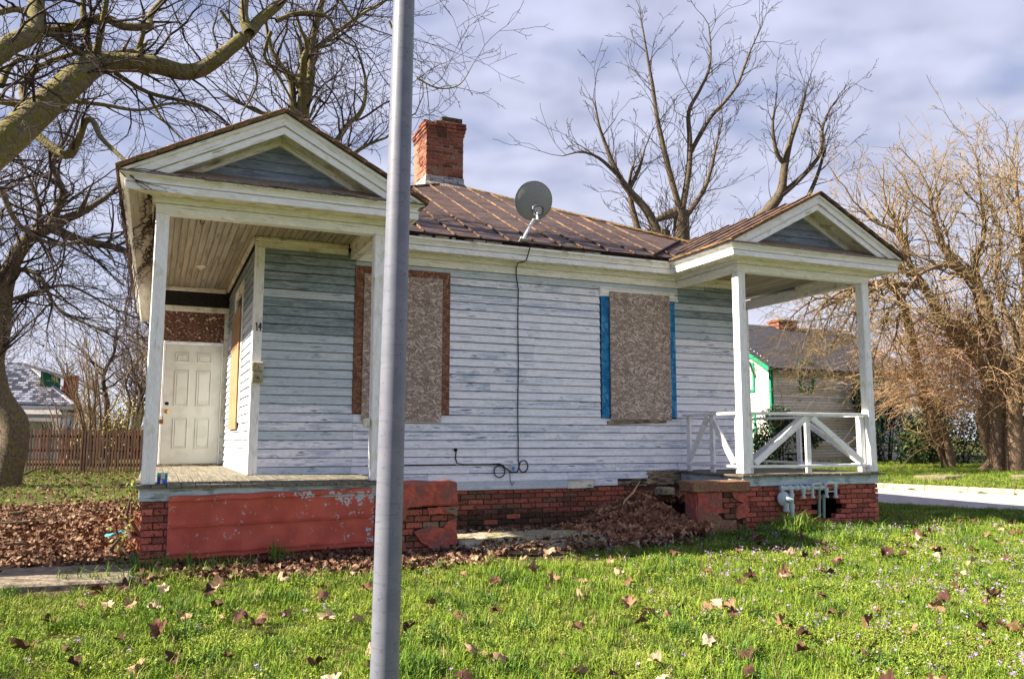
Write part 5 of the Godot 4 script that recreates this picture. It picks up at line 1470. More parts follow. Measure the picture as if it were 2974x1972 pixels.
func build_dish() -> void:
	var o := base("satellite_dish", Vector3(3.66, 3.33, 0.36), "grey satellite dish seen from behind on the iron roof", "satellite dish")
	var c := Vector3(3.995, 4.085, 0.02) - o.position
	# it looks away from the camera, to the upper left
	var axis := Vector3(0.12, 0.34, -0.93).normalized()
	var up := (Vector3.UP - axis * axis.y).normalized()
	var x := Transform3D(Basis(axis.cross(up), axis, up).orthonormalized(), c)
	var m := MB.new()
	var prof := []
	for k in 9: prof.append(Vector2(0.292 * k / 8.0, 0.06 * pow(k / 8.0, 2.0) - 0.06))
	m.lathe(x, prof, 44)
	prof.clear()
	for k in 9: prof.append(Vector2(0.290 * (8 - k) / 8.0, 0.06 * pow((8 - k) / 8.0, 2.0) - 0.05))
	m.lathe(x, prof, 44)
	put("reflector", m, M.dish, o)
	m = MB.new()
	var p := PackedVector3Array()
	var r := PackedFloat32Array()
	for k in 45:
		var a := TAU * k / 44.0
		p.append(x * Vector3(0.292 * cos(a), 0.004, 0.292 * sin(a))); r.append(0.007)
	m.tube(p, r, 6)
	put("rim", m, tint(M.dish, C8(110, 113, 112)), o)
	# mast, foot and bracket
	m = MB.new()
	var foot := Vector3(0.0, 0.03, 0.0)
	var k0 := x * Vector3(0.05, -0.10, -0.16)
	m.tube(PackedVector3Array([foot, foot + Vector3(0.06, 0.12, 0.01), foot.lerp(k0, 0.72), k0 + Vector3(0, -0.12, 0.0), k0 + Vector3(0, 0.10, -0.01)]), PackedFloat32Array([0.022, 0.022, 0.022, 0.022, 0.022]), 10, true)
	put("mast", m, M.galv, o)
	m = MB.new()
	m.obox(Transform3D(Basis(Vector3.RIGHT, -0.46), Vector3(0, 0.0, 0.0)), Vector3(0.14, 0.012, 0.18), 0.004)
	m.beam(Vector3(-0.04, 0.0, 0.0), Vector3(-0.025, 0.08, 0.0), 0.05, 0.006)
	m.beam(Vector3(0.05, 0.0, 0.0), Vector3(0.03, 0.08, 0.0), 0.05, 0.006)
	put("foot", m, M.galv, o)
	m = MB.new()
	m.obox(Transform3D(x.basis, x * Vector3(0.05, -0.075, -0.13)), Vector3(0.12, 0.03, 0.16), 0.01)
	m.obox(Transform3D(x.basis, x * Vector3(-0.02, -0.07, -0.10)), Vector3(0.03, 0.05, 0.05), 0.008)
	put("bracket", m, M.galv, o)
	m = MB.new()
	p = PackedVector3Array(); r = PackedFloat32Array()
	for k in 40:
		var a := TAU * k / 19.5
		p.append(x * Vector3(0.05, -0.135, -0.13) + Vector3(0.075 * cos(a), 0.075 * sin(a), 0.01 * sin(a * 2) + 0.0003 * k)); r.append(0.0065)
	m.tube(p, r, 6)
	put("cable_coil", m, M.cable, o)
	# arm with the receiver beyond the rim
	m = MB.new()
	var a1 := x * Vector3(0.06, -0.03, -0.28)
	var a2 := x * Vector3(0.16, 0.34, -0.34)
	m.beam(a1, a2, 0.03, 0.035, 0.006)
	put("arm", m, M.galv, o)
	m = MB.new()
	m.obox(Transform3D(x.basis, x * Vector3(0.19, 0.30, -0.29)), Vector3(0.09, 0.16, 0.08), 0.015)
	put("receiver", m, M.galv, o)
	# the cable down the wall
	m = MB.new()
	var pts := [Vector3(3.72, 3.42, 0.40), Vector3(3.735, 3.33, 0.47), Vector3(3.745, 3.27, 0.455), Vector3(3.742, 3.2, 0.405), Vector3(3.735, 3.10, 0.345), Vector3(3.732, 3.075, 0.318), Vector3(3.715, 3.07, 0.25), Vector3(3.69, 3.075, 0.12), Vector3(3.695, 3.02, 0.05), Vector3(3.70, 2.9, 0.036)]
	var yy := 2.7
	while yy > 0.2:
		pts.append(Vector3(3.735 + 0.004 * sin(yy * 5.0), yy, 0.029)); yy -= 0.25
	pts.append(Vector3(3.75, 0.11, 0.03))
	for k in 16:
		var a := PI + TAU * k / 15.0
		pts.append(Vector3(3.82 + 0.07 * cos(a), 0.10 + 0.085 * sin(a), 0.03 + 0.0005 * k))
	for q in [Vector3(3.72, 0.02, 0.034), Vector3(3.62, 0.02, 0.034), Vector3(3.52, 0.09, 0.034)]: pts.append(q)
	for k in 14:
		var a := 0.5 + TAU * k / 13.0
		pts.append(Vector3(3.44 + 0.085 * cos(a), 0.03 + 0.085 * sin(a), 0.036 + 0.0006 * k))
	for q in [Vector3(3.50, 0.12, 0.032), Vector3(3.44, 0.138, 0.03), Vector3(3.2, 0.132, 0.028), Vector3(2.9, 0.135, 0.028), Vector3(2.80, 0.15, 0.028), Vector3(2.775, 0.22, 0.028), Vector3(2.785, 0.31, 0.027), Vector3(2.78, 0.34, 0.01)]: pts.append(q)
	p = PackedVector3Array(); r = PackedFloat32Array()
	for q in pts:
		p.append(q); r.append(0.0085)
	m.tube(p, r, 6, true)
	var cb := base("coax_cable", Vector3.ZERO, "black cable running from the dish down the wall and coiled at its foot", "cable")
	put("cable", m, M.cable, cb)
	m = MB.new()
	m.tube(PackedVector3Array([Vector3(2.78, 0.135, 0.028), Vector3(2.2, 0.135, 0.03), Vector3(1.5, 0.13, 0.03)]), PackedFloat32Array([0.006, 0.006, 0.006]), 6)
	m.tube(PackedVector3Array([Vector3(3.60, 0.02, 0.04), Vector3(3.61, -0.1, 0.035), Vector3(3.64, -0.17, 0.035), Vector3(3.67, -0.12, 0.035)]), PackedFloat32Array([0.005, 0.005, 0.005, 0.005]), 6)
	put("branch_cable", m, M.cable, cb)
	m = MB.new()
	m.box(Vector3(3.58, 0.07, 0.02), Vector3(3.70, 0.09, 0.036), 0.003)
	m.box(Vector3(3.62, 0.09, 0.02), Vector3(3.66, 0.16, 0.033), 0.003)
	put("ground_block", m, M.galv, cb)
	m = MB.new()
	m.box(Vector3(3.64, 0.04, 0.036), Vector3(3.675, 0.10, 0.05), 0.003)
	put("blue_tag", m, mat(C8(66, 150, 214), 0.5), cb)
	m = MB.new()
	m.lathe(Transform3D(Basis(Vector3.RIGHT, PI / 2), Vector3(2.78, 0.34, 0.014)), [Vector2(0.028, 0), Vector2(0.026, 0.012), Vector2(0.0, 0.015)], 12)
	put("grommet", m, M.black, cb)

func pipe(m: MB, pts: Array, r0: float) -> void:
	var p := PackedVector3Array()
	var r := PackedFloat32Array()
	for q in pts:
		p.append(q); r.append(r0)
	m.tube(p, r, 10, true)

func collar(m: MB, at: Vector3, dir: Vector3, r0: float, L: float) -> void:
	m.tube(PackedVector3Array([at - dir * L / 2, at - dir * L / 2.2, at + dir * L / 2.2, at + dir * L / 2]), PackedFloat32Array([r0 * 0.86, r0, r0, r0 * 0.86]), 8, true)

func build_gas() -> void:
	var o := base("gas_piping", Vector3.ZERO, "pale grey gas pipes and regulator along the right porch foundation", "gas pipes")
	var z := 1.63
	var m := MB.new()
	pipe(m, [Vector3(7.15, -0.20, z), Vector3(7.29, -0.20, z), Vector3(7.319, -0.215, z), Vector3(7.324, -0.25, z), Vector3(7.315, -0.66, z), Vector3(7.31, -0.95, z)], 0.03)
	pipe(m, [Vector3(7.15, -0.245, z), Vector3(7.15, -0.2, z), Vector3(7.5, -0.205, z), Vector3(7.93, -0.205, z)], 0.027)
	for q in [[7.15, -0.2, 1], [7.30, -0.2, 1], [7.42, -0.2, 0], [7.51, -0.2, 0], [7.62, -0.205, 0], [7.86, -0.205, 0]]:
		collar(m, Vector3(q[0], q[1], z), Vector3.RIGHT, 0.04, 0.06)
	collar(m, Vector3(7.323, -0.30, z), Vector3.UP, 0.04, 0.05)
	collar(m, Vector3(7.319, -0.46, z), Vector3.UP, 0.042, 0.07)
	collar(m, Vector3(7.317, -0.53, z), Vector3.UP, 0.036, 0.04)
	put("supply_pipe", m, M.gas, o)
	# regulator: a round casing, with its outlet below
	m = MB.new()
	m.lathe(Transform3D(Basis(Vector3.RIGHT, PI / 2) * Basis(Vector3.BACK, 0.0), Vector3(7.19, -0.345, z - 0.05)), [Vector2(0.0, 0.0), Vector2(0.085, 0.004), Vector2(0.105, 0.02), Vector2(0.108, 0.035), Vector2(0.098, 0.05), Vector2(0.07, 0.062), Vector2(0.055, 0.085), Vector2(0.0, 0.09)], 24)
	m.tube(PackedVector3Array([Vector3(7.19, -0.345, z + 0.03), Vector3(7.22, -0.36, z + 0.06), Vector3(7.29, -0.37, z + 0.05)]), PackedFloat32Array([0.036, 0.034, 0.03]), 10, true)
	m.tube(PackedVector3Array([Vector3(7.21, -0.40, z + 0.01), Vector3(7.215, -0.50, z)]), PackedFloat32Array([0.045, 0.04]), 10, true)
	collar(m, Vector3(7.215, -0.51, z), Vector3.UP, 0.05, 0.04)
	put("regulator", m, M.gas, o)
	m = MB.new()
	for q in [[7.525, -0.335], [7.693, -0.335], [7.955, -0.335], [8.128, -0.34]]:
		var top := -0.215 if q[0] < 7.6 else (-0.15 if q[0] < 7.8 or q[0] > 8.0 else -0.20)
		pipe(m, [Vector3(q[0], top, z + 0.02), Vector3(q[0], q[1], z + 0.02)], 0.024)
		collar(m, Vector3(q[0], top - 0.03, z + 0.02), Vector3.UP, 0.034, 0.05)
		collar(m, Vector3(q[0], q[1], z + 0.02), Vector3.UP, 0.036, 0.03)
	pipe(m, [Vector3(7.5, -0.215, z), Vector3(7.525, -0.21, z + 0.02)], 0.026)
	pipe(m, [Vector3(7.693, -0.18, z + 0.02), Vector3(7.70, -0.152, z + 0.02), Vector3(7.74, -0.148, z + 0.02), Vector3(7.84, -0.148, z + 0.02), Vector3(7.86, -0.165, z + 0.01), Vector3(7.862, -0.205, z)], 0.022)
	pipe(m, [Vector3(7.93, -0.205, z), Vector3(7.945, -0.16, z + 0.02), Vector3(7.98, -0.143, z + 0.02), Vector3(8.09, -0.143, z + 0.02), Vector3(8.12, -0.155, z + 0.02), Vector3(8.128, -0.19, z + 0.02)], 0.023)
	pipe(m, [Vector3(7.955, -0.265, z + 0.02), Vector3(8.128, -0.265, z + 0.02)], 0.009)
	pipe(m, [Vector3(7.525, -0.275, z + 0.02), Vector3(7.693, -0.275, z + 0.02)], 0.007)
	put("meter_stub", m, M.gas, o)
	m = MB.new()
	pipe(m, [Vector3(7.842, -0.21, z), Vector3(7.828, -0.64, z - 0.01)], 0.022)
	put("riser", m, M.gas_green, o)
	m = MB.new()
	pipe(m, [Vector3(7.925, -0.30, z), Vector3(7.925, -0.65, z - 0.02)], 0.022)
	put("riser", m, M.gas_green, o)
	m = MB.new()
	for q in [7.197, 7.488]:
		m.obox(Transform3D(Basis(), Vector3(q, -0.158, z)), Vector3(0.016, 0.05, 0.02), 0.004)
	put("valve_key", m, M.gas, o)

func build_lamp_post() -> void:
	var o := base("lamp_post", Vector3(-0.03, hgt(-0.03, 6.987), 6.987), "tall tapering grey steel lamp post standing on the lawn before the house", "lamp post")
	var m := MB.new()
	var p := PackedVector3Array()
	var r := PackedFloat32Array()
	for k in 30:
		var y := -0.05 + 8.2 * k / 29.0
		p.append(Vector3(0.0103 * (y - 0.35), y, 0)); r.append(0.0727 - 0.0039 * y)
	m.tube(p, r, 48)
	var shaft := put("shaft", m, M.pole, o)
	m = MB.new()
	m.tube(PackedVector3Array([Vector3(0.01, 0.0, 0), Vector3(0.01, 0.025, 0)]), PackedFloat32Array([0.16, 0.16]), 24, true)
	put("base_plate", m, M.pole, o)
	m = MB.new()
	m.tube(PackedVector3Array([Vector3(0.096, 8.1, 0), Vector3(0.1, 8.35, -0.3), Vector3(0.1, 8.5, -1.0), Vector3(0.1, 8.5, -1.6)]), PackedFloat32Array([0.04, 0.035, 0.03, 0.03]), 10, true)
	put("bracket_arm", m, M.pole, o)
	m = MB.new()
	m.box(Vector3(-0.03, 8.42, -2.2), Vector3(0.23, 8.56, -1.55), 0.05)
	put("lantern", m, M.galv, o)

func build_fence() -> void:
	var A := Vector3(-7.4, 0, -20.17)
	var B := Vector3(0.9, 0, -16.6)
	var o := base("picket_fence", Vector3.ZERO, "weathered brown picket fence across the back of the left yard", "fence")
	var d := (B - A).normalized()
	var n := Vector3(-d.z, 0, d.x)
	if n.z < 0: n = -n
	var len := A.distance_to(B)
	var shapes := []
	for k in 4:
		var m := MB.new()
		m.off = Vector2(rf(0, 9), rf(0, 9))
		m.obox(Transform3D(Basis(), Vector3(0, 0.66, 0)), Vector3(0.066, 1.32, 0.018), 0.003)
		m.obox(Transform3D(Basis(), Vector3(0, 1.335, 0)), Vector3(0.045, 0.035, 0.018), 0.003)
		shapes.append(m.mesh())
	var bas := Basis(d, Vector3.UP, n)
	var t := 0.0
	var tones := [M.fence, tint(M.fence, Color(0.86, 0.86, 0.88)), tint(M.fence, Color(1.1, 1.0, 0.92))]
	while t < len:
		var q := A + d * t
		var i := put("picket", shapes[R.randi() % 4], tones[R.randi() % 3], o)
		i.transform = Transform3D(bas * Basis(Vector3.BACK, rf(-0.012, 0.012)), Vector3(q.x, hgt(q.x, q.z) + 0.03 + rf(-0.012, 0.012), q.z) + n * rf(0.0, 0.004))
		t += 0.099
	t = 0.35
	while t < len:
		var q := A + d * t - n * 0.075
		var m := MB.new()
		m.off = Vector2(rf(0, 9), 0)
		m.obox(Transform3D(bas, Vector3(q.x, hgt(q.x, q.z) + 0.6, q.z)), Vector3(0.1, 1.42, 0.1), 0.006)
		put("fence_post", m, M.fence_dark, o)
		t += 2.13
	for y in [0.28, 0.72, 1.16]:
		var m := MB.new()
		var a := A - n * 0.032
		var b := B - n * 0.032
		m.beam(Vector3(a.x, hgt0(a.x, a.z) + y, a.z), Vector3(b.x, hgt0(b.x, b.z) + y, b.z), 0.04, 0.08, 0.004)
		put("fence_rail", m, M.fence_dark, o)

# ---------- neighbours ----------
func window_of(parent: Node, x: Transform3D, w: float, h: float, trim_m: Material, dark: bool) -> void:
	var m := MB.new()
	for q in [[-w / 2 - 0.11, -0.12, -w / 2, h + 0.12], [w / 2, -0.12, w / 2 + 0.11, h + 0.12], [-w / 2 + 0.001, h, w / 2 - 0.001, h + 0.12], [-w / 2 + 0.001, -0.12, w / 2 - 0.001, 0.0]]:
		var c := Vector3((q[0] + q[2]) / 2, (q[1] + q[3]) / 2, 0.03)
		m.obox(x * Transform3D(Basis(), c), Vector3(q[2] - q[0], q[3] - q[1], 0.05), 0.005)
	var f := put("window", m, trim_m, parent)
	m = MB.new()
	m.obox(x * Transform3D(Basis(), Vector3(0, h / 2, -0.01)), Vector3(w, h, 0.01))
	put("curtain", m, M.room if dark else M.curtain, f)
	m = MB.new()
	for k in 2:
		m.obox(x * Transform3D(Basis(), Vector3(0, h * (0.25 + 0.5 * k), 0.014 - 0.006 * k)), Vector3(w, 0.016, 0.016))
	m.obox(x * Transform3D(Basis(), Vector3(0, h * 0.5, 0.02)), Vector3(w, 0.045, 0.02))
	for k in 2:
		m.obox(x * Transform3D(Basis(), Vector3(w * (-1.0 / 6 + k / 3.0), h / 2, 0.010)), Vector3(0.016, h, 0.012))
	put("sash", m, trim_m if dark else M.curtain, f)
	m = MB.new()
	var P := [x * Vector3(-w / 2, 0, 0.004), x * Vector3(w / 2, 0, 0.004), x * Vector3(w / 2, h, 0.004), x * Vector3(-w / 2, h, 0.004)]
	m.quad(P[0], P[1], P[2], P[3])
	put("pane", m, M.pane, f)

func build_white_house() -> void:
	var x0 := 21.95
	var x1 := 29.7
	var z0 := -15.8
	var z1 := -23.4
	var eave := 3.58
	var ridge := 5.78
	var zr := (z0 + z1) / 2
	var o := base("white_house", Vector3.ZERO, "two storey white clapboard house with green trim seen through the right porch", "house")
	var m := MB.new()
	m.box(Vector3(x0, -0.9, z1), Vector3(x1, eave, z0))
	m.face(PackedVector3Array([Vector3(x0, eave, z1), Vector3(x0, eave, z0), Vector3(x0, ridge, zr)]), Vector3.BACK, Vector3.UP)
	m.face(PackedVector3Array([Vector3(x1, eave, z0), Vector3(x1, eave, z1), Vector3(x1, ridge, zr)]), Vector3.BACK, Vector3.UP)
	put("wall", m, mat(C8(110, 106, 98), 0.9), o)
	var bx := Transform3D(Basis(Vector3(0, 0, 1), Vector3.UP, Vector3(-1, 0, 0)), Vector3(x0, 0, 0))
	var fx := Transform3D(Basis(), Vector3(0, 0, z0))
	var y := -0.44
	var tones := [M.white_house, tint(M.white_house, C8(222, 216, 200)), tint(M.white_house, C8(238, 235, 224))]
	while y < ridge - 0.3:
		if y < eave - 0.1: clapboard(o, fx, x0, x1, y, 0.117, tones[R.randi() % 3], 1.0, 0.012)
		var a := z1
		var b := z0
		if y > eave:
			var cut := (y - eave) / (ridge - eave) * (z0 - zr)
			a += cut; b -= cut
		clapboard(o, bx, a, b, y, 0.117, tones[R.randi() % 3], 1.0, 0.012)
		y += 0.117
	m = MB.new()
	m.box(Vector3(x0 + 0.03, -1.0, z1 + 0.03), Vector3(x1 - 0.03, -0.44, z0 - 0.03))
	put("foundation", m, M.old_bricks[3], o)
	m = MB.new()
	m.box(Vector3(x0 - 0.03, -0.44, z0 - 0.10), Vector3(x0 + 0.10, eave, z0 + 0.035), 0.006)
	put("corner_board", m, M.green, o)
	# roof
	m = MB.new()
	var ov := 0.42
	var sl := (ridge - eave) / (z0 - zr)
	for s in [1.0, -1.0]:
		var e := Vector3(0, eave - sl * ov, zr + s * (z0 - zr + ov))
		var q := [Vector3(x0 - 0.35, e.y + 0.06, e.z), Vector3(x1 + 0.3, e.y + 0.06, e.z), Vector3(x1 + 0.3, ridge + 0.06, zr), Vector3(x0 - 0.35, ridge + 0.06, zr)]
		if s < 0: q.reverse()
		m.quad(q[0], q[1], q[2], q[3], Vector2(0, 0), Vector2(9.9, 0), Vector2(9.9, 4.6), Vector2(0, 4.6))
		var dn := Vector3(0, -0.06, 0)
		m.quad(q[3] + dn, q[2] + dn, q[1] + dn, q[0] + dn)
		if s > 0: m.quad(q[0] + dn, q[1] + dn, q[1], q[0])
		else: m.quad(q[3] + dn, q[3], q[2], q[2] + dn)
	var roof := put("roof", m, M.shingle, o)
	# courses of shingles as thin raised strips on the slope in view
	var rows := MB.new()
	var L := Vector2(z0 - zr + ov, ridge - eave + sl * ov).length()
	var V := Vector3(0, (ridge - eave + sl * ov) / L, -(z0 - zr + ov) / L)
	var N := Vector3(0, -V.z, V.y)
	var v := 0.02
	while v < L - 0.15:
		var p := Vector3(x0 - 0.36, eave - sl * ov + 0.06, z0 + ov) + V * v
		rows.off = Vector2(rf(0, 9), rf(0, 9))
		var wdt := x1 - x0 + 0.66
		rows.quad(p + N * 0.014, p + N * 0.014 + Vector3(wdt, 0, 0), p + Vector3(wdt, 0, 0) + V * 0.15 + N * 0.003, p + V * 0.15 + N * 0.003, Vector2(0, v), Vector2(wdt, v), Vector2(wdt, v + 0.15), Vector2(0, v + 0.15))
		rows.quad(p, p + Vector3(wdt, 0, 0), p + N * 0.014 + Vector3(wdt, 0, 0), p + N * 0.014)
		v += 0.145
	put("shingles", rows, M.shingle, roof).set_meta("kind", "stuff")
	# rake boards, brackets and rafter tails
	for s in [1.0, -1.0]:
		m = MB.new()
		m.beam(Vector3(x0 - 0.33, eave - sl * ov - 0.06, zr + s * (z0 - zr + ov)), Vector3(x0 - 0.33, ridge - 0.06, zr), 0.04, 0.17, 0.005)
		put("rake_board", m, M.green, o)
	m = MB.new()
	m.beam(Vector3(x0 - 0.04, 2.98, z0 + 0.0), Vector3(x0 - 0.3, 3.36, z0 + 0.25), 0.06, 0.07, 0.005)
	m.beam(Vector3(x0 - 0.05, 3.1, z0 - 0.9), Vector3(x0 - 0.32, 3.75, z0 - 0.9), 0.06, 0.07, 0.005)
	put("bracket", m, M.green_dark, o)
	var x := x0 + 0.25
	while x < x1:
		m = MB.new()
		m.beam(Vector3(x, eave - 0.13 - sl * 0.36, z0 + 0.36), Vector3(x, eave - 0.13, z0), 0.06, 0.11, 0.004)
		put("rafter_tail", m, tones[2], roof)
		x += 0.43
	# chimney
	m = MB.new()
	m.box(Vector3(25.5, 5.2, -19.95), Vector3(26.6, 6.0, -19.25), 0.01)
	m.box(Vector3(25.44, 6.001, -20.02), Vector3(26.66, 6.12, -19.18), 0.015)
	put("chimney", m, M.chimney_bricks[3], o)
	window_of(o, fx * Transform3D(Basis(), Vector3(23.83, 2.62, 0.02)), 0.60, 1.02, M.green, true)
	window_of(o, fx * Transform3D(Basis(), Vector3(23.95, 0.52, 0.02)), 0.60, 0.95, M.green, true)
	window_of(o, fx * Transform3D(Basis(), Vector3(27.6, 0.52, 0.02)), 0.60, 0.95, M.green, true)
	window_of(o, fx * Transform3D(Basis(), Vector3(27.6, 2.5, 0.02)), 0.60, 1.05, M.green, true)
	window_of(o, bx * Transform3D(Basis(), Vector3(-17.25, 2.62, 0.02)), 0.8, 1.0, M.green, false)
	window_of(o, bx * Transform3D(Basis(), Vector3(-17.25, 0.3, 0.02)), 0.8, 1.2, M.green, false)
	# cooling unit in the lower window, gas pipes at the foot of the wall
	var ac := base("air_conditioner", Vector3(24.18, 0.42, z0 + 0.2), "boxy window air conditioner in the white house's lower window", "air conditioner")
	m = MB.new()
	m.box(Vector3(-0.22, 0, -0.16), Vector3(0.22, 0.3, 0.2), 0.015)
	put("case", m, M.white_house, ac)
	m = MB.new()
	m.box(Vector3(-0.18, 0.04, 0.201), Vector3(0.18, 0.26, 0.206))
	put("grille", m, M.room, ac)
	var g := base("gas_piping", Vector3(22.9, -0.42, z0 + 0.12), "dark gas pipes at the foot of the white house wall", "gas pipes")
	m = MB.new()
	pipe(m, [Vector3(-0.45, 0.36, 0), Vector3(0.55, 0.36, 0)], 0.035)
	pipe(m, [Vector3(-0.3, 0.36, 0), Vector3(-0.3, -0.2, 0)], 0.03)
	pipe(m, [Vector3(0.15, 0.40, 0), Vector3(0.15, 0.05, 0)], 0.03)
	pipe(m, [Vector3(0.5, 0.45, 0), Vector3(0.5, 0.0, 0)], 0.03)
	m.lathe(Transform3D(Basis(Vector3.RIGHT, PI / 2), Vector3(-0.18, 0.1, 0)), [Vector2(0, -0.05), Vector2(0.11, -0.03), Vector2(0.11, 0.03), Vector2(0, 0.06)], 14)
	put("pipes", m, M.room, g)

func build_tile_house() -> void:
	var o := base("tile_roof_house", Vector3.ZERO, "house with a blue grey tiled hip roof beyond the picket fence", "house")
	var m := MB.new()
	m.box(Vector3(-13.0, -0.9, -40.0), Vector3(-5.1, 2.1, -33.0))
	put("wall", m, M.white_house, o)
	m = MB.new()
	var zE := -32.0
	var e := 2.02
	var A := Vector3(-12.8, 4.25, -36.0)
	var B := Vector3(-7.2, 4.25, -36.0)
	var q := [Vector3(-15.5, e, zE), Vector3(-4.6, e, zE), B, A]
	m.quad(q[0], q[1], q[2], q[3])
	m.face(PackedVector3Array([q[1], Vector3(-4.6, e, -40.5), B]), Vector3.BACK, Vector3.UP)
	m.face(PackedVector3Array([Vector3(-4.6, e, -40.5), Vector3(-15.5, e, -40.5), A, B]), Vector3.RIGHT, Vector3.UP)
	m.box(Vector3(-15.5, e - 0.14, -40.5), Vector3(-4.6, e - 0.01, zE))
	var roof := put("roof", m, M.tile, o)
	# tiles on the slope in view
	var tl := MB.new()
	tl.obox(Transform3D(), Vector3(0.205, 0.26, 0.03), 0.008)
	var tm := tl.mesh()
	var V := (Vector3(B.x, B.y, B.z) - Vector3(B.x, e, zE)).normalized()
	var N := Vector3(0, -V.z, V.y)
	var len := Vector3(B.x, B.y, B.z).distance_to(Vector3(B.x, e, zE))
	var tones := [M.tile, tint(M.tile, C8(104, 108, 124)), tint(M.tile, C8(140, 144, 160))]
	var rest := MB.new()
	var v := 0.1
	var many := 0
	while v < len - 0.05:
		var right := lerpf(-4.62, B.x, v / len)
		var x := right - 0.1
		while x > -10.5:
			var at := Transform3D(Basis(Vector3.RIGHT, V, N) * Basis(Vector3.RIGHT, -0.09), Vector3(x, e, zE) + V * v + N * 0.03)
			if x > -8.1 and many < 290:
				put("roof_tile", tm, tones[R.randi() % 3], roof).transform = at
				many += 1
			else: rest.obox(at, Vector3(0.205, 0.26, 0.03), 0.008)
			x -= 0.215
		v += 0.235
	put("roof_tiles", rest, M.tile, roof).set_meta("kind", "stuff")
	m = MB.new()
	m.beam(q[1] + Vector3(0, 0.05, 0), B + Vector3(0, 0.05, 0), 0.16, 0.1, 0.02)
	put("hip_cap", m, tint(M.tile, C8(170, 174, 186)), roof)
	m = MB.new()
	m.box(Vector3(-15.5, e - 0.2, zE + 0.001), Vector3(-4.62, e - 0.02, zE + 0.05), 0.01)
	put("gutter", m, tint(M.white_house, C8(190, 192, 196)), o)
	# porch roof below, on pale beam
	m = MB.new()
	m.quad(Vector3(-13, 1.60, -31.4), Vector3(-5.0, 1.60, -31.4), Vector3(-5.3, 1.98, -32.3), Vector3(-13, 1.98, -32.3))
	m.box(Vector3(-13, 1.45, -33), Vector3(-5.0, 1.595, -31.4))
	put("porch_roof", m, tint(M.tile, C8(150, 146, 142)), o)
	m = MB.new()
	m.box(Vector3(-13, 1.28, -31.5), Vector3(-5.05, 1.445, -31.42), 0.01)
	put("porch_beam", m, M.white_house, o)
	for x in [-5.15, -7.3, -9.5]:
		m = MB.new()
		m.box(Vector3(x - 0.08, -0.7, -31.55), Vector3(x + 0.08, 1.28, -31.4), 0.01)
		put("porch_post", m, M.white_house, o)
	# dormer gable with green siding, chimney
	m = MB.new()
	m.face(PackedVector3Array([Vector3(-6.2, 2.6, -33.6), Vector3(-5.35, 2.6, -33.6), Vector3(-5.35, 3.4, -33.6), Vector3(-6.2, 3.7, -33.6)]), Vector3.RIGHT, Vector3.UP)
	put("dormer_wall", m, M.green_dark, o)
	m = MB.new()
	m.beam(Vector3(-6.9, 3.96, -33.5), Vector3(-5.1, 3.42, -33.5), 0.9, 0.12, 0.01)
	put("dormer_roof", m, tint(M.tile, C8(190, 194, 204)), o)
	m = MB.new()
	m.box(Vector3(-5.3, 1.9, -35.2), Vector3(-4.7, 3.6, -34.4), 0.01)
	put("chimney", m, M.bricks[4], o)
	window_of(o, Transform3D(Basis(), Vector3(-5.6, -0.1, -32.98)), 0.7, 1.3, M.white_house, true)

# ---------- trees ----------
# big: limbs thicker than "split"; small: twigs; both are meshes of one tree
func spread(big: MB, small: MB, p: Vector3, dir: Vector3, len: float, r: float, lvl: int, k: Dictionary) -> void:
	var segs: int = clampi(int(len / k.step), 2, 9)
	var pts := PackedVector3Array([p])
	var rad := PackedFloat32Array([r])
	var d := dir
	var at := p
	var r1: float = maxf(r * 0.35, k.thin)
	for s in segs:
		d = (d + Vector3(R.randfn(0, k.wander), R.randfn(0, k.wander) + k.lift, R.randfn(0, k.wander))).normalized()
		at += d * (len / segs)
		if at.x > -1.8 and at.x < 9.7 and at.z < 2.15 and at.z > -9.0 and at.y < 4.25: return
		var t := float(s + 1) / segs
		var rr := lerpf(r, r1, t)
		pts.append(at); rad.append(rr)
		if lvl > 0 and (s > 0 or segs < 3):
			var n: int = k.kids
			for q in n:
				if R.randf() < k.chance:
					var side := d.cross(Vector3(R.randfn(0, 1), R.randfn(0, 1), R.randfn(0, 1))).normalized()
					var a: float = rf(k.a0, k.a1)
					spread(big, small, at, (d * cos(a) + side * sin(a)).normalized(), len * rf(0.35, 0.68) * (1.15 - 0.45 * t), maxf(rr * rf(0.5, 0.72), k.thin), lvl - 1, k)
	if lvl > 0:
		spread(big, small, at, (d + Vector3(R.randfn(0, 0.25), R.randfn(0, 0.25), R.randfn(0, 0.25))).normalized(), len * 0.6, r1, lvl - 1, k)
	if r > k.split: big.tube(pts, rad, 6)
	else: small.tube(pts, rad, 3 if r < 0.02 else 4)

func curve_of(l: Array) -> Array:
	# a limb's list of x, y, z, radius made smooth
	var pts := PackedVector3Array()
	var rad := PackedFloat32Array()
	var n := l.size()
	for j in n - 1:
		var a: Array = l[maxi(j - 1, 0)]
		var b: Array = l[j]
		var c: Array = l[j + 1]
		var d: Array = l[mini(j + 2, n - 1)]
		var steps := 4
		for s in steps:
			var t := float(s) / steps
			pts.append(Vector3(b[0], b[1], b[2]).cubic_interpolate(Vector3(c[0], c[1], c[2]), Vector3(a[0], a[1], a[2]), Vector3(d[0], d[1], d[2]), t))
			rad.append(lerpf(b[3], c[3], t) * (1.0 + 0.06 * wob2.get_noise_2d(j * 9.0 + s * 3.0, b[0] * 5.0)))
	var e: Array = l[n - 1]
	pts.append(Vector3(e[0], e[1], e[2])); rad.append(e[3])
	return [pts, rad]

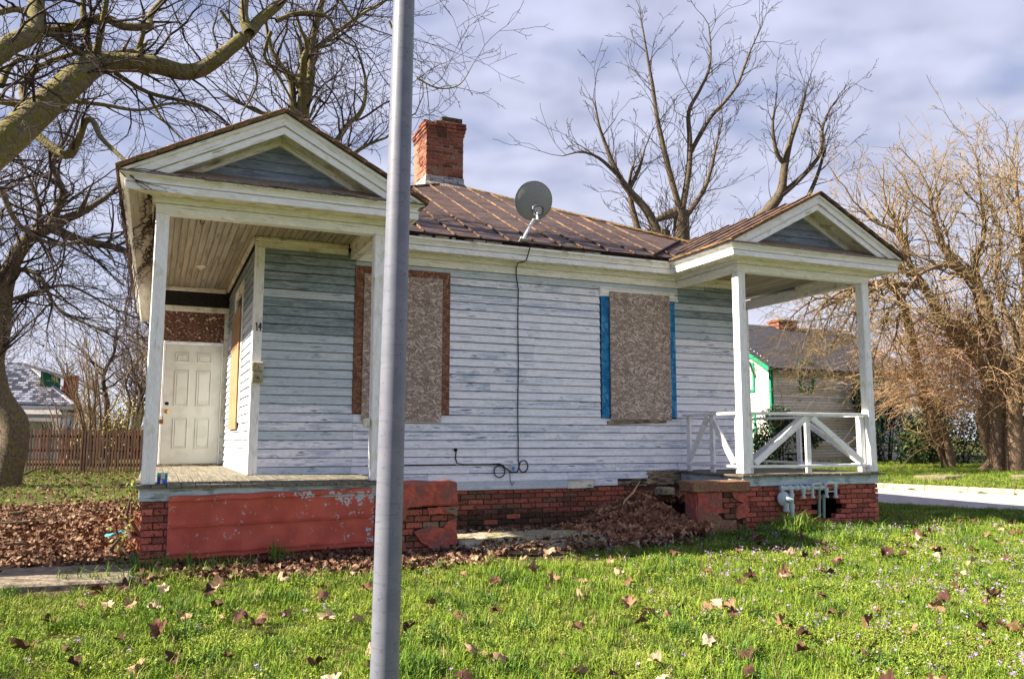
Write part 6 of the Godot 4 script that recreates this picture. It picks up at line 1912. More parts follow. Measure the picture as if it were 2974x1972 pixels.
func tree(called: String, limbs: Array, label: String, category: String, bark: Material, twig: Material, k: Dictionary, group := "") -> Node3D:
	var first: Array = limbs[0][0]
	var o := base(called, Vector3.ZERO, label, category, group)
	var big := MB.new()
	var small := MB.new()
	for j in limbs.size():
		var c := curve_of(limbs[j])
		var pts: PackedVector3Array = c[0]
		var rad: PackedFloat32Array = c[1]
		var m := MB.new()
		m.tube(pts, rad, 14 if rad[0] > 0.1 else 8)
		put("trunk" if j == 0 else "limb", m, bark, o)
		var run := 0.0
		var next: float = rf(0.2, 1.0) * k.gap
		var total := 0.0
		for s in range(1, pts.size()): total += pts[s].distance_to(pts[s - 1])
		for s in range(1, pts.size()):
			run += pts[s].distance_to(pts[s - 1])
			if run < (total * 0.45 if j == 0 and not k.get("low", false) else total * 0.1): continue
			while next < run:
				var d := (pts[s] - pts[s - 1]).normalized()
				var side := d.cross(Vector3(R.randfn(0, 1), R.randfn(0, 1), R.randfn(0, 1))).normalized()
				var a := rf(k.a0, k.a1)
				var L: float = k.len * rf(0.5, 1.1) * (1.0 if rad[s] > 0.05 else 0.7)
				spread(big, small, pts[s], (d * cos(a) + side * sin(a)).normalized(), L, minf(rad[s] * 0.55, k.rmax), k.lvl, k)
				next += k.gap * rf(0.5, 1.5)
		var n := pts.size()
		spread(big, small, pts[n - 1], (pts[n - 1] - pts[n - 2]).normalized(), k.len * 0.9, rad[n - 1], k.lvl, k)
	if big.v.size(): put("boughs", big, bark, o).set_meta("kind", "stuff")
	if small.v.size():
		put("twigs", small, twig, o).set_meta("kind", "stuff")
	return o

func leafy(called: String, label: String, category: String, blobs: Array, n: int, size: float, c0: Color, c1: Color, stem: bool, group := "") -> void:
	# evergreen bush: leaf-sized faces through a lumpy volume, with gaps; blobs are [centre, radii]
	var o := base(called, Vector3.ZERO, label, category, group)
	if stem:
		var m := MB.new()
		for b in blobs:
			var c: Vector3 = b[0]
			var g := Vector3(c.x + rf(-0.2, 0.2), hgt(c.x, c.z) - 0.05, c.z + rf(-0.2, 0.2))
			for j in 3:
				var e: Vector3 = c + Vector3(rf(-0.5, 0.5), rf(-0.3, 0.5), rf(-0.5, 0.5)) * b[1]
				m.tube(PackedVector3Array([g + Vector3(rf(-0.1, 0.1), 0, rf(-0.1, 0.1)), g.lerp(e, 0.5) + Vector3(rf(-0.15, 0.15), 0, rf(-0.15, 0.15)), e]), PackedFloat32Array([0.035, 0.025, 0.012]), 5)
		put("stems", m, M.twig, o)
	var xs := []
	var cs := []
	while xs.size() < n:
		var b: Array = blobs[R.randi() % blobs.size()]
		var v := Vector3(R.randfn(0, 1), R.randfn(0, 1), R.randfn(0, 1)).normalized()
		var q := pow(R.randf(), 0.45)
		var p: Vector3 = b[0] + v * b[1] * q * (1.0 + 0.35 * wob2.get_noise_3d(v.x * 14 + b[0].x, v.y * 14, v.z * 14))
		if wob2.get_noise_3d(p.x * 13, p.y * 13, p.z * 13) < -0.2: continue
		if p.y < hgt(p.x, p.z) + 0.02: continue
		var s := size * rf(0.6, 1.3)
		var bs := Basis.from_euler(Vector3(rf(-1.2, 1.2), rf(0, TAU), rf(-1.2, 1.2))).scaled(Vector3(s, s, s))
		xs.append(Transform3D(bs, p))
		var c := c0.lerp(c1, R.randf() * R.randf())
		cs.append(c)
	scatter("leaves", leaf_blade(), M.foliage, xs, cs, o)

func leaf_blade() -> ArrayMesh:
	var m := MB.new()
	m.quad(Vector3(0, 0, -0.5), Vector3(-0.26, 0.06, 0.0), Vector3(0, 0.0, 0.5), Vector3(0, 0.0, 0))
	m.quad(Vector3(0, 0, 0), Vector3(0, 0, 0.5), Vector3(0.26, 0.06, 0.0), Vector3(0, 0, -0.5))
	return m.mesh()

func build_trees() -> void:
	var syc := {"step": 0.16, "wander": 0.17, "lift": -0.015, "kids": 1, "chance": 0.62, "a0": 0.5, "a1": 1.15, "thin": 0.0036, "split": 0.03, "gap": 0.26, "len": 1.25, "rmax": 0.022, "lvl": 3, "low": true}
	var S := SYC.duplicate()
	S[0] = [[-7.2, -0.9, 1.9, 0.46], [-6.6, 0.2, 1.7, 0.36], [-5.3, 1.2, 1.3, 0.28]] + SYC[0]
	S[3] = [[-5.9, 0.8, 1.5, 0.24], [-4.6, 2.6, 1.1, 0.17]] + SYC[3]
	R.seed = 101
	tree("sycamore_tree", S, "mossy sycamore limbs reaching in from the upper left before the house", "tree", M.moss_bark, M.twig_dark, syc)
	R.seed = 102
	var k2 := {"step": 0.24, "wander": 0.17, "lift": 0.0, "kids": 1, "chance": 0.6, "a0": 0.45, "a1": 1.1, "thin": 0.0055, "split": 0.05, "gap": 0.17, "len": 1.9, "rmax": 0.035, "lvl": 3}
	tree("old_tree", BENT, "old tree with a swollen bent trunk at the left edge before the fence", "tree", M.bark, M.twig_dark, k2)
	R.seed = 103
	var k3 := {"step": 0.28, "wander": 0.19, "lift": 0.02, "kids": 1, "chance": 0.66, "a0": 0.4, "a1": 1.05, "thin": 0.007, "split": 0.06, "gap": 0.28, "len": 2.2, "rmax": 0.04, "lvl": 3}
	tree("sycamore_tree", BACKL, "bare sycamore crown rising behind the left gable", "tree", M.moss_bark, M.twig_dark, k3)
	var k4 := {"step": 0.30, "wander": 0.16, "lift": 0.05, "kids": 1, "chance": 0.62, "a0": 0.4, "a1": 0.95, "thin": 0.008, "split": 0.07, "gap": 0.30, "len": 1.25, "rmax": 0.022, "lvl": 3}
	R.seed = 104
	tree("elm_tree", ELMA, "tallest bare tree with several upright stems above the right end of the roof", "tree", M.bark, M.twig_dark, k4)
	R.seed = 105
	tree("elm_tree", ELMC, "bare tree leaning left beyond the roof, right of the satellite dish", "tree", M.bark, M.twig_dark, k4)
	R.seed = 106
	tree("elm_tree", ELMB, "bare forked tree directly behind the right gable", "tree", M.bark, M.twig_dark, k4)
	R.seed = 107
	var k5 := {"step": 0.26, "wander": 0.20, "lift": 0.035, "kids": 1, "chance": 0.66, "a0": 0.4, "a1": 1.1, "thin": 0.0075, "split": 0.06, "gap": 0.17, "len": 1.9, "rmax": 0.035, "lvl": 3}
	tree("spreading_tree", RIGHT, "great many stemmed bare tree in the verge at the right", "tree", M.tan_bark, M.twig_olive, k5)
	R.seed = 113
	var k7 := {"step": 0.2, "wander": 0.2, "lift": -0.04, "kids": 1, "chance": 0.7, "a0": 0.4, "a1": 1.1, "thin": 0.006, "split": 0.05, "gap": 0.16, "len": 1.3, "rmax": 0.025, "lvl": 3, "low": true}
	tree("drooping_tree", DROOP, "olive drooping branches hanging before the white house roof", "tree", M.tan_bark, M.twig_olive, k7)
	R.seed = 108
	var k6 := {"step": 0.2, "wander": 0.14, "lift": -0.01, "kids": 1, "chance": 0.6, "a0": 0.3, "a1": 0.9, "thin": 0.006, "split": 0.03, "gap": 0.3, "len": 1.4, "rmax": 0.02, "lvl": 2, "low": true}
	tree("leaning_sapling", SAP, "slender reddish tree leaning left beneath the thicket", "tree", M.tan_bark, M.twig_tan, k6)
	# the tan thicket: long arching canes thrown out from about the trunks
	R.seed = 109
	var o := base("thicket", Vector3(25.2, -0.5, -9.0), "tan tangle of leafless canes before the dark hedge at the right", "thicket")
	var m := MB.new()
	for j in 800:
		var p := Vector3(rf(-1.6, 3.4), rf(2.0, 5.2), rf(-2.2, 1.2))
		var d := Vector3(-0.75 + R.randfn(0, 0.55), rf(-0.1, 0.75), R.randfn(0, 0.5)).normalized()
		var pts := PackedVector3Array()
		var rad := PackedFloat32Array()
		var L := rf(1.4, 3.6)
		var n := 8
		for s in n:
			pts.append(p)
			rad.append(lerpf(0.013, 0.0045, float(s) / n))
			d = (d + Vector3(R.randfn(0, 0.11), -0.07 + R.randfn(0, 0.09), R.randfn(0, 0.09))).normalized()
			p += d * L / n
		if p.y < 1.3: continue
		m.tube(pts, rad, 3)
		for s in range(2, n):
			if R.randf() < 0.75:
				var q := pts[s]
				var e := (pts[s] - pts[s - 1]).normalized() + Vector3(R.randfn(0, 0.5), R.randfn(0, 0.5), R.randfn(0, 0.5))
				var r := rf(0.3, 0.8)
				m.tube(PackedVector3Array([q, q + e * r * 0.5, q + e * r + Vector3(0, -0.1, 0)]), PackedFloat32Array([0.007, 0.005, 0.003]), 3)
	put("canes", m, M.twig_tan, o).set_meta("kind", "stuff")
	# evergreens
	R.seed = 110
	leafy("holly_bush", "dark glossy holly bush before the white house's left corner", "bush", [[Vector3(20.9, 0.55, -14.6), Vector3(0.8, 1.1, 0.8)], [Vector3(21.2, 1.25, -14.5), Vector3(0.65, 0.6, 0.6)], [Vector3(22.6, 0.75, -14.6), Vector3(0.7, 0.65, 0.6)], [Vector3(20.2, 0.2, -14.4), Vector3(0.7, 0.8, 0.7)]], 6500, 0.12, Color(0.022, 0.045, 0.022), Color(0.10, 0.15, 0.08), true)
	leafy("climbing_evergreen", "dark evergreen climbing the white house wall behind the right porch post", "bush", [[Vector3(26.6, 0.8, -14.9), Vector3(0.9, 1.9, 0.5)], [Vector3(27.4, 1.9, -14.8), Vector3(0.9, 1.0, 0.5)], [Vector3(26.2, 2.4, -15.2), Vector3(0.5, 0.8, 0.3)]], 5500, 0.12, Color(0.022, 0.045, 0.022), Color(0.09, 0.13, 0.07), true)
	leafy("evergreen_hedge", "tall dark evergreen hedge behind the thicket at the right", "hedge", [[Vector3(27.0, 0.7, -12.6), Vector3(1.3, 1.5, 0.9)], [Vector3(28.6, 0.9, -12.2), Vector3(1.4, 1.7, 0.9)], [Vector3(29.4, 1.0, -10.6), Vector3(1.4, 1.8, 1.0)], [Vector3(27.6, 2.0, -12.8), Vector3(1.2, 1.2, 0.8)], [Vector3(25.9, 0.4, -12.4), Vector3(0.9, 1.1, 0.7)], [Vector3(30.5, 0.8, -9.2), Vector3(1.4, 1.5, 1.0)], [Vector3(28.2, 0.5, -13.6), Vector3(1.2, 1.3, 0.7)]], 16000, 0.13, Color(0.035, 0.07, 0.025), Color(0.19, 0.27, 0.09), true)
	# yard bushes beyond the fence: many slender stems
	R.seed = 111
	var kb := {"step": 0.22, "wander": 0.10, "lift": 0.04, "kids": 1, "chance": 0.55, "a0": 0.25, "a1": 0.75, "thin": 0.0055, "split": 0.05, "gap": 0.42, "len": 1.3, "rmax": 0.02, "lvl": 2, "low": true}
	var spots := [[-2.9, -20.6, 7, 4.4, "many stemmed crape myrtle standing just beyond the fence"], [-4.3, -24.5, 5, 3.6, "bare shrub before the tiled roof beyond the fence"], [-1.2, -21.5, 6, 5.2, "tall bare shrub beyond the fence beside the porch post"], [-3.5, -27.0, 6, 5.6, "bare many stemmed shrub right of the tiled roof"], [-0.4, -25.0, 6, 6.5, "bare saplings behind the porch eave at the left"]]
	for q in spots:
		var limbs := []
		for j in q[2]:
			var a := rf(0, TAU)
			var lean := rf(0.08, 0.45)
			var g := Vector3(q[0] + rf(-0.15, 0.15), hgt(q[0], q[1]), q[1] + rf(-0.15, 0.15))
			var l := []
			for s in 6:
				var t := s / 5.0
				l.append([g.x + cos(a) * lean * t * q[3] * (0.5 + 0.4 * t) + rf(-0.06, 0.06), g.y + q[3] * 0.75 * t * rf(0.95, 1.05), g.z + sin(a) * lean * t * q[3] * 0.6, lerpf(0.05, 0.016, t)])
			limbs.append(l)
		tree("bare_shrub", limbs, q[4], "shrub", M.tan_bark, M.twig_olive, kb)
	leafy("yellow_bush", "yellowing bush just beyond the picket fence", "bush", [[Vector3(-2.6, 0.7, -21.6), Vector3(0.9, 0.9, 0.6)], [Vector3(-3.2, 0.4, -21.4), Vector3(0.8, 0.6, 0.5)], [Vector3(-2.2, 1.4, -21.8), Vector3(0.5, 0.8, 0.4)]], 900, 0.10, Color(0.30, 0.24, 0.05), Color(0.50, 0.42, 0.14), true)
	leafy("porch_weed", "straggling yellow green weeds at the left corner of the porch", "weed", [[Vector3(-1.42, -0.55, 1.0), Vector3(0.12, 0.25, 0.4)], [Vector3(-1.38, -0.35, -0.6), Vector3(0.10, 0.4, 0.4)]], 130, 0.055, Color(0.16, 0.20, 0.04), Color(0.42, 0.38, 0.10), true)
	# woods far behind, one kind of tree over and over
	R.seed = 112
	var kw := {"step": 0.5, "wander": 0.15, "lift": 0.06, "kids": 1, "chance": 0.6, "a0": 0.35, "a1": 0.9, "thin": 0.014, "split": 0.05, "gap": 0.7, "len": 2.6, "rmax": 0.06, "lvl": 2, "low": false}
	for j in 4:
		var big := MB.new()
		var l := []
		for s in 6: l.append([rf(-0.3, 0.3) * s * 0.3, 9.0 * s / 5.0, rf(-0.3, 0.3) * s * 0.3, lerpf(0.24, 0.05, s / 5.0)])
		var c := curve_of(l)
		big.tube(c[0], c[1], 6)
		for s in range(6, c[0].size()):
			for h in 2:
				var a := rf(0, TAU)
				spread(big, big, c[0][s], Vector3(cos(a), rf(0.4, 1.2), sin(a)).normalized(), rf(2.0, 3.6), c[1][s] * 0.5, 2, kw)
		var xs := []
		var cs := []
		for n in 42:
			var ang := rf(-1.45, 1.5)
			var dist := rf(50.0, 95.0)
			var x := -1.0 + sin(ang) * dist
			var z := 11.0 - cos(ang) * dist
			if x > 20 and z > -30: continue
			var s := rf(0.5, 0.95)
			xs.append(Transform3D(Basis(Vector3.UP, rf(0, TAU)).scaled(Vector3(s * 1.2, s, s * 1.2)), Vector3(x, hgt0(x, z) - 0.2, z)))
			cs.append(Color(1, 1, 1).darkened(rf(0, 0.3)))
		var w := scatter("distant_woods", big.mesh(), M.twig, xs, cs)
		tag(w, "bare grey woods closing the view far behind the gardens", "woods")
	# undergrowth along the far edge
	var bx := []
	var bc := []
	for n in 2600:
		var ang := rf(-1.45, 1.5)
		var dist := rf(44.0, 70.0)
		var x := -1.0 + sin(ang) * dist
		var z := 11.0 - cos(ang) * dist
		if x > 18 and z > -30: continue
		var h := rf(0.6, 2.4)
		bx.append(Transform3D(Basis.from_euler(Vector3(rf(-0.5, 0.5), rf(0, TAU), rf(-0.5, 0.5))).scaled(Vector3(1, h, 1)), Vector3(x, hgt0(x, z), z)))
		bc.append(Color(0.20, 0.15, 0.10).lerp(Color(0.13, 0.13, 0.05), R.randf()))
	var tw := MB.new()
	for j in 16:
		var a := rf(0, TAU)
		tw.tube(PackedVector3Array([Vector3.ZERO, Vector3(cos(a) * 0.25, 0.5, sin(a) * 0.25), Vector3(cos(a) * 0.8 + rf(-0.2, 0.2), rf(0.8, 1.2), sin(a) * 0.8)]), PackedFloat32Array([0.02, 0.014, 0.008]), 3)
	tag(scatter("undergrowth", tw.mesh(), M.ground, bx, bc), "brown scrub along the foot of the far woods", "scrub")

func build_vines() -> void:
	# a dead creeper on the left eave and soffit, and along the gable ledge
	R.seed = 121
	var o := base("dead_creeper", Vector3.ZERO, "dead brown creeper clinging to the left eave and soffit of the porch", "creeper")
	var m := MB.new()
	var runner := func(p: Vector3, dirs: Vector3, n: int, jit: Vector3, r: float, lo: Vector3, hi: Vector3) -> void:
		var pts := PackedVector3Array()
		var rad := PackedFloat32Array()
		for s in n:
			pts.append(p); rad.append(r * (1.0 - 0.6 * s / n))
			p += dirs + Vector3(R.randfn(0, jit.x), R.randfn(0, jit.y), R.randfn(0, jit.z))
			p = p.clamp(lo, hi)
			if R.randf() < 0.7:
				var q := p + Vector3(R.randfn(0, 0.05), rf(-0.05, 0.0) if jit.y > 0 else 0.0, R.randfn(0, 0.06))
				m.tube(PackedVector3Array([p, q.clamp(lo, hi)]), PackedFloat32Array([r * 0.5, r * 0.3]), 3)
		m.tube(pts, rad, 4)
	for j in 16:
		runner.call(Vector3(rf(-1.34, -1.22), 3.078, rf(-2.5, 1.8)), Vector3(rf(-0.012, 0.012), 0, -0.07), 28, Vector3(0.02, 0.003, 0.02), 0.007, Vector3(-1.52, 3.066, -9), Vector3(-1.19, 3.084, 1.85))
	for j in 14:
		runner.call(Vector3(-1.245, 3.07, rf(0.4, 1.5)), Vector3(0, -0.02, -0.035), 24, Vector3(0.004, 0.03, 0.03), 0.008, Vector3(-1.262, 2.80, -4), Vector3(-1.24, 3.084, 1.55))
	for j in 26:
		runner.call(Vector3(-1.60, rf(3.1, 3.27), rf(-4.0, 1.9)), Vector3(0, rf(-0.012, 0.008), -0.06), 22, Vector3(0.01, 0.02, 0.03), 0.007, Vector3(-1.64, 3.02, -9), Vector3(-1.575, 3.29, 1.96))
	for j in 10:
		runner.call(Vector3(-1.55, 3.1, rf(-4.2, -1.0)), Vector3(0, -0.08, 0), int(rf(10, 34)), Vector3(0.014, 0.02, 0.014), 0.006, Vector3(-1.7, 0.2, -5), Vector3(-1.38, 3.2, 2))
	for j in 4:
		runner.call(Vector3(-1.5 + 0.7 * j, 3.262, 1.93), Vector3(0.05, 0, 0), 16, Vector3(0.015, 0.008, 0.003), 0.005, Vector3(-1.6, 3.215, 1.915), Vector3(1.7, 3.28, 1.945))
	for j in 3:
		runner.call(Vector3(-1.5, 3.2, 1.90), Vector3(0.02 + 0.02 * j, -0.02, 0.0), 8, Vector3(0.01, 0.01, 0.002), 0.006, Vector3(-1.6, 3.075, 1.86), Vector3(-0.6, 3.27, 1.935))
	put("vines", m, mat(C8(62, 46, 40), 0.95), o)

# ---------- lawn and litter ----------
func tuft(n: int, h0: float, h1: float, w: float, splay: float) -> ArrayMesh:
	var m := MB.new()
	for j in n:
		var a := rf(0, TAU)
		var dir := Vector3(cos(a), 0, sin(a))
		var sd := Vector3(-sin(a), 0, cos(a))
		var p := Vector3(rf(-0.05, 0.05), -0.01, rf(-0.05, 0.05))
		var h := rf(h0, h1)
		var b := rf(0.1, 1.0) * splay
		var tw := rf(-0.6, 0.6)
		sd = (sd * cos(tw) + dir * sin(tw))
		var q1 := p + Vector3(0, h * 0.55, 0) + dir * h * b * 0.25
		var q2 := p + Vector3(0, h * (0.95 - 0.25 * b), 0) + dir * h * b * 0.85
		m.col = Color.WHITE.darkened(rf(0.0, 0.3))
		m.quad(p - sd * w, p + sd * w, q1 + sd * w * 0.85, q1 - sd * w * 0.85)
		m.tri(q1 - sd * w * 0.85, q1 + sd * w * 0.85, q2)
	return m.mesh()

func weed(n: int, r: float, h: float, s: float) -> ArrayMesh:
	var m := MB.new()
	for j in n:
		var a := rf(0, TAU)
		var d := r * sqrt(R.randf())
		var c := Vector3(cos(a) * d, h * rf(0.4, 1.0) * (1.0 - 0.4 * d / r), sin(a) * d)
		m.col = Color.WHITE.darkened(rf(0.0, 0.35))
		var x := Transform3D(Basis.from_euler(Vector3(rf(-0.6, 0.6), rf(0, TAU), rf(-0.6, 0.6))).scaled(Vector3.ONE * s * rf(0.7, 1.3)), c)
		var p := PackedVector3Array()
		for k in 5:
			var b := TAU * k / 5.0
			p.append(x * Vector3(cos(b) * 0.5, 0.06 * cos(b * 2), sin(b) * 0.42))
		p.reverse()
		m.face(p, Vector3.RIGHT, Vector3.BACK)
	return m.mesh()

func dry_leaf(curl: float, lobes: bool) -> ArrayMesh:
	# a five-lobed leaf about 1 across, curled along its length
	var m := MB.new()
	var rim := []
	var n := 20
	for k in n:
		var a := TAU * k / n
		var r := 0.5
		if lobes: r = 0.38 + 0.10 * cos(a * 5.0) + rf(-0.07, 0.06)
		rim.append(Vector3(cos(a) * r, 0, sin(a) * r * 1.05))
	var bend := func(p: Vector3) -> Vector3:
		return Vector3(p.x, curl * (p.x * p.x * 1.9 + 0.5 * p.z * p.z * p.z * 2.0) + 0.09 * sin(p.x * 9.0 + p.z * 6.0), p.z)
	var c: Vector3 = bend.call(Vector3.ZERO)
	for k in n:
		var a: Vector3 = rim[k]
		var b: Vector3 = rim[(k + 1) % n]
		var ma: Vector3 = bend.call(a * 0.55)
		var mb: Vector3 = bend.call(b * 0.55)
		m.col = Color.WHITE.darkened(0.14 * (k % 3))
		m.tri(c, mb, ma)
		m.quad(ma, mb, bend.call(b), bend.call(a))
	return m.mesh()

func leaf_colour() -> Color:
	var t := R.randf()
	if t < 0.50: return Color(0.11, 0.055, 0.035).lerp(Color(0.19, 0.10, 0.06), R.randf())
	if t < 0.80: return Color(0.18, 0.10, 0.06).lerp(Color(0.30, 0.18, 0.11), R.randf())
	return Color(0.30, 0.20, 0.13).lerp(Color(0.42, 0.30, 0.20), R.randf())

func pile_top(x: float, z: float) -> float:
	# the heap of leaves blown against the wall beside the right pier
	var a := ss(4.45, 5.75, x) * (0.40 - 0.30 * ss(0.3, 1.7, z) * 0.9)
	var b := 0.05 * wob.get_noise_2d(x * 6.0, z * 6.0)
	return -0.80 + maxf(a, 0.0) + b * ss(4.6, 5.2, x)

func build_lawn() -> void:
	R.seed = 131
	var kinds := [tuft(11, 0.05, 0.10, 0.0028, 1.0), tuft(12, 0.07, 0.13, 0.003, 1.1), tuft(9, 0.10, 0.18, 0.0034, 1.2), weed(30, 0.09, 0.06, 0.022), weed(34, 0.10, 0.09, 0.016)]
	var xs := [[], [], [], [], []]
	var cs := [[], [], [], [], []]
	var fx := []
	var fc := []
	var put_one := func(x: float, z: float, grow: float) -> void:
		var a := wob.get_noise_2d(x * 3.2, z * 3.2)
		var b := wob2.get_noise_2d(x * 2.0 + 9.0, z * 2.0)
		var right := ss(1.5, 6.0, x)
		var t := R.randf()
		var kind := 0 if t < 0.4 else (1 if t < 0.8 else 2)
		if R.randf() < clampf(0.16 + 0.5 * right * (0.6 + b) + 0.25 * b, 0.05, 0.8): kind = 3 + R.randi() % 2
		if b < -0.15 and kind == 1 and R.randf() < 0.5: kind = 2
		var s := grow * rf(0.6, 1.15) * (1.0 + 0.6 * a)
		var c := Color(0.17, 0.275, 0.026).lerp(Color(0.30, 0.385, 0.050), clampf(0.5 + b + rf(-0.3, 0.3), 0, 1))
		if R.randf() < 0.10: c = Color(0.36, 0.31, 0.12)
		if R.randf() < 0.10 + 0.5 * ss(0.1, 0.45, a): c = Color(0.075, 0.155, 0.030)
		if kind >= 3: c = Color(0.13, 0.235, 0.035).lerp(Color(0.33, 0.37, 0.06), R.randf())
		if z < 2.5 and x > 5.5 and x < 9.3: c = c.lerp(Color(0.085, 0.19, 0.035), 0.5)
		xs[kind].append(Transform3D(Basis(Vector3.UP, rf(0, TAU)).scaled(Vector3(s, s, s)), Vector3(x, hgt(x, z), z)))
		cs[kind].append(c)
		# small purple flowers among the weeds
		if z > 2.0 and R.randf() < 0.035 * clampf(right + 0.12, 0, 1) * (1.6 if b > 0 else 0.6):
			for q in 2 + R.randi() % 4:
				var e := 0.008 + 0.006 * R.randf()
				fx.append(Transform3D(Basis.from_euler(Vector3(rf(-0.7, 0.7), rf(0, TAU), rf(-0.7, 0.7))).scaled(Vector3.ONE * e), Vector3(x + rf(-0.025, 0.025), hgt(x, z) + rf(0.06, 0.13) * grow, z + rf(-0.025, 0.025))))
				fc.append(Color(0.36, 0.16, 0.50).lerp(Color(0.62, 0.42, 0.74), R.randf()))
	# near lawn: the wedge of ground that the house looks out on
	var n := 0
	while n < 60000:
		n += 1
		var z := 1.5 + 6.6 * pow(R.randf(), 1.15)
		var x := rf(-3.6, 4.6 + (8.0 - z) * 1.75)
		if x > 15.5: continue
		var e := lawn_edge(x) + 0.3 * wob2.get_noise_2d(x * 6.0, z * 6.0)
		if z < e or (z < e + 0.25 and R.randf() < 0.5): continue
		if across(x, z) > 12.4: continue
		if wob.get_noise_2d(x * 5.0 + 70.0, z * 5.0) > 0.42 and R.randf() < 0.75: continue
		put_one.call(x, z, 0.82 if x < 6.0 or z > 3.0 else 1.15)
	# side lawn to the street, verge beyond it, back yard at the left
	n = 0
	while n < 14000:
		n += 1
		var z := rf(-6.0, 2.4)
		var x := rf(9.25, 16.0)
		if across(x, z) > 12.42 + 0.1 * wob2.get_noise_2d(x * 9, z * 9): continue
		put_one.call(x, z, 0.85)
	n = 0
	while n < 15000:
		n += 1
		var z := rf(-15.5, 0.5)
		var x := rf(15.0, 31.0)
		if across(x, z) < 17.2 or across(x, z) > 31.0: continue
		put_one.call(x, z, 1.15)
	n = 0
	while n < 9000:
		n += 1
		var z := rf(-20.5, -6.2)
		var x := rf(-8.5, -1.0)
		if R.randf() < 0.3: continue
		put_one.call(x, z, 0.8 if z > -18.5 else 1.5)
	# rank grass along the porch and weeds at the pier, tufts by the panel
	for q in [[7.0, 1.72, 60, 1.9, 0.16], [7.15, 1.75, 40, 2.6, 0.10], [6.6, 1.85, 50, 1.6, 0.3], [8.2, 1.8, 70, 1.5, 0.7], [-1.05, 1.75, 26, 1.5, 0.25], [-0.55, 1.9, 16, 1.3, 0.2], [0.12, 1.68, 9, 1.9, 0.07], [-1.2, 2.3, 40, 1.2, 0.3], [3.0, 0.25, 14, 0.7, 0.12], [3.3, 0.25, 10, 0.6, 0.1]]:
		for j in q[2]:
			var x: float = q[0] + R.randfn(0, q[4])
			var z: float = q[1] + absf(R.randfn(0, 0.14))
			var s: float = q[3] * rf(0.6, 1.1)
			xs[2 if R.randf() < 0.7 else 1].append(Transform3D(Basis(Vector3.UP, rf(0, TAU)).scaled(Vector3(s, s, s)), Vector3(x, hgt(x, z), z)))
			cs[2 if xs[2].size() > cs[2].size() else 1].append(Color(0.11, 0.21, 0.03).lerp(Color(0.19, 0.27, 0.05), R.randf()))
	for k in 5:
		tag(scatter(["grass", "grass", "tall_grass", "clover", "chickweed"][k], kinds[k], M.grass, xs[k], cs[k]), ["short bright grass over the whole lawn", "middling blades of bright grass over the lawn", "longer rank blades standing up through the lawn", "round leaved clover spread through the lawn", "fine leaved chickweed matted through the lawn"][k], "grass")
	var fl := MB.new()
	for k in 4:
		var a := TAU * k / 4.0
		fl.tri(Vector3.ZERO, Vector3(cos(a) * 0.9, 0.4, sin(a) * 0.9), Vector3(cos(a + 0.9) * 0.9, 0.5, sin(a + 0.9) * 0.9))
	tag(scatter("flowers", fl.mesh(), M.flower, fx, fc), "tiny purple flowers scattered through the lawn, thickest at the right", "flowers")

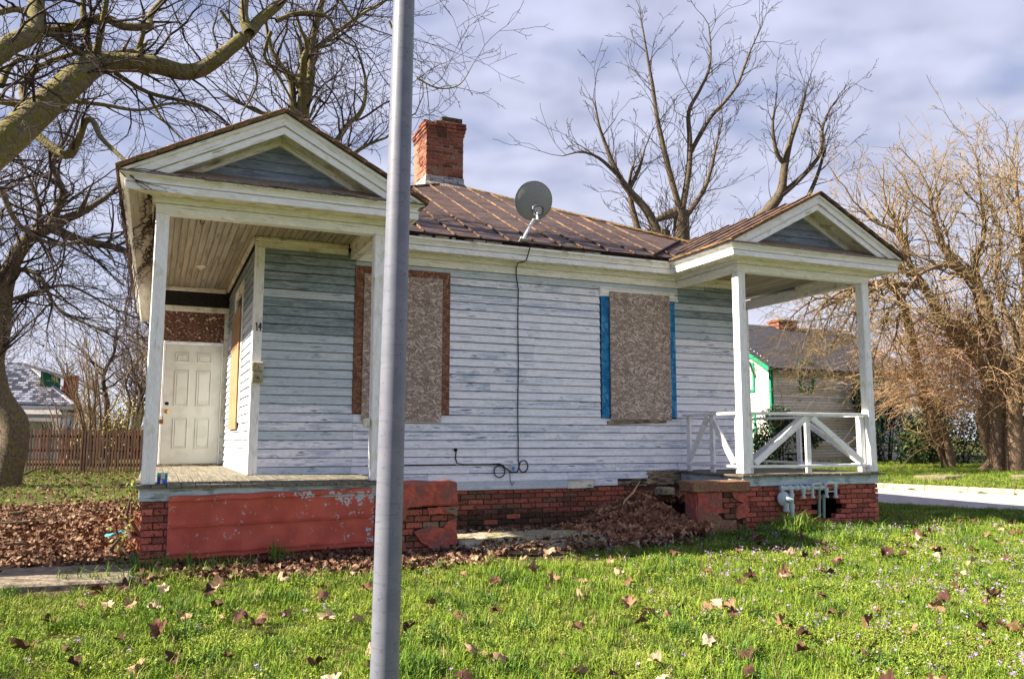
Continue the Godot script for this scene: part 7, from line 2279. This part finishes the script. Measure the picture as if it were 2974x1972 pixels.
func build_litter() -> void:
	R.seed = 141
	var kinds := [dry_leaf(0.9, true), dry_leaf(-0.8, true), dry_leaf(1.4, true), dry_leaf(0.6, true)]
	# leaves one by one on the front lawn
	var n := 0
	var tries := 0
	while n < 290 and tries < 6000:
		tries += 1
		var z := 1.7 + 6.0 * pow(R.randf(), 1.3)
		var x := rf(-3.0, 4.2 + (8.0 - z) * 1.6)
		if z < lawn_edge(x) or across(x, z) > 12.0: continue
		var o := MeshInstance3D.new()
		o.name = "fallen_leaf"
		o.mesh = kinds[R.randi() % 4]
		o.material_override = M["leaf_%d" % (R.randi() % 6)]
		var s := rf(0.085, 0.165) if z > 2.4 else rf(0.08, 0.13)
		if R.randf() < 0.12: s *= 1.25
		o.transform = Transform3D(Basis.from_euler(Vector3(rf(-0.7, 0.7), rf(0, TAU), rf(-0.7, 0.7))).scaled(Vector3(s, s, s)), Vector3(x, hgt(x, z) + rf(0.05, 0.095), z))
		add_child(o, true)
		tag(o, "dry curled sycamore leaf lying in the grass of the front lawn", "leaf", "dry leaves fallen on the front lawn")
		n += 1
	var xs := [[], []]
	var cs := [[], []]
	var drop := func(x: float, y: float, z: float, s: float, tilt: float) -> void:
		var k := R.randi() % 2
		xs[k].append(Transform3D(Basis.from_euler(Vector3(rf(-tilt, tilt), rf(0, TAU), rf(-tilt, tilt))).scaled(Vector3(s, s, s)), Vector3(x, y, z)))
		cs[k].append(leaf_colour())
	for j in 9500:
		var x := -1.15 - 4.6 * pow(R.randf(), 1.2)
		var z := rf(-6.9, 1.5)
		if z < -6.3 + 0.7 * wob.get_noise_2d(x * 3.0, 7.0) and R.randf() < 0.6: continue
		if wob.get_noise_2d(x * 3.0 + 11.0, z * 3.0) > 0.25 and R.randf() < 0.8: continue
		drop.call(x, hgt(x, z) + rf(0.005, 0.05), z, rf(0.06, 0.14), 0.6)
	for j in 900:
		var x := rf(-5.0, -1.2)
		var z := rf(-19.0, -6.5)
		drop.call(x, hgt(x, z) + 0.05, z, rf(0.05, 0.12), 0.6)
	for j in 1500:
		var x := rf(-1.2, 2.4)
		var e := lawn_edge(x)
		var z := rf(1.62, e + 0.1)
		drop.call(x, hgt(x, z) + rf(0.005, 0.04), z, rf(0.06, 0.13), 0.6)
	for j in 560:
		var x := 2.3 + 2.8 * R.randf()
		var z := rf(0.1, 0.6) if R.randf() < 0.4 else rf(1.5, 2.5)
		drop.call(x, maxf(hgt(x, z), -0.775) + rf(0.0, 0.035), z, rf(0.06, 0.13), 0.5)
	for j in 500:
		var x := rf(5.4, 9.0)
		var z := rf(1.62, 1.85)
		if R.randf() < 0.7: continue
		drop.call(x, hgt(x, z) + rf(0.01, 0.05), z, rf(0.06, 0.12), 0.6)
	for k in 2:
		tag(scatter("leaf_litter", kinds[k], M.leaf, xs[k], cs[k]), ["brown leaf litter strewn over the bare ground left of the porch", "curled dry leaves along the foot of the house and over the left yard"][k], "leaf litter")
	# the heap in the corner: a mound with leaves laid over it
	var o := base("leaf_heap", Vector3.ZERO, "heap of dry brown leaves blown against the wall and the right pier", "leaf heap")
	var m := MB.new()
	var g := 30
	for j in g:
		for k in g:
			var q := []
			for e in [[0, 0], [0, 1], [1, 1], [1, 0]]:
				var x := lerpf(4.3, 5.64, float(j + e[0]) / g)
				var z := lerpf(0.02, 1.95, float(k + e[1]) / g)
				q.append(Vector3(x, pile_top(x, z) - 0.02, z))
			m.quad(q[0], q[1], q[2], q[3])
	for j in 12:
		for k in 8:
			var q := []
			for e in [[0, 0], [0, 1], [1, 1], [1, 0]]:
				var x := lerpf(5.64, 6.52, float(j + e[0]) / 12)
				var z := lerpf(0.02, 0.2, float(k + e[1]) / 8)
				q.append(Vector3(x, pile_top(x, z) - 0.02, z))
			m.quad(q[0], q[1], q[2], q[3])
	put("mound", m, mat(C8(74, 48, 34), 0.95), o)
	for k in 2:
		xs[k].clear(); cs[k].clear()
	for j in 2400:
		var x := 4.2 + 1.48 * pow(R.randf(), 0.6)
		var z := rf(0.04, 1.95)
		if R.randf() < 0.15:
			x = rf(5.6, 6.5); z = rf(0.03, 0.2)
		drop.call(x, pile_top(x, z) + rf(-0.005, 0.05), z, rf(0.11, 0.19), 0.75)
	for k in 2:
		for j in cs[k].size(): cs[k][j] = Color(0.26, 0.12, 0.07).lerp(Color(0.55, 0.30, 0.18), R.randf())
		scatter("leaves", kinds[k], M.leaf, xs[k], cs[k], o)
	# sticks, roots, scraps
	var st := MB.new()
	st.tube(PackedVector3Array([Vector3(5.18, -0.52, 0.5), Vector3(5.28, -0.40, 0.42), Vector3(5.46, -0.30, 0.36), Vector3(5.62, -0.13, 0.3)]), PackedFloat32Array([0.014, 0.014, 0.012, 0.007]), 6, true)
	tag(put("stick", st, M.twig_tan), "pale broken stick standing in the leaf heap", "stick")
	st = MB.new()
	st.tube(PackedVector3Array([Vector3(3.62, -0.86, 1.95), Vector3(3.64, -0.74, 1.93), Vector3(3.62, -0.66, 1.92)]), PackedFloat32Array([0.018, 0.014, 0.006]), 6, true)
	st.tube(PackedVector3Array([Vector3(3.95, -0.80, 1.5), Vector3(3.97, -0.66, 1.52), Vector3(4.06, -0.58, 1.5), Vector3(4.16, -0.59, 1.5)]), PackedFloat32Array([0.009, 0.008, 0.006, 0.003]), 5, true)
	tag(put("stick", st, M.twig), "thin dry stalk at the broken edge of the slab", "stick")
	for q in [[[-5.5, -2.2], [-4.4, -3.0], [-3.3, -2.7], [-2.2, -3.6], 0.075, "long grey tree root showing at the top of the leaf litter"], [[-5.0, 0.0], [-3.8, -0.6], [-2.8, -0.5], [-2.1, -0.9], 0.05, "crooked root running through the middle of the leaf litter"], [[-4.6, -4.9], [-3.6, -4.6], [-2.9, -4.8], [-2.3, -4.4], 0.05, "thin root at the back of the leaf litter near the grass"]]:
		st = MB.new()
		var p := PackedVector3Array()
		var r := PackedFloat32Array()
		for k in 13:
			var t := k / 12.0 * 3.0
			var a := mini(int(t), 2)
			var w := Vector2(q[a][0], q[a][1]).lerp(Vector2(q[a + 1][0], q[a + 1][1]), t - a) + Vector2(rf(-0.06, 0.06), rf(-0.06, 0.06))
			p.append(Vector3(w.x, hgt(w.x, w.y) + 0.02 + rf(-0.01, 0.03), w.y)); r.append(q[4] * (1.0 - 0.55 * t / 3.0))
		st.tube(p, r, 8, true)
		tag(put("tree_root", st, M.bark), q[5], "root")
	# fallen branch by the bent tree
	R.seed = 142
	var br := MB.new()
	var kk := {"step": 0.2, "wander": 0.16, "lift": 0.02, "kids": 1, "chance": 0.6, "a0": 0.4, "a1": 1.0, "thin": 0.006, "split": 9.0, "gap": 0.4, "len": 1.0, "rmax": 0.03, "lvl": 2}
	spread(br, br, Vector3(-4.7, -0.58, -12.6), Vector3(0.95, 0.25, 0.1).normalized(), 1.2, 0.035, 2, kk)
	tag(put("fallen_branch", br, M.twig_dark), "dark fallen branch beside the bent tree trunk", "branch")
	var bag := MB.new()
	for k in 6:
		bag.obox(Transform3D(Basis.from_euler(Vector3(rf(-0.5, 0.5), rf(0, 3), rf(-0.5, 0.5))), Vector3(-1.62 + k * 0.035 + rf(-0.02, 0.02), hgt(-1.6, -1.0) + 0.06 + 0.008 * k, -1.0)), Vector3(0.1, 0.012, 0.06), 0.004)
	tag(put("plastic_bag", bag, mat(C8(86, 190, 214), 0.4)), "scrap of turquoise plastic bag in the leaf litter", "plastic bag")

func build_wires() -> void:
	var m := MB.new()
	var A := Vector3(9.0, 2.35, -9.2)
	var p := PackedVector3Array()
	var r := PackedFloat32Array()
	var a := Vector3(7.5, 2.55, -14.0)
	var b := Vector3(11.43, 2.937, -0.67)
	var c := Vector3(13.0, 3.75, 6.5)
	for k in 25:
		var t := k / 24.0
		p.append(a.lerp(b, t * 2.0) if t < 0.5 else b.lerp(c, t * 2.0 - 1.0)); r.append(0.009)
	m.tube(p, r, 5)
	tag(put("service_wire", m, M.cable), "thin overhead wire crossing behind the right porch", "wire")
	var o := base("street_lamp", Vector3(29.6, -0.3, -8.2), "distant street lamp with a long flat pale head among the branches", "street lamp")
	m = MB.new()
	m.tube(PackedVector3Array([Vector3.ZERO, Vector3(0, 7.3, 0)]), PackedFloat32Array([0.09, 0.06]), 10)
	put("pole", m, M.galv, o)
	m = MB.new()
	m.tube(PackedVector3Array([Vector3(0, 7.2, 0), Vector3(-0.6, 7.5, -0.1), Vector3(-1.6, 7.52, -0.3)]), PackedFloat32Array([0.035, 0.03, 0.03]), 8)
	put("arm", m, M.galv, o)
	m = MB.new()
	m.obox(Transform3D(Basis(Vector3.UP, 0.2), Vector3(-2.1, 7.5, -0.4)), Vector3(1.1, 0.13, 0.3), 0.05)
	put("lamp_head", m, tint(M.galv, C8(230, 232, 234)), o)

# ---------- sky ----------
func sky_picture() -> ImageTexture:
	var w := 1536
	var h := 768
	var f := FastNoiseLite.new()
	f.seed = 5
	f.noise_type = FastNoiseLite.TYPE_SIMPLEX_SMOOTH
	f.frequency = 1.0
	f.fractal_octaves = 5
	var f2 := FastNoiseLite.new()
	f2.seed = 9
	f2.noise_type = FastNoiseLite.TYPE_SIMPLEX_SMOOTH
	f2.frequency = 1.0
	f2.fractal_octaves = 3
	var d := PackedFloat32Array()
	d.resize(w * h * 3)
	for y in h:
		var up := (0.5 - (y + 0.5) / h) * PI
		var sy := sin(up)
		var cy := cos(up)
		for x in w:
			var k := (y * w + x) * 3
			if y > h / 2 + 4:
				d[k] = 0.14; d[k + 1] = 0.14; d[k + 2] = 0.12
				continue
			var a := (x + 0.5) / w * TAU
			# Godot lays a panorama with its middle column towards -z
			var dx := sin(a - PI)
			var dz := -cos(a - PI)
			dx *= cy; dz *= cy
			var hh := clampf(sy, 0.0, 1.0)
			# clear air: blue overhead, deeper away from the sun's side, white with haze low down
			var haze := exp(-hh * 5.2)
			var away := clampf(0.5 + 0.5 * dx, 0.0, 1.0)
			var r := lerpf(0.23, 0.105, away)
			var g := lerpf(0.34, 0.215, away)
			var b := lerpf(0.66, 0.52, away)
			# thin drawn-out cloud, thicker on the sun's side
			var s := 1.0 / (sy + 0.22)
			var px := dx * s
			var pz := dz * s
			var q := f.get_noise_2d(px * 1.1 + pz * 0.9 + 3.0, pz * 2.4 - px * 1.3) + 0.45 * f2.get_noise_2d(px * 0.6 + 20.0, pz * 0.6)
			var q2 := f.get_noise_2d(px * 4.0 + pz * 2.6 + 40.0, pz * 7.0 - px * 4.6)
			var q3 := f.get_noise_2d(px * 2.2 - pz * 1.4 + 80.0, pz * 3.0 + px * 2.0)
			var cover := clampf(0.64 + 0.46 * q + 0.22 * q2 + 0.3 * q3 - 1.0 * maxf(dx, -0.2), 0.0, 1.0)
			cover = smoothstep(0.05, 1.0, cover) * 0.85
			var br := 0.95 + 0.22 * q2 + 0.15 * q3
			r = lerpf(r, 0.74 * br, cover); g = lerpf(g, 0.77 * br, cover); b = lerpf(b, 0.97 * br, cover)
			r = lerpf(r, 1.08, haze); g = lerpf(g, 1.10, haze); b = lerpf(b, 1.18, haze)
			d[k] = r * 0.275; d[k + 1] = g * 0.275; d[k + 2] = b * 0.285
	var im := Image.create_from_data(w, h, false, Image.FORMAT_RGBF, d.to_byte_array())
	return ImageTexture.create_from_image(im)

func _ready() -> void:
	wob.seed = 3; wob.frequency = 0.35; wob.fractal_octaves = 3
	wob2.seed = 8; wob2.frequency = 0.35; wob2.fractal_octaves = 3
	R.seed = 20
	var cam := Camera3D.new()
	cam.name = "camera"
	cam.position = Vector3(-1.134, 0.473, 11.151)
	cam.rotation_degrees = Vector3(6.929, -23.217, 0.096)
	cam.fov = 44.5
	cam.far = 900.0
	add_child(cam)
	cam.current = true
	var env := Environment.new()
	var sky := Sky.new()
	var pano := PanoramaSkyMaterial.new()
	pano.panorama = sky_picture()
	sky.sky_material = pano
	env.background_mode = Environment.BG_SKY
	env.sky = sky
	env.background_energy_multiplier = 1.0
	env.tonemap_mode = Environment.TONE_MAPPER_LINEAR
	env.tonemap_exposure = 3.3
	env.sdfgi_enabled = true
	env.ssao_enabled = true
	env.ssil_enabled = true
	var we := WorldEnvironment.new()
	we.name = "world"
	we.environment = env
	add_child(we)
	var sun := DirectionalLight3D.new()
	sun.name = "sun"
	sun.light_energy = 1.6
	sun.light_angular_distance = 0.6
	sun.light_color = Color(1.0, 0.955, 0.88)
	sun.shadow_enabled = true
	add_child(sun)
	sun.look_at_from_position(Vector3.ZERO, Vector3(1.0, -0.79, 0.18))
	materials()
	for k in 6:
		var c: Color = [Color(0.085, 0.042, 0.03), Color(0.16, 0.08, 0.05), Color(0.27, 0.15, 0.09), Color(0.38, 0.235, 0.145), Color(0.50, 0.36, 0.24), Color(0.12, 0.062, 0.042)][k]
		var m: StandardMaterial3D = M.leaf.duplicate()
		m.albedo_color = c.linear_to_srgb()
		M["leaf_%d" % k] = m
	build_ground()
	build_house()
	build_white_house()
	build_tile_house()
	build_fence()
	build_lamp_post()
	build_piers()
	build_slab()
	build_panel()
	build_small()
	build_dish()
	build_gas()
	build_wires()
	build_trees()
	build_vines()
	build_lawn()
	build_litter()
